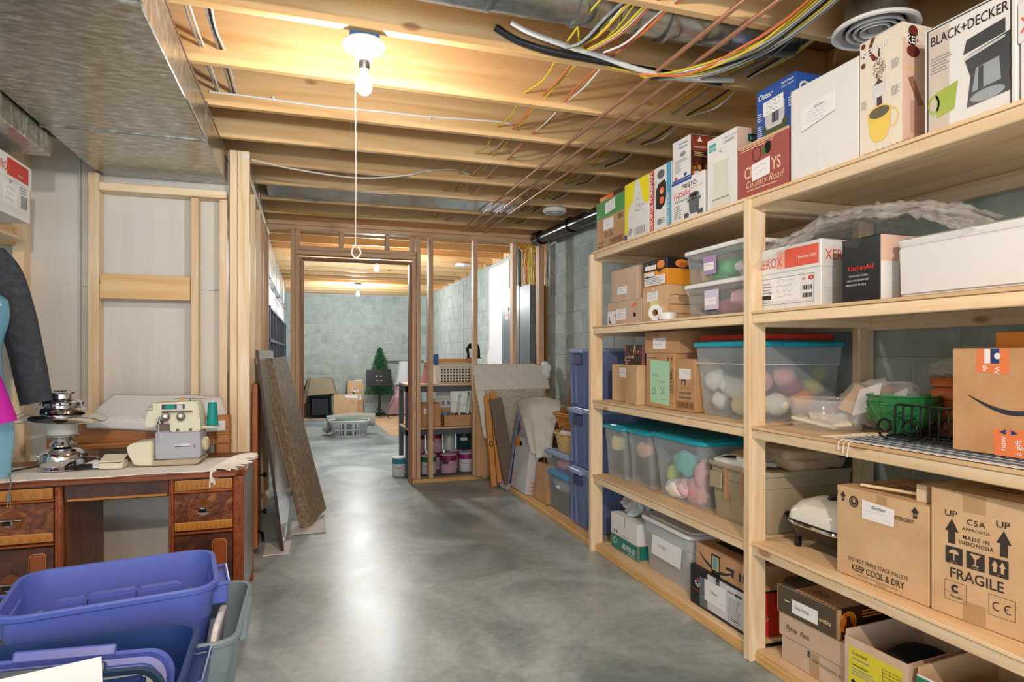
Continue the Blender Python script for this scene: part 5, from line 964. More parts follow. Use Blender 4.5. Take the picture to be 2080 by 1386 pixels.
ex('needle_block',[(-.10,.105),(-.038,.105),(-.038,.185),(-.10,.185)],-.045,.06,SG,.003); ex('smoked_guard',[(-.098,.165),(-.036,.165),(-.036,.195),(-.098,.195)],-.058,-.046,BRP,.002)
ex('cloth_plate',[(-.232,.095),(-.205,.112),(-.11,.12),(-.11,.005),(-.195,.008),(-.225,.06)],-.085,.055,SC,.004)
for x in (-.052,.022):
    LA('tension_dial',[(0,0),(.016,0),(.0175,.004),(.016,.012),(.012,.014),(0,.014)],P('grey_dial','6A6A70',.4),r,28,loc=(x,-.055,.236),rot=(R(90),0,0)); LA('dial_cap',[(0,0),(.009,0),(.009,.003),(0,.003)],PAPER,r,20,loc=(x,-.069,.236),rot=(R(90),0,0)); LA('dial_base',[(0,0),(.021,0),(.022,.006),(0,.008)],BRP,r,20,loc=(x,-.055,.231),rot=(R(90),0,0))
    for k in range(9):
        a=R(90+k*30-120); BX('dial_mark',-.001,.001,-.0005,.0005,-.0015,.0015,PAPER,r,0,loc=(x+.0135*math.cos(a),-.0695,.236+.0135*math.sin(a)))
BX('thread_window',-.075,.04,-.058,-.05,.266,.292,P('dark_window','3A3A40',.2),r,.004); BX('thread_spool',-.055,-.01,-.0595,-.052,.267,.29,P('teal_thread','128C88',.6),r,.002); BX('thread_spool',.0,.03,-.0595,-.052,.267,.29,P('pale_spool','C8C6D8',.5),r,.002); BX('ledge',-.072,.078,-.066,-.054,.252,.260,BRP,r,.002)
for k in range(5): BX('vent_slot',-.150+.004*k,-.114,-.0562,-.0545,.264+.006*k,.266+.006*k,BRP,r,0)
for x in (.005,.068): BX('latch_button',x-.008,x+.008,-.060,-.054,.160,.173,BRP,r,.002)
fz=Face(r,(-.01,-.0551,.085),(1,0,0),(0,0,1),.075,.02); fz.rect(0,0,1,.75,P('silver_badge','C8C8D0',.2,metal=.5),l=1); fz.rect(0,0,1,.2,INK,l=2); fz.text(.08,.32,.4,'Juki Lock 3',INKG,l=2); BX('red_button',.084,.091,-.0565,-.0545,.078,.092,P('maroon_button','8A3A44',.5),r,.001)
LA('hand_wheel',[(0,0),(.030,0),(.034,.006),(.034,.020),(.026,.028),(0,.028)],P('bone_plastic','C8C0A0',.45),r,32,loc=(.116,0,.09),rot=(0,R(90),0))
ex('spool_shelf',[(.10,.165),(.185,.165),(.19,.172),(.10,.176)],0,.09,SC,.002)
LA('thread_cone',[(.0,0),(.030,0),(.030,.006),(.022,.112),(.008,.116),(.008,.10),(0,.10)],P('teal_thread','128C88',.7,bump=.3),r,28,loc=(.155,.04,.177)); LA('cone_tip',[(.0,.112),(.014,.112),(.012,.122),(0,.122)],P('pale_cone','B8D8E8',.5),r,20,loc=(.155,.04,.177))
T('thread_guide_rod',[(-.03,.0,.312),(.02,.0,.316),(.08,.0,.313),(.165,.02,.311)],.0022,STEEL,r,8); BX('guide_clip',.0,.025,-.006,.006,.309,.320,P('amber_clip','D8963A',.4),r,.003); T('needle_bar',[(-.088,-.058,.20),(-.088,-.056,.10)],.003,CHROME,r,8); T('needle_lever',[(-.085,-.065,.235),(-.078,-.062,.20)],.005,CHROME,r,8)
T('thread_rod_post',[(.05,.02,.30),(.05,.0,.314)],.003,STEEL,r,8)
r=E('foot_pedal','cream foot pedal with black cord on the desk between machine and lantern','pedal',(-.875,3.36,.7125),-6)
BX('pedal_base',-.048,.052,-.035,.035,0,.034,SC,r,.004); 
bm=NB(); bx(bm,-.048,.052,-.035,.04,.036,.042); M_=Matrix.Rotation(R(8),4,'X')
for v in bm.verts: v.co=M_@v.co
for v in bm.verts: v.co.z+=(.014 if v.co.y>0 else 0)
bev(bm,.003); obj('pedal_plate',bm,SC,r); BX('pedal_slot',-.045,.050,-.0365,-.034,.028,.033,BRP,r,0)
CB=P('black_cord','1A1A1C',.45)
T('cord',[(-.04,.0,.03),(-.09,.02,.045),(-.15,.03,.04),(-.19,.01,.02),(-.17,-.03,.012)],.003,CB,r,7,sm=5)
bm=NB()
for k in range(9): 
    a=k*.7; tube(bm,[(-.13+.05*math.cos(a+t),-.035+.018*math.sin(a*1.3+t),.010+.004*(k%4)+.004*math.sin(t*3)) for t in (0,.9,1.8,2.7,3.6)],.003,6,sm=3)
obj('cord_bundle',bm,CB,r,smooth=True)
r=E('white_paper','curled white paper lying under the black pedal cord','paper',(-.97,3.42,.7125),0)
grid('sheet',16,12,lambda u,v:(-.07+.15*u+.02*v,-.05+.12*v-.04*u,.006+.030*math.sin(v*3)*math.sin(u*2.6)),PAPER,r,th=.001)
r=E('power_cord','grey two-pin plug dangling from its cord over the desk edge','cord',(-1.19,3.13,.71),0)
T('cord',[(-.08,.22,.02),(-.04,.10,.014),(.0,-.0,.012),(.006,-.010,-.005),(.0,-.012,-.05)],.003,P('grey_cord','6A7076',.45),r,7,sm=4); BX('plug_body',-.009,.009,-.019,-.007,-.082,-.048,P('grey_cord','6A7076',.45),r,.003); BX('plug_pin',-.007,-.004,-.014,-.012,-.102,-.082,P('brass','C8A850',.3,metal=.8),r,0); BX('plug_pin',.004,.007,-.014,-.012,-.102,-.082,P('brass','C8A850',.3,metal=.8),r,0)
r=T('lamp_cord',[(-1.30,3.36,.714),(-1.24,3.42,.720),(-1.17,3.47,.722),(-1.12,3.52,.722),(-1.02,3.55,.72),(-.96,3.53,.72)],.004,CB,n=7,sm=5); tag(r,'black cord snaking on the desk top behind the lantern foot','cord')
# oak rail with foam behind the desk
OAK=lambda a:wood('golden_oak',a,('8A5424','A86C34','BE8446'),rough=.4,knots=False,ring=10)
r=E('oak_headboard','carved golden oak rail with end post standing behind the desk','furniture part',(-.85,3.80,0))
BX('rail',-.36,.36,-.012,.018,.745,.905,OAK(0),r,.004); BX('rail_moulding',-.36,.36,-.022,-.011,.782,.796,OAK(0),r,.003); BX('rail_moulding',-.36,.36,-.020,-.011,.760,.768,OAK(0),r,.002)
BX('end_post',.362,.432,-.03,.04,0,.905,OAK(2),r,.004)
for z in (.75,.80,.835): BX('post_moulding',.358,.436,-.034,.044,z,z+.012,OAK(0),r,.003)
BX('end_post',-.43,-.362,-.03,.04,0,.905,OAK(2),r,.004)
for k in range(14): T('carved_leaf',[(-.26+.018*k,-.0135,.855+.012*math.sin(k*1.7)),(-.25+.018*k,-.0145,.868+.010*math.cos(k*1.3)),(-.242+.018*k,-.0135,.858)],.0035,OAK(0),r,5,sm=3)
FM=P('white_foam_sheet','DCDDE1',.6,var=.02)
r=E('foam_sheet','white foam sheet draped over the oak rail and leaning on the studs','foam',(-.80,3.80,.915))
grid('sheet',40,18,lambda u,v:(-.30+.66*u-(.0 if v<.3 else .0)+.10*max(0,v-.3)*(1-u*1.6),-.045+.21*v if v>.25 else -.045+.004*v,(-.055+.055*v/.25 if v<.25 else .11*(v-.25)/.75)-.02*math.sin(u*3.1)*(v<.25)+.006*math.sin(u*6+v*3)+ (-.035*u*u)),FM,r,th=.004)
# garments
SUIT=mottled('charcoal_wool',('2E3138','383C44','454A54'),40,(.85,.95),.3,4,240)
r=E('garment_rod','wooden closet rod at the picture edge above the hanging clothes','rod',(-1.62,3.40,1.755),0); T('rod',[(-.9,0,0),(.18,0,0)],.016,pine(0),r,14); 
T('support_strap',[(.10,0,.016),(.10,.03,.25),(.10,.56,.26)],.006,STEEL,r,8)
r=E('blazer','charcoal wool blazer sleeve hanging at the left picture edge','clothing',(-1.42,3.36,1.69))
bm=NB(); tube(bm,[(.06,.0,-.02),(.12,-.01,-.10),(.165,-.015,-.25),(.205,-.02,-.42),(.235,-.02,-.60),(.245,-.02,-.665)],.08,20,sm=4,rad=None)
for v in bm.verts: v.co.y*=.6; v.co.x+=.004*noise.noise(v.co*9)
n_=len(bm.verts)
for v in bm.verts:
    t=min(1,max(0,-v.co.z/.66)); cx=.06+.19*t**.8; v.co.x=cx+(v.co.x-cx)*(1-.22*t)
obj('sleeve',bm,SUIT,r,auto=60)
blobj=blob('torso',-.10,.0,-.36,.19,.07,.40,SUIT,r,3,.12,4,4); T('hanger',[(-.14,.03,.085),(-.13,.03,.05),(-.12,.02,.02),(.05,.01,-.02)],.004,STEEL,r,8,sm=4)
T('sleeve_seam',[(.10,-.062,-.08),(.135,-.064,-.25),(.175,-.060,-.45),(.21,-.055,-.655)],.0022,P('dark_seam','1E2126',.9),r,5,sm=3)
r=E('garment_bag','translucent blue plastic garment bag hanging beside the blazer','clothing',(-1.36,3.26,.76))
BGP=plain('blue_bag_film','7FC0DC',.15,alpha=.6,spec=1,var=.3,bump=2,scale=5)
def gb(u,v):
    a=u*2*math.pi; k=1+.14*noise.noise(Vector((math.cos(a)*1.5,math.sin(a)*1.5,v*5))); z=.80*v; rx=.13*(1-.35*v)*(1 if v<.9 else (1-v)*8+.2)
    return ((rx*math.cos(a)+.018*math.sin(v*9))*k,.06*math.sin(a)*k,z-.05*(v<.03)+.02*noise.noise(Vector((math.cos(a)*3,math.sin(a)*3,0)))*(1-v))
grid('bag_film',40,40,gb,BGP,r); 
r=E('magenta_jacket','bright magenta sleeve cuff at the left picture edge','clothing',(-1.225,3.10,.96)); bm=NB(); tube(bm,[(-.06,0,.26),(-.03,0,.16),(.012,0,.03),(.020,0,.0)],.05,16,sm=3); obj('sleeve',bm,P('magenta_cloth','C21FA8',.8,bump=.2),r,auto=60); blob('jacket_body',-.12,.02,.30,.10,.05,.32,P('magenta_cloth','C21FA8',.8),r,3,.1,4,3)
# copy paper box up on the left, on its plank
r=E('plank_shelf','pale plank shelf carrying the copy paper box at upper left','shelf',(-1.7,3.55,1.841)); board('plank',-.45,.27,-.35,.40,-.0,.018,r,pine); 
board('bracket',-.40,-.36,.10,.40,-.09,-.001,r,pine)
r,f,s,g=paperbox('copy_paper_box','white copy paper box with red lid panel on the plank at upper left',(-1.395,3.12,1.8605),0,.29,.39,.262,front=None,redp=None,labels=False)
s.rect(.35,.14,.9,.86,P('red_print2','CC3A34',.45),'printed_panel',2); s.text(.62,.3,.14,'Business',PAPER,l=4); 
hs=Face(r,(.14,.005,0),(0,1,0),(0,0,1),.39,.18); hs.label(.25,.25,.62,.75,3,ink=INKG); hs.bars(.72,.3,.9,.62,8,INKG); hs.lines(.7,.65,.9,.85,3,INKG); hs.ring(.45,.86,.03,.07,.5,INKG); hs.rect(.5,.85,.515,1,P('hole_dark','0E0A0A',.9),'slot',2)
# ---------------- tubs in the foreground ----------------
r=tote('storage_tub','open grey plastic tub on the floor with the violet tub nested in it',(-.525,2.27,.001),0,.65,.53,.40,GREYP,None,rc=.06,taper=.80,open_=True,hand=False); 
for sx in (-1,1): BX('handle',sx*.322-.012,sx*.322+.012,-.11,.11,.33,.392,GREYP,r,.004)
r=E('basin_lid_sheet','white plastic lid standing on edge inside the grey tub','lid',(-.285,2.24,.125),0)
LO('lid_panel',[(.26,.24,0,.06),(.27,.25,.004,.06),(.27,.25,.018,.06),(.255,.235,.022,.055),(.23,.21,.008,.05)],WLID,r,n=6,rot=(0,R(-82),0),loc=(0,0,.135))
def bigtub(label,loc,rz,w,d,h,m,ribs=True):
    r=tote('storage_tub',label,loc,rz,w,d,h,m,None,rc=.07,taper=.80,open_=True,hand=False)
    for sx in (-1,1):
        bm=NB(); x0=sx*(w/2-.004); 
        tube(bm,[(x0,-.10,h-.04),(x0+sx*.035,-.095,h-.035),(x0+sx*.036,.095,h-.035),(x0,.10,h-.04)],.006,8)
        obj('handle_edge',bm,m,r,auto=40)
        BX('handle',min(x0-sx*.02,x0+sx*.034),max(x0-sx*.02,x0+sx*.034),-.095,.095,h-.105,h-.045,m,r,.006)
    # stepped ledge moulded into the floor of the tub
    bm=NB(); tw,td=w*.80-.03,d*.78-.03
    [bx(bm,tw*(a),tw*(b),td*.04+dy,td*.20+dy,.006,h*.875) for a,b,dy in ((-.40,-.20,-.01),(-.195,.12,.008),(.125,.42,.0))]; bx(bm,-tw*.46,-tw*.38,-td*.3,-td*.02,.006,h*.58); bev(bm,.008,2); obj('moulded_ledge',bm,m,r,auto=40)
    return r
bigtub('open violet-blue plastic tub standing in the grey tub before the desk',(-.585,2.30,.115),10,.575,.43,.41,PURP)
nv=bigtub('open navy blue tub holding loose lids, nearest the camera',(-.595,1.765,.001),2,.62,.43,.48,NAVY)
LIDN=P('dark_slate_lid','33506E',.35,var=.03)
def lidz(label,loc,rot,m,w=.50,d=.36):
    r=E('tub_lid',label,'lid',loc,0,None,rot=rot)
    LO('lid_panel',[(w,d,0,.07),(w+.008,d+.008,.004,.07),(w+.008,d+.008,.022,.07),(w-.01,d-.01,.026,.065),(w-.03,d-.03,.014,.06),(w-.06,d-.06,.014,.05),(w-.07,d-.07,.022,.05)],m,r,n=8)
    for sy in (-1,1): BX('rim_tab',-w*.22,w*.22,sy*(d/2+.008)-.014,sy*(d/2+.008)+.014,.001,.030,m,r,.004)
    return r
lidz('violet lid standing tilted in the navy tub, hindmost of its lids',(-.60,1.80,.305),(R(64),R(6),R(8)),PURP)
lidz('dark slate lid tilted in the navy tub, middle of its lids',(-.61,1.745,.285),(R(62),R(6),R(8)),LIDN)
lidz('dark slate lid tilted in the navy tub, foremost of its lids',(-.66,1.70,.27),(R(60),R(9),R(8)),LIDN)
r=E('white_card','white card sheet propped in front of the lids in the navy tub','card',(-.60,1.62,.30),6); BX('sheet',-.20,.16,-.001,.001,-.10,.235,PAPER,r,0,rot=(R(-12),R(-4),0))
# ---------------- panels leaning on the left stud wall ----------------
r=E('glossy_panel','tall glossy dark-edged panel leaning against the left stud wall','panel',(-.168,4.17,.006))
def lean(name,parent,p0,p1,p2,p3,th,m,b=.002):
    """board through four corners with thickness th along its normal"""
    bm=NB(); P_=[Vector(p) for p in (p0,p1,p2,p3)]; n=(P_[1]-P_[0]).cross(P_[3]-P_[0]).normalized()
    a=[bm.verts.new(p) for p in P_]; c_=[bm.verts.new(p+n*th) for p in P_]
    bm.faces.new(a[::-1]); bm.faces.new(c_)
    for i in range(4): bm.faces.new((a[i],a[(i+1)%4],c_[(i+1)%4],c_[i]))
    bmesh.ops.recalc_face_normals(bm,faces=bm.faces[:])
    if b: bev(bm,b)
    return obj(name,bm,m,parent)
GLP=mottled('glossy_brown_laminate',('8E8478','A0978A','B4ACA0'),2,(.12,.18),.0,4,10,stretch=(1,1,.3))
lean('panel_face',r,(0,0,0),(.0,1.62,0),(-.150,1.62,1.262),(-.150,0,1.262),.018,GLP)
lean('dark_edge',r,(.0,-.003,0),(.018,-.003,.002),(-.132,-.003,1.264),(-.150,-.003,1.262),.003,P('dark_brown_edge','3A1E1A',.4),0)
r=E('laminate_countertop','granite-look laminate countertop piece leaning on the stud wall beside the doorway','countertop',(-.03,4.70,.010))
LAM=mottled('brown_granite_laminate',('6A5A48','86745E','A08C72','B6A48C'),38,(.3,.4),.05,6,160)
lean('deck_panel',r,(.02,.005,0),(.135,.40,.015),(-.165,.58,1.205),(-.255,.20,1.200),.026,LAM,.003)
lean('backsplash',r,(-.030,-.04,0),(.02,.0,.0),(-.257,.20,1.205),(-.325,.03,1.195),.022,LAM,.003)
T('cove_strip',[(.016,.0,.03),(-.252,.193,1.19)],.014,LAM,r,10)
T('dark_edge_strip',[(.140,.398,.02),(-.160,.578,1.20)],.005,P('dark_purple_edge','2E2230',.4),r,8)
r=E('foam_wrap','white foam wrap on the floor under the countertop piece','foam',(.0,4.65,.001)); FW=P('white_foam_wrap','E2E0DA',.7,bump=.2)
grid('sheet',14,14,lambda u,v:(-.13+.24*u,-.13+.36*v,.002+.005*abs(math.sin(u*5+v*4))),FW,r,th=.002)
r=E('foam_wrap','white foam wrap on the floor under the dark edge of the glossy panel','foam',(-.2,4.22,.001))
grid('sheet',14,14,lambda u,v:(-.075+.16*u,-.12+.30*v,.002+.004*abs(math.sin(u*4+v*5))),FW,r,th=.002)
r=E('door_slab','orange-brown wooden door slab with black knobs behind the glossy panel','door slab',(-.32,4.15,.04)); JBR=lambda a:wood('red_cedar',a,('8A4A24','A05C30','B4703E'),knots=False)
BX('slab',-.016,.016,.0,.25,0,1.02,JBR(2),r,.003)
for z in (.45,.22): T('knob_stem',[(.016,-.0+.04,z),(.05,.04,z)],.008,DARKM,r,10); LA('knob',[(0,0),(.014,.002),(.018,.012),(.012,.022),(0,.024)],DARKM,r,18,loc=(.045,.04,z),rot=(0,R(90),0))
T('lever_handle',[(.018,.03,.10),(.045,.01,.09),(.05,-.02,.05)],.010,DARKM,r,10)
# ---------------- totes and baskets past the shelving ----------------
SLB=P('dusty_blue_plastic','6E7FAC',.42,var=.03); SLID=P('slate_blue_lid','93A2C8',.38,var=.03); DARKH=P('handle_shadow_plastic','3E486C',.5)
for k,(z,lb) in enumerate(((.041,'bottom slate-blue tote of the stack of three left of the shelving'),(.457,'middle slate-blue tote of the stack of three left of the shelving'),(.873,'topmost slate-blue tote of the stack of three left of the shelving'))):
    r=tote('stacked_tote',lb,(2.045,3.945,z),-90,.45,.58,.398,SLB,SLID,'slate-blue tote stack',rc=.05,taper=.86,hand=False)
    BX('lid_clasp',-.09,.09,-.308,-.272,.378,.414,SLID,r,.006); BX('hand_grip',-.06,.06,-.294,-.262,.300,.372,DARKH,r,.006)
    for x in (-.15,-.075,.075,.15): BX('rib',x-.007,x+.007,-.268,-.247,.02,.30,SLB,r,.003)
    for y in (-.2,-.07,.07,.2): BX('side_rib',.192,.212,y-.008,y+.008,.03,.30,SLB,r,.003)
r=tote('small_tote','clear tote with bright blue lid of white stuffing, on the floor plate',(1.985,4.405,.0395),-90,.44,.40,.285,P('smoky_clear_plastic','9AA8B4',.3,alpha=.5),P('bright_blue_lid','3E9AD8',.35),rc=.03,taper=.86,hand=False); blob('stuffing',-.02,-.10,.20,.16,.08,.055,P('white_stuffing','E4E6E8',.95),r,2,.4,7,4)
r=tote('small_tote','shallow clear tote with pale blue lid of pink cloth, beneath the oval basket',(1.985,4.42,.338),-90,.48,.42,.142,CLEARP,P('pale_blue_lid','8AA6CC',.35),rc=.03,taper=.88,hand=False); blob('folded_cloth',.03,-.10,.06,.15,.07,.045,P('pink_cloth','D88AA0',.8),r,4,.2); 
WK=P('straw_wicker','D6B47A',.7,var=.15,scale=50); WK2=P('honey_splint','B8782C',.5,var=.15,scale=30)
def basket(name,label,loc,rz,w,d,h,m,rows,cols,oval=True,wv=.006):
    r=E(name,label,'basket',loc,rz); 
    def P_(a,z,o=0):
        k=.80+.20*z/h
        if oval: return ((w/2*k+o)*math.cos(a),(d/2*k+o)*math.sin(a),z)
        e=.45; cx,cy=math.cos(a),math.sin(a); return ((w/2*k+o)*math.copysign(abs(cx)**e,cx),(d/2*k+o)*math.copysign(abs(cy)**e,cy),z)
    bm=NB(); N_=cols*6
    for j in range(rows):
        z=h*(j+.5)/rows; hh=h/rows*.46; ring=[]
        for k in range(N_):
            a=2*math.pi*k/N_; o=wv*math.sin(k*math.pi/3+j*math.pi); p=P_(a,z,o); ring.append((bm.verts.new((p[0],p[1],z-hh)),bm.verts.new((p[0],p[1],z+hh))))
        for k in range(N_): bm.faces.new((ring[k][0],ring[(k+1)%N_][0],ring[(k+1)%N_][1],ring[k][1]))
    o=obj('woven_side',bm,m,r,smooth=False); o['kind']='stuff'
    bm=NB(); 
    for k in range(cols*2):
        a=2*math.pi*k/(cols*2); tube(bm,[P_(a,.001,-.001),P_(a,h,-.001)],.0035,5)
    o=obj('spokes',bm,m,r); o['kind']='stuff'
    bm=NB(); vs=[bm.verts.new(P_(2*math.pi*k/40,.003)) for k in range(40)]; bm.faces.new(vs); obj('bottom',bm,m,r)
    T('rim',[P_(2*math.pi*k/40,h,.003) for k in range(41)],.008,m,r,8)
    return r,P_
r,_=basket('oval_basket','oval straw basket of folded cloths on the pale blue lid',(1.985,4.44,.494),-90,.44,.34,.14,WK,9,16)
blob('white_cloth',0,0,.135,.18,.13,.035,WC,r,2,.1); blob('maroon_cloth',.04,-.02,.115,.16,.13,.03,P('maroon_cloth','7A2A4A',.9),r,6,.1)
BX('grip_hole',-.10,-.06,-.172,-.150,.085,.105,P('hole_dark','0E0A0A',.9),r,.004)
r,PP=basket('handled_basket','honey splint picnic basket with tall arched handle, atop the oval basket',(1.98,4.44,.668),-84,.36,.27,.115,WK2,5,12,False,.004)
LO('top_band',[(.362,.272,.092,.06),(.370,.280,.094,.06),(.370,.280,.120,.06),(.362,.272,.122,.06)],P('honey_band','C48A3E',.45),r,(False,False),n=6)
bm=NB(); pts=[(0,-.135,.10),(-.0,-.13,.17),(.0,-.09,.24),(.0,0,.275),(0,.09,.24),(0,.13,.17),(0,.135,.10)]; pts=[(a,b,.1+(c_-.1)*1.5) for a,b,c_ in pts]
sp=smoothpts(pts,6); pr=None
for p in sp:
    cur=[bm.verts.new(p+Vector((-.012,0,0))),bm.verts.new(p+Vector((.012,0,0))),bm.verts.new(p*1.0+Vector((.012,0,.006))),bm.verts.new(p+Vector((-.012,0,.006)))]
    if pr:
        for i in range(4): bm.faces.new((pr[i],pr[(i+1)%4],cur[(i+1)%4],cur[i]))
    pr=cur
h=obj('arched_handle',bm,P('honey_band','C48A3E',.45),r,rot=(0,0,R(90)))
# flat cartons leaning
r=E('flat_carton','flat brown carton standing on edge beside the bright blue lidded tote','box',(1.83,4.78,.0395)); BX('carton',-.035,.035,-.16,.16,0,.295,CARD,r,.002,rot=(0,R(7),0))
r=E('television_carton','tall thin white carton with orange tape and an open grey flap','box',(1.79,5.20,.0395)); 
q=BX('carton',-.045,.045,-.19,.19,0,.46,P('pale_grey_carton','C9CCD0',.5),r,.002,rot=(0,R(7),0)); g=Face(q,(-.045,.19,0),(0,-1,0),(0,0,1),.38,.46)
g.rect(0,.80,.28,1,P('orange_tape2','E8922E',.4),'orange_tape',1); g.ell(.36,.88,.09,.05,P('hole_dark','0E0A0A',.9),'hand_hole',2); g.lines(.05,.04,.3,.25,5,P('pale_coral_print','EFB4A8',.45)); g=Face(q,(-.045,-.19,0),(1,0,0),(0,0,1),.09,.46); g.rect(0,.80,1,1,P('orange_tape2','E8922E',.4),'orange_tape',1); g.lines(.5,.04,.9,.25,3,ORANGE)
BX('flap',-.002,.002,-.12,.16,0,.16,P('grey_inner_card','9A9C9E',.7),q,.001,loc=(-.043,0,.46),rot=(0,R(16),0))
def leaner(name,label,cat,x0,y0,w,t_,h,m,lean_,axis='x',rz=0,b=.003):
    """board standing on its end; w along Y, t_ along X, leaning back by lean_ degrees"""
    r=E(name,label,cat,(x0,y0,.0395 if x0>1.72 and y0<5.9 else .001),rz); BX('board',-t_/2,t_/2,-w/2,w/2,0,h,m,r,b,rot=(0,R(lean_),0) if axis=='x' else (R(-lean_),0,0)); return r
ORW=lambda a:wood('orange_pine',a,('B8742E','CC8A42','DC9E58'),knots=False)
for k,(x,lb) in enumerate(((1.650,'narrow orange-stained bifold door panel with round pull, the left one'),(1.706,'narrow orange-stained bifold door panel with round pull, the right one'))):
    r=E('bifold_panel',lb,'door panel',(x,5.60,.0395 if x>1.68 else .001),0,'bifold door panels'); q=BX('panel',-.026,.026,0,.045,0,.85,ORW(2),r,.003,rot=(R(-4),R(-3.5),0)); 
    T('round_pull',[(.013*math.cos(R(a)),-.004,.40+.026*math.sin(R(a))) for a in range(0,361,24)],.004,DARKM,q,7)
r=leaner('dark_board','dark brown board leaning right of the bifold door panels','board',1.775,5.50,.035,.12,.80,P('dark_taupe_board','6A5A4C',.5,var=.1),6,'y'); r.children[0].rotation_euler=(R(-9),R(-8),0)
leaner('framed_board','thin board with violet edge leaning behind the white television carton','board',1.765,5.50,.10,.012,.66,P('violet_edge','6A4A72',.5),9)
leaner('framed_board','thin blue-grey framed board leaning beside the violet-edged board','board',1.752,5.51,.07,.010,.66,P('blue_grey_frame','8A9AAC',.5),9)
leaner('pine_plank','short orange pine plank standing behind the violet-edged board','plank',1.835,5.56,.03,.11,.645,ORW(2),8); leaner('red_plank','dark red wooden plank standing behind the television carton','plank',1.90,5.50,.03,.07,.60,P('dark_red_wood','7A3020',.4,var=.15),8)
for k,(x,w_,m,h_,lb) in enumerate(((1.66,.04,P('pale_metal','B4B8C0',.4),.86,'narrow pale metal strip leaning against the partition'),(1.715,.05,P('charcoal_strip','4A4E58',.5),.80,'narrow charcoal strip leaning against the partition'),(1.775,.055,P('steel_blue_strip','6E8CA4',.5),.34,'short steel-blue strip leaning low against the partition'))):
    r=E('leaning_strip',lb,'strip',(x-.03,5.86,.0395 if k else .0395)); BX('strip',-w_/2,w_/2,0,.02,0,h_,m,r,.002,rot=(R(-3),R(-1.5),0))
# white quilted sheet draped
QT=P('quilted_sheet','D9D5CD',.9,bump=.5); 
r=E('quilted_sheet','white quilted sheet draped over panels in front of the partition','bedding',(1.9,5.745,.90))
def qf(u,v):
    x=-.395+.76*u; z=.262*v
    if v>.93: z=.262*.93
    y=.10*v+(.12*(v-.93)/.07 if v>.93 else 0)+.006*math.sin((u*9+v*4)*3)*.4
    z-=.05*max(0,(u-.82)/.18)**2*(v)
    return (x+.006*math.sin(v*40),y,z+.003*math.sin(u*70))
q=grid('sheet_cloth',60,40,qf,QT,r,th=.004)
grid('hanging_edge',6,30,lambda u,v:(-.395+.09*u+.085*(1-v)**1.0+.004*math.sin(v*60),-.01+.012*math.sin(v*7),-.46*(1-v)),QT,r,th=.004)
BX('panel_core',-.36,.34,.115,.135,-.85,.24,CARD,r,.003)
blob('white_bundle',.36,.10,.18,.05,.06,.09,WC,r,3,.3,6,3)
RUG=mottled('flecked_woven_rug',('8A8490','BFB6A6','D2C8B4','C6B48E'),30,(.9,.95),.8,6,160,stretch=(1,1,3))
r=E('woven_rug','flecked cream woven rug hanging below the quilted sheet','rug',(1.9,5.70,.42))
grid('rug_cloth',40,50,lambda u,v:(-.30+.08*(1-v)*1.6+(.62-.30*(1-v))*u+.004*math.sin(v*120),.0+.05*v+.008*math.sin(u*8+v*3),-.10+.58*v),RUG,r,th=.006)
# throw blanket
BL=mottled('cream_plaid_throw',('CFC9BE','D6D2C8','DEDBD4'),5,(.9,.95),.5,3,150,stretch=(3,1,3))
r=E('throw_blanket','cream fringed throw blanket heaped over boards beside the baskets','blanket',(1.95,5.12,.62))
BC=[[(1.86,5.52,.79),(1.92,5.30,.85),(2.06,4.97,.84)],[(1.80,5.26,.69),(1.87,5.12,.745),(2.02,4.88,.775)],[(1.79,5.12,.56),(1.83,4.98,.60),(1.95,4.86,.60)],[(1.81,5.00,.40),(1.84,4.92,.37),(1.92,4.86,.38)]]
def bf(u,v):
    def cr(p,t):
        n=len(p)-1; k=min(n-1,int(t*n)); f=t*n-k; g=[Vector(p[max(0,k-1)]),Vector(p[k]),Vector(p[k+1]),Vector(p[min(n,k+2)])]
        return .5*((2*g[1])+(g[2]-g[0])*f+(2*g[0]-5*g[1]+4*g[2]-g[3])*f*f+(3*g[1]-g[0]-3*g[2]+g[3])*f**3)
    q=cr([cr(r_,u) for r_ in BC],v)-Vector((1.95,5.12,.62)); q.x+=.012*math.sin(u*17+v*3)*v; q.z+=.008*math.sin(u*11)
    return tuple(q)
grid('throw_cloth',60,44,bf,BL,r,th=.006)
for k in range(26):
    v=.12+.88*k/25; p=bf(0,v); T('tassel',[p,(p[0]-.010,p[1]+.015,p[2]-.022),(p[0]-.016+.010*rnd.random(),p[1]+.02,p[2]-.05)],.003,P('tassel_yarn','A8A0AA',.9),r,5,sm=2)
BX('core_board',.16,.20,-.25,.36,-.58,.17,CARD,r,.003)
# loose shaving strip of patterned cloth on the floor plate
r=E('patterned_cloth','violet patterned cloth trailing over the floor plate below the leaning boards','cloth',(1.73,5.50,.001)); grid('cloth',10,30,lambda u,v:(-.035+.12*u,-.14+.40*v,.006+(.045*min(1,u*3))+.006*math.sin(v*14)),mottled('violet_print_cloth',('5A4A70','B8AEC8','E0DCE4','3A3048'),60,(.8,.9),.2,3,90),r,th=.004)
# ---------------- behind the partition: steel shelving ----------------
SGR=P('grey_shelf_plastic','4E525E',.5,var=.03)
r=E('utility_shelving','dark grey utility shelving standing behind the stud partition','shelf',(1.36,6.50,0))
for x in (-.44,.40):
    for y in (-.24,.22): BX('post',x,x+.045,y,y+.045,0,.93,SGR,r,.004)
for z in (.42,.86): 
    BX('shelf_panel',-.44,.445,-.24,.265,z,z+.06,SGR,r,.004); BX('top_board',-.44,.445,-.245,.27,z+.0605,z+.078,PLY[0],r,.001)
BX('shelf_panel',-.44,.445,-.20,.265,.0,.02,SGR,r,.004)
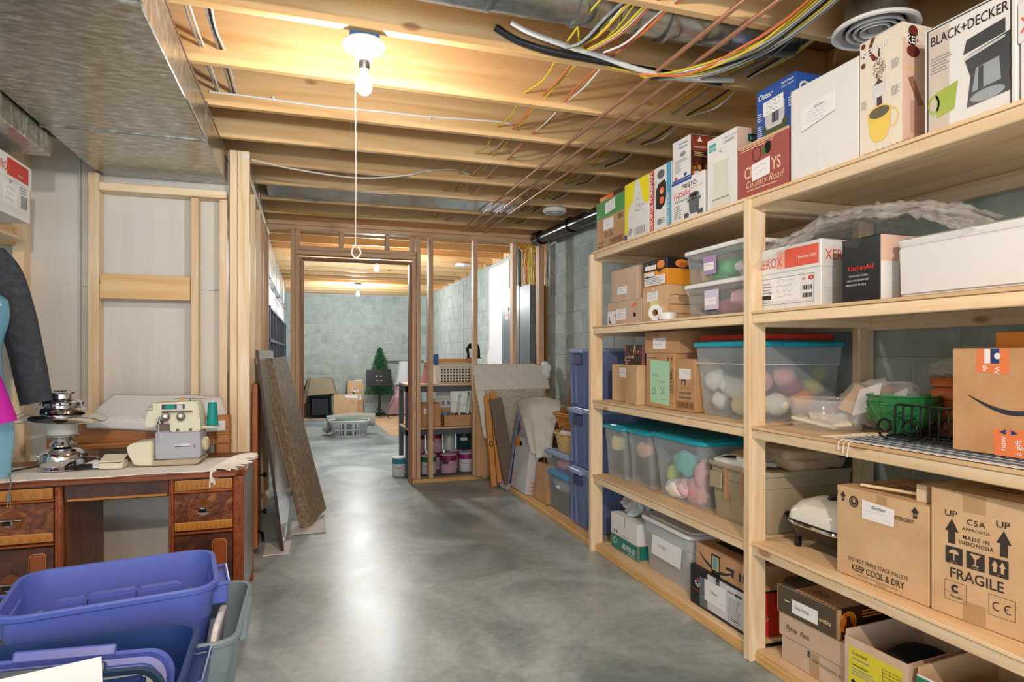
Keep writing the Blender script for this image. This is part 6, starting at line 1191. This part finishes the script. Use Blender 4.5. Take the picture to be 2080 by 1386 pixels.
# white perforated basket: bars leave real holes
WB=P('white_basket_plastic','DEDDD6',.4,var=.02)
r=E('white_basket','white plastic basket with rows of square holes on the grey shelving','basket',(1.465,6.42,.9395))
bm=NB(); W_,D_,H_=.41,.26,.185
nx=13; nz=6
for i in range(nx): x=-W_/2+.01+(W_-.02)*i/(nx-1); bx(bm,x-.006,x+.006,-.003,.003,0,H_)
for k in range(nz+1): z=H_*k/nz; bx(bm,-W_/2,W_/2,-.0035,.0035,max(0,z-.006),min(H_,z+.006))
obj('front_lattice',bm,WB,r)
BX('basket_contents',-W_/2+.01,W_/2-.01,.02,D_-.01,.005,H_-.02,P('dark_contents','5A5650',.8),r); BX('corner_panel',-W_/2,-W_/2+.05,-.004,.0,0,H_,WB,r,.001); BX('side_wall',-W_/2,-W_/2+.004,0,D_,0,H_,WB,r); BX('side_wall',W_/2-.004,W_/2,0,D_,0,H_,WB,r); BX('rear_wall',-W_/2,W_/2,D_-.004,D_,0,H_,WB,r); BX('base',-W_/2,W_/2,0,D_,0,.004,WB,r); BX('basket_rim',-W_/2-.006,W_/2+.006,-.010,.004,H_-.012,H_+.002,WB,r,.003)  # dark box added inside so the lattice holes look shaded
r=E('picture_frame','wide wooden picture frame lying behind the white basket','frame',(1.52,6.76,1.02)); BX('frame_rail',-.27,.27,-.01,.01,.13,.17,ORW(0),r,.003); BX('mount_board',-.26,.26,-.006,.006,-.08,.13,P('pale_green_mat','C8CCB8',.7),r,.001); BX('frame_rail',-.27,.27,-.01,.01,-.11,-.081,ORW(0),r,.003)
r=E('blue_canister','bright blue square canister standing on the white basket rim','canister',(1.275,6.52,1.128)); BX('body',-.026,.026,-.02,.02,0,.10,P('bright_blue_tin','1E5FA8',.35),r,.003); 
for k in range(4): BX('teeth',-.024+.013*k,-.016+.013*k,-.012,.012,.10,.112,P('bright_blue_tin','1E5FA8',.35),r,0)
r=E('pink_cone','pink felt cone with a pale neck beside the white basket','ornament',(1.165,6.50,.9395)); LA('cone',[(0,.0),(.055,.0),(.028,.14),(0,.14)],P('pink_felt','E0A8AC',.8),r,24); LA('neck',[(0,.14),(.020,.14),(.020,.20),(.030,.205),(.030,.215),(0,.215)],P('tan_felt','C8A888',.8),r,20)
r=E('glass_jars','clear glass jar at the right end of the grey shelving top','jar',(1.74,6.42,.9395)); LA('jar_wall',[(0,0),(.04,0),(.042,.01),(.042,.13),(.034,.15),(.034,.165),(.030,.165),(.030,.15),(.038,.128),(.038,.012),(0,.008)],GLS,r,24)
r=E('small_carton','tall brown carton with a white tag on the middle grey shelf','box',(1.18,6.40,.4995),0); BX('carton',-.11,.11,-.07,.13,0,.235,CARD,r,.002); Face(r,(-.11,-.07,0),(1,0,0),(0,0,1),.22,.235).rect(.2,.55,.35,.8,PAPER)
r=E('jar_tray','low brown cardboard tray of jars on the middle grey shelf','tray',(1.47,6.34,.4995)); bm=NB(); bx(bm,-.165,.165,-.08,-.074,0,.115); bx(bm,-.165,.165,.12,.126,0,.115); bx(bm,-.165,-.159,-.08,.126,0,.115); bx(bm,.159,.165,-.08,.126,0,.115); bx(bm,-.165,.165,-.08,.126,0,.005); obj('tray_walls',bm,CARD,r)
for k,(x,m,lb) in enumerate(((-.13,P('sky_lid','5A9AC8',.4),'small jar with sky-blue lid'),(-.07,P('mauve_lid','8A5A78',.4),'small brown jar with mauve lid'),(.02,STEEL,'low jar with steel lid'),(.11,CHROME,'wide low tin with shiny rim'))):
    r=E('jar',lb+' in the cardboard tray','jar',(1.47+x,6.36,.5065)); rad=.028 if k<2 else .042; LA('jar_body',[(0,0),(rad,0),(rad,.10),(0,.10)],(P('blue_jar','7AA0B8',.3),P('brown_jar','7A5038',.4),GLS,P('white_tin','D8D4CC',.3))[k],r,22); LA('jar_lid',[(0,.10),(rad+.002,.10),(rad+.002,.125),(0,.127)],m,r,22)
r=E('white_box','white printed box with two blue pictures on the middle grey shelf','box',(1.36,6.62,.4995)); BX('carton',-.09,.09,-.04,.04,0,.26,P('tan_card2','B8A080',.7),r); BX('carton_lid',-.085,.095,-.045,.035,.17,.265,WHITE,r,.002); g=Face(r,(-.085,-.045,.17),(1,0,0),(0,0,1),.18,.09); g.ell(.5,.5,.10,.3,P('pale_blue_print','7A94AC',.4)); g.ell(.82,.5,.10,.3,P('pale_blue_print','7A94AC',.4)); g.lines(.1,.3,.3,.7,3,INKG); BX('white_sheet',-.07,.09,-.02,-.01,.27,.345,PAPER,r)
for k,(x,h_) in enumerate(((1.50,.30),(1.60,.33),(1.635,.335),(1.665,.34))):
    o=T('paint_tube',[(x,6.55,.502),(x+.045,6.56,.502+h_)],.013,P('white_tube','D8DDDE',.35),n=12); tag(o,'white tube leaning in the row on the middle grey shelf','tube','white tubes leaning on the middle grey shelf')
# paint cans
def can(label,x,y,z,rad,h,band,lower,lid,tall=True,txt=None,grp='paint cans on the lowest grey shelf'):
    r=E('paint_can',label,'paint can',(x,y,z),rnd.uniform(-30,10),grp)
    LA('can_body',[(0,0),(rad-.002,0),(rad,.003),(rad,h-.006),(rad+.002,h-.004),(rad+.002,h),(rad-.003,h+.001),(0,h-.002)],lower,r,32)
    LA('label_band',[(rad+.0006,h*.66),(rad+.0006,h-.012)],band,r,32); LA('can_lid',[(rad-.010,h-.001),(rad-.012,h-.005),(0,h-.004)],lid,r,32)
    T('wire_bail',[((rad+.002)*math.cos(R(a)),(rad+.008)*math.sin(R(a))-.004,h*.72-.05*abs(math.sin(R(a)))) for a in range(180,361,15)],.0016,STEEL,r,5)
    if txt:
        bm=NB(); 
        for a0,a1,zz0,zz1 in ((235,285,h*.50,h*.66),): 
            vs=[]; n=8
            for k in range(n+1):
                a=R(a0+(a1-a0)*k/n); vs.append((bm.verts.new(((rad+.0016)*math.cos(a),(rad+.0016)*math.sin(a),zz0)),bm.verts.new(((rad+.0016)*math.cos(a),(rad+.0016)*math.sin(a),zz1))))
            for k in range(n): bm.faces.new((vs[k][0],vs[k+1][0],vs[k+1][1],vs[k][1]))
        obj('logo_patch',bm,txt,r)
    return r
MRN=P('maroon_label','7A1F4A',.35); REDL=P('crimson_label','9A1A2E',.35); GRN=P('green_label','2A7A3A',.35); PUR=P('magenta_label','9A2A80',.35); LIL=P('lilac_label','C8A8BC',.4); WL=P('white_label','DADCE0',.4); TL=P('dark_teal_label','123E4A',.35); SILV=P('tin','B8BABE',.3,metal=.7); DKP=P('dark_patch','3A2A38',.5)
PZ=.0395
can('green-banded white paint can, left in the front row of cans',1.165,6.34,.021,.078,.185,GRN,WL,SILV); can('maroon and lilac paint can, middle of the front row of cans',1.375,6.34,.021,.086,.19,MRN,LIL,SILV,txt=DKP); can('white paint can with magenta band, right in the front row of cans',1.572,6.36,.021,.083,.195,PUR,WL,SILV)
can('dark spotted can at the far left of the front row',1.035,6.36,.021,.055,.17,P('dark_label','2A2028',.5),P('brown_label','7A5A50',.5),SILV)
for k,(x,b_,l_) in enumerate(((1.09,MRN,LIL),(1.28,MRN,LIL),(1.47,MRN,LIL),(1.65,MRN,LIL))): can(('back-row maroon can under the leftmost crimson can','back-row maroon can under the larger crimson can','back-row maroon can under the pale canister','back-row maroon can under the dark teal can')[k],x,6.58,.021,.084,.195,b_,l_,SILV)
can('crimson-banded can on the upper row, leftmost',1.09,6.58,.2185,.080,.19,REDL,LIL,SILV,txt=None); can('crimson-banded can with dark patch on the upper row',1.27,6.58,.2185,.084,.195,REDL,LIL,SILV,txt=DKP)
r=E('pale_canister','pale grey-green canister in the upper row between crimson and teal cans','canister',(1.43,6.58,.2185)); LA('canister_body',[(0,0),(.062,0),(.062,.165),(.05,.19),(0,.19)],P('pale_grey_green','B8C8C0',.25),r,28)
can('dark teal can with white patches, right of the upper row',1.60,6.58,.2185,.088,.195,TL,TL,TL,txt=WL)
r=can('teal-banded white can standing just inside the doorway',.86+.02,6.42,.001,.075,.19,P('teal_label','2A8A96',.4),WL,SILV,grp=None)
# electrical panel, conduits, sheet
PG=P('panel_grey','6E7880',.35,var=.02); PGD=P('panel_door_grey','647078',.3,var=.02)
r=E('breaker_panel','grey electrical breaker panel with hinged door on the block wall','electrical panel',(2.25,6.95,.95)); BX('enclosure',0,.105,-.32,.32,0,1.06,PG,r,.004); BX('cover',-.010,0,-.33,.33,-.01,1.07,PG,r,.003); BX('door',-.016,-.0105,-.20,.22,.05,.80,PGD,r,.003); BX('latch',-.022,-.016,-.17,-.14,.38,.42,P('black_latch','1A1A1C',.4),r,.001); g=Face(r,(-.0165,.30,0),(0,-1,0),(0,0,1),.60,1.06); g.rect(.22,.66,.42,.80,P('pale_notice','D8C8C4',.5),'notice'); g.text(.24,.70,.03,'PANEL 1',RED)
r=E('cable_trough','tall grey steel trough beside the breaker panel','electrical panel',(2.20,6.30,.95)); BX('enclosure',0,.155,-.165,.155,0,1.02,PG,r,.004); BX('cover',-.008,0,-.17,.16,-.01,1.03,PG,r,.002); BX('screw',-.011,-.008,-.08,-.07,.45,.46,STEEL,r,0)
r=E('backing_board','raw plywood backing board behind the electrical panels','board',(2.352,6.55,.0)); BX('board_sheet',-.003,.003,-.50,.62,.02,2.44,wood('ply_sheet',2,('A87838','C09048','D0A860'),ring=12),r,0)
r=T('conduit_pipe',[(2.27,6.70,2.015),(2.27,6.70,2.45)],.024,P('grey_conduit','5E6E78',.35),n=14); tag(r,'vertical grey conduit rising from the electrical panels','pipe'); r=T('conduit_pipe',[(2.27,6.84,2.02),(2.27,6.84,2.45)],.026,STEEL,n=14); tag(r,'bright steel conduit behind a stud above the breaker panel','pipe')
r=T('conduit_pipe',[(2.345,9.75,1.1),(2.345,9.75,2.42)],.010,WHC,n=8); tag(r,'thin white conduit running down the block wall past the partition','pipe'); BX('cord_tail',2.343,2.347,9.745,9.749,.95,1.10,CB,r,0)
for k in range(16):
    y=6.17+.022*k; m,cn=((YEL,'yellow'),(YEL,'yellow'),(WHC,'white'),(ORC,'orange'),(YEL,'yellow'))[k%5]; xs=2.24+.02*(k%4)
    o=T('panel_cable',[(xs,y,1.97),(xs-.01,y+rnd.uniform(-.03,.03),2.12),(xs-.03*rnd.random(),y+rnd.uniform(-.05,.05),2.26),(xs-.06*rnd.random(),y-.02,2.38),(xs-.10-.16*rnd.random(),y-.05,2.452)],.006,m,n=6,sm=4); tag(o,cn+' cable of the dense bundle entering the grey trough','cable',cn+' cables entering the trough')
r=E('white_sheet','tall white sheet hanging from the joists on the block wall','sheet',(2.335,7.72,1.1)); grid('sheet_cloth',16,30,lambda u,v:(-.012*math.sin(u*9),.47-.94*u+(.08*(v<.5)*(u<.3)),-.9+2.2*v),P('bright_white_sheet','E6E7EA',.7,var=.02),r,th=.003)
r=E('clamp_tool','black clamp with pale handles hanging above the white basket','tool',(1.72,6.76,1.203)); T('clamp_arm',[(-.03,0,0),(-.04,0,.10),(-.01,0,.145),(.0,0,.10)],.016,DARKM,r,10,sm=4); T('clamp_arm',[(.09,0,0),(.085,0,.10),(.06,0,.15),(.05,0,.09)],.016,DARKM,r,10,sm=4); T('pale_handle',[(-.05,0,-.01),(-.045,0,.07)],.010,P('pale_grip','C8CCD0',.4),r,8); BX('stand_bar',-.06,.12,-.01,.01,-.012,0,DARKM,r,.002)
# ---------------- far room ----------------
LB=P('white_laundry_plastic','D8DAE0',.4,var=.02)
r=E('laundry_basket','white slotted laundry basket heaped with sage cloths on the far floor','basket',(.575,9.68,.001),-3)
def lbp(a,z,o=0):
    k=.86+.14*z/.24; e=.55; cx,cy=math.cos(a),math.sin(a); return ((.285*k+o)*math.copysign(abs(cx)**e,cx),(.20*k+o)*math.copysign(abs(cy)**e,cy),z)
bm=NB(); Nn=44
for z0_,z1_ in ((0,.035),(.108,.128),(.205,.235)):
    for k in range(Nn):
        a,b=2*math.pi*k/Nn,2*math.pi*(k+1)/Nn; bm.faces.new([bm.verts.new(p) for p in (lbp(a,z0_),lbp(b,z0_),lbp(b,z1_),lbp(a,z1_))])
for k in range(Nn):
    a=2*math.pi*(k+.5)/Nn; 
    for z0_,z1_ in ((.03,.11),(.125,.21)):
        d_=math.pi/Nn*.55; bm.faces.new([bm.verts.new(p) for p in (lbp(a-d_,z0_),lbp(a+d_,z0_),lbp(a+d_,z1_),lbp(a-d_,z1_))])
bmesh.ops.solidify(bm,geom=bm.faces[:],thickness=.004); obj('slotted_wall',bm,LB,r)
bm=NB(); bm.faces.new([bm.verts.new(lbp(2*math.pi*k/40,.004)) for k in range(40)]); obj('basket_floor',bm,LB,r); T('rim',[lbp(2*math.pi*k/44,.238,.006) for k in range(45)],.011,LB,r,8)
SAGE=P('sage_cloth','7F9A88',.9,bump=.3)
r=E('sage_cloths','sage green cloths heaped in the white laundry basket','cloth',(.575,9.68,.03),0); blob('cloth_heap',0,0,.17,.25,.16,.09,SAGE,r,3,.25,6,4); blob('cloth_core',0,0,.08,.22,.14,.09,SAGE,r,5,.1)
r=E('rolled_rug','grey-white nubby rug rolled behind the laundry basket','rug',(.60,9.98,.02),0); T('rolled_rug_body',[(-.34,0,.17),(0,.02,.20),(.38,.02,.185)],.10,P('grey_nubby_wool','B4B6AE',.95,bump=1,scale=30),r,20,sm=4); T('roll_flap',[(-.36,.0,.10),(-.30,-.04,.06)],.075,P('grey_nubby_wool','B4B6AE',.95,bump=1,scale=30),r,16)
BX('support_crate',-.2,.25,-.05,.12,-.019,.09,CARD,r,.003)
r=E('suitcase','black soft suitcase standing under the taupe cloth in the far room','suitcase',(.20,12.60,.001)); BX('shell',-.21,.21,-.14,.14,.02,.52,P('black_nylon','181C24',.6,var=.1),r,.035,3); BX('front_pocket',-.17,.17,-.165,-.135,.05,.40,P('black_nylon2','20252E',.6),r,.02,2); 
for x in (-.18,.18): LA('wheel',[(0,-.012),(.02,-.012),(.02,.012),(0,.012)],BKG,r,16,loc=(x,-.12,.021),rot=(0,R(90),0))
r=E('taupe_cloth','taupe cloth draped over the black suitcase','cloth',(.20,12.60,.53)); TP=P('taupe_cloth','9A8C78',.9,bump=.3)
def tf(u,v):
    a=2*math.pi*u; rx=.25+.06*noise.noise(Vector((math.cos(a)*2,math.sin(a)*2,0)))
    if v<.45: k=v/.45; return (rx*k*math.copysign(abs(math.cos(a))**.6,math.cos(a)),.17*k*math.copysign(abs(math.sin(a))**.6,math.sin(a)),.23+.03*math.sin(a*2)*k)
    k=(v-.45)/.55; e=.42; return ((rx*.92+.10*k+.015*math.sin(a*9)*k)*math.copysign(abs(math.cos(a))**e,math.cos(a)),(.17+.05*k)*math.copysign(abs(math.sin(a))**e,math.sin(a)),.23-(.34+.05*math.sin(a*2+1)+.09*(math.cos(a)<-.5))*k)
grid('draped_cloth',56,20,tf,TP,r); BX('boxed_core',-.18,.18,-.12,.12,-.005,.20,TP,r,.02)
r=E('grey_flat_board','grey-brown board standing left of the black suitcase','board',(-.10,12.90,.001)); BX('board',-.12,.10,-.01,.01,0,.60,P('grey_brown_board','7A7468',.8),r)
for (x,y,w_,d_,h_,rz,lb,m) in ((.86,12.72,.30,.26,.70,2,'tall brown carton near the little tree in the far room',CARDL),(.66,12.30,.44,.10,.46,-3,'flat tan carton leaning in front of the tall far carton',CARDL),(.90,12.45,.16,.14,.50,12,'narrow carton with white shipping label in the far room',CARD)):
    r=E('shipping_carton',lb,'box',(x,y,.001),rz); BX('carton',-w_/2,w_/2,-d_/2,d_/2,0,h_,m,r,.003); g=Face(r,(-w_/2,-d_/2,0),(1,0,0),(0,0,1),w_,h_)
    if h_==.70: g.rect(.25,.70,.7,.78,PAPER); g.rect(.25,.6,.7,.66,PAPER); g.ring(.45,.70,.15,.09,.8,BRI); BX('paper_top',.0,.12,-.1,.0,h_,h_+.02,PAPER,r)
    if h_==.46: g.rect(.45,.8,.52,1,TAPE,'tape'); BX('white_flap',-.04,.2,-.052,-.046,.40,.46,PAPER,r,rot=(0,R(3),0))
    if h_==.50: g.rect(.2,.7,.8,.9,PAPER); g.lines(.25,.72,.75,.88,4,INK)
# artificial tree
r=E('artificial_tree','small artificial fir tree behind the music stand in the far room','tree',(1.36,12.78,.001)); T('trunk',[(0,0,0),(0,0,1.30)],.012,P('tree_trunk','4A3A28',.8),r,8); LA('stand',[(0,0),(.15,0),(.15,.03),(.03,.06),(0,.06)],P('stand_green','2A4A34',.6),r,20)
NM=P('fir_needles','1F6A3A',.7,var=.35,scale=25); bm=NB(); bb=NB()
for k in range(230):
    t=k/229; z=.42+.90*t; L_=.30*(1-t)**.85+.03; a=k*2.4; dz=-.06*(1-t)
    if .0<t<.0: continue
    p0=Vector((0,0,z)); p1=Vector((L_*math.cos(a),L_*math.sin(a),z+dz+.05)); tube(bb,[p0,p1],.003,4)
    n=int(8+20*(1-t))
    for q in range(n):
        s_=q/n*.85+.15; c0=p0.lerp(p1,s_); v=Vector((rnd.uniform(-1,1),rnd.uniform(-1,1),rnd.uniform(-.4,1))).normalized()*.032; w2=v.cross(Vector((.3,.7,.2))).normalized()*.006
        bm.faces.new([bm.verts.new(c0-w2),bm.verts.new(c0+w2),bm.verts.new(c0+v+w2*.5),bm.verts.new(c0+v-w2*.5)])
o=obj('needles',bm,NM,r); o['kind']='stuff'; o=obj('branches',bb,P('tree_trunk','4A3A28',.8),r); o['kind']='stuff'
r=E('music_stand','black folding music stand with solid desk and tripod in the far room','music stand',(1.27,12.10,.001)); BKS=P('black_stand_steel','16181C',.35)
bm=NB(); lo=[(-.22,.0),(.22,.0),(.245,.33),(-.19,.33)]; 
q=BX('desk',-.235,.235,-.004,.004,0,.33,BKS,r,.004,loc=(.0,-.02,.62),rot=(R(-18),0,0)); BX('ledge',-.24,.24,-.05,.0,-.006,.004,BKS,q,.002)
for x in (-.035,.04):
    for z in (.11,.20): BX('perforation',x-.012,x+.012,-.0052,-.0042,z-.006,z+.006,PAPER,q,0)
T('shaft',[(0,0,.10),(0,0,.66)],.012,BKS,r,12); T('lower_tube',[(0,0,.05),(0,0,.30)],.018,BKS,r,12)
for k in range(3):
    a=R(200+k*120); T('leg',[(0,0,.22),(.24*math.cos(a),.24*math.sin(a),.008)],.008,BKS,r,8); T('brace',[(0,0,.07),(.12*math.cos(a),.12*math.sin(a),.10)],.005,BKS,r,6)
r=T('hanging_pipe',[(1.46,13.04,1.085),(2.30,13.04,1.085)],.012,P('grey_pipe','5A6068',.4),n=10); tag(r,'thin grey pipe rail low on the far block wall','pipe'); BX('pipe_flange',1.44,1.47,13.02,13.11,1.05,1.12,WL,r,.003)
r=E('white_dress','white and pink gown hanging from the pipe on the far wall','clothing',(1.86,12.78,.02)); 
def gf(u,v):
    a=2*math.pi*u; k=.09+.16*(1-v)**1.3; k*=1+.12*math.sin(a*7)*(1-v); return (k*math.cos(a)-.16*(1-v)**3,k*.6*math.sin(a),1.08*v)
grid('gown_skirt',60,30,lambda u,v:gf(u,v*.62),P('pink_satin','D8B4BC',.5),r); grid('gown_bodice',40,20,lambda u,v:(lambda p:(p[0]*1.3,p[1]*1.3,p[2]))(gf(u,.55+.44*v)),P('white_satin','D8DEE6',.5),r)
r=BX('flat_cardboard',1.10,2.1,9.5,12.6,.0008,.005,CARDL,None,.0005); bmf=r.data; 
for v in bmf.vertices:
    if v.co.x<1.2 and v.co.y<10: v.co.x+=.06
    if v.co.x<1.2 and v.co.y>12: v.co.x+=.0
tag(r,'large sheet of flat tan cardboard lying on the far room floor','cardboard')
r=BX('flat_cardboard',-.4,.30,12.3,13.0,.0008,.004,CARDL,None,.0005); tag(r,'small sheet of tan cardboard under the black suitcase','cardboard')
# black shelving with binders on the far left
BSH=P('slate_shelf','3E444E',.5,var=.03)
r=E('binder_shelving','slate-grey shelving along the left of the far room, below the duct','shelf',(-.60,10.2,0))
for k in range(8): 
    y=-2.6+.72*k; BX('post',.14,.18,y,y+.05,0,1.80,BSH,r,.004); BX('post',-.18,-.14,y,y+.05,0,1.80,BSH,r,.004)
for z in (.10,.55,.98,1.38,1.76): BX('shelf_board',-.19,.185,-2.6,2.5,z,z+.035,BSH,r,.003)
for k in range(30):
    y=7.75+.165*k; h_=.24+.05*rnd.random(); w_=.10+.04*rnd.random(); rr_=E('white_binder',('red-tagged' if k%3==0 else 'plain')+' white file box of the row on top of the slate shelving','file box',(-.60,y,1.7965),0,'white file boxes on the slate shelving'); BX('box_body',-.13,.15,0,w_,0,h_,WHITE,rr_,.002)
    if k%3==0: BX('red_tag',.1505,.152,.02,w_-.02,h_*.6,h_*.85,RED,rr_,0)
for z,g_ in ((1.4165,'third'),(1.0165,'second')):
    for k in range(14):
        y=7.78+.36*k; h_=.16+.14*rnd.random(); m=(P('dark_jar','3A2A28',.4),P('red_jar','A83A30',.4),P('white_jar','D8D4D0',.4),P('brown_jar2','6A4A30',.4))[k%4]
        rr_=E('storage_jar',('dark','red','white','brown')[k%4]+' jar lined up on the '+g_+' level of the slate shelving','jar',(-.52,y,z),0,'jars on the %s level of the slate shelving'%g_); LA('jar_body',[(0,0),(.055,0),(.06,.01),(.06,h_*.75),(.045,h_*.9),(.045,h_),(0,h_)],m,rr_,16); LA('jar_lid',[(0,h_),(.048,h_),(.048,h_+.02),(0,h_+.021)],(RED,WL,STEEL)[k%3],rr_,16)
# ---------------- lettering becomes plain mesh ----------------
bpy.context.view_layer.update(); dg=bpy.context.evaluated_depsgraph_get()
for o in [o for o in S.objects if o.type=='FONT']:
    me=bpy.data.meshes.new_from_object(o.evaluated_get(dg)); nm=o.name; me.name='lettering'
    if not me.materials: me.materials.append(o.data.materials[0])
    q=bpy.data.objects.new('lettering',me); COL.objects.link(q); q.parent=o.parent; q.matrix_local=o.matrix_local.copy()
    bpy.data.objects.remove(o); q.name=nm
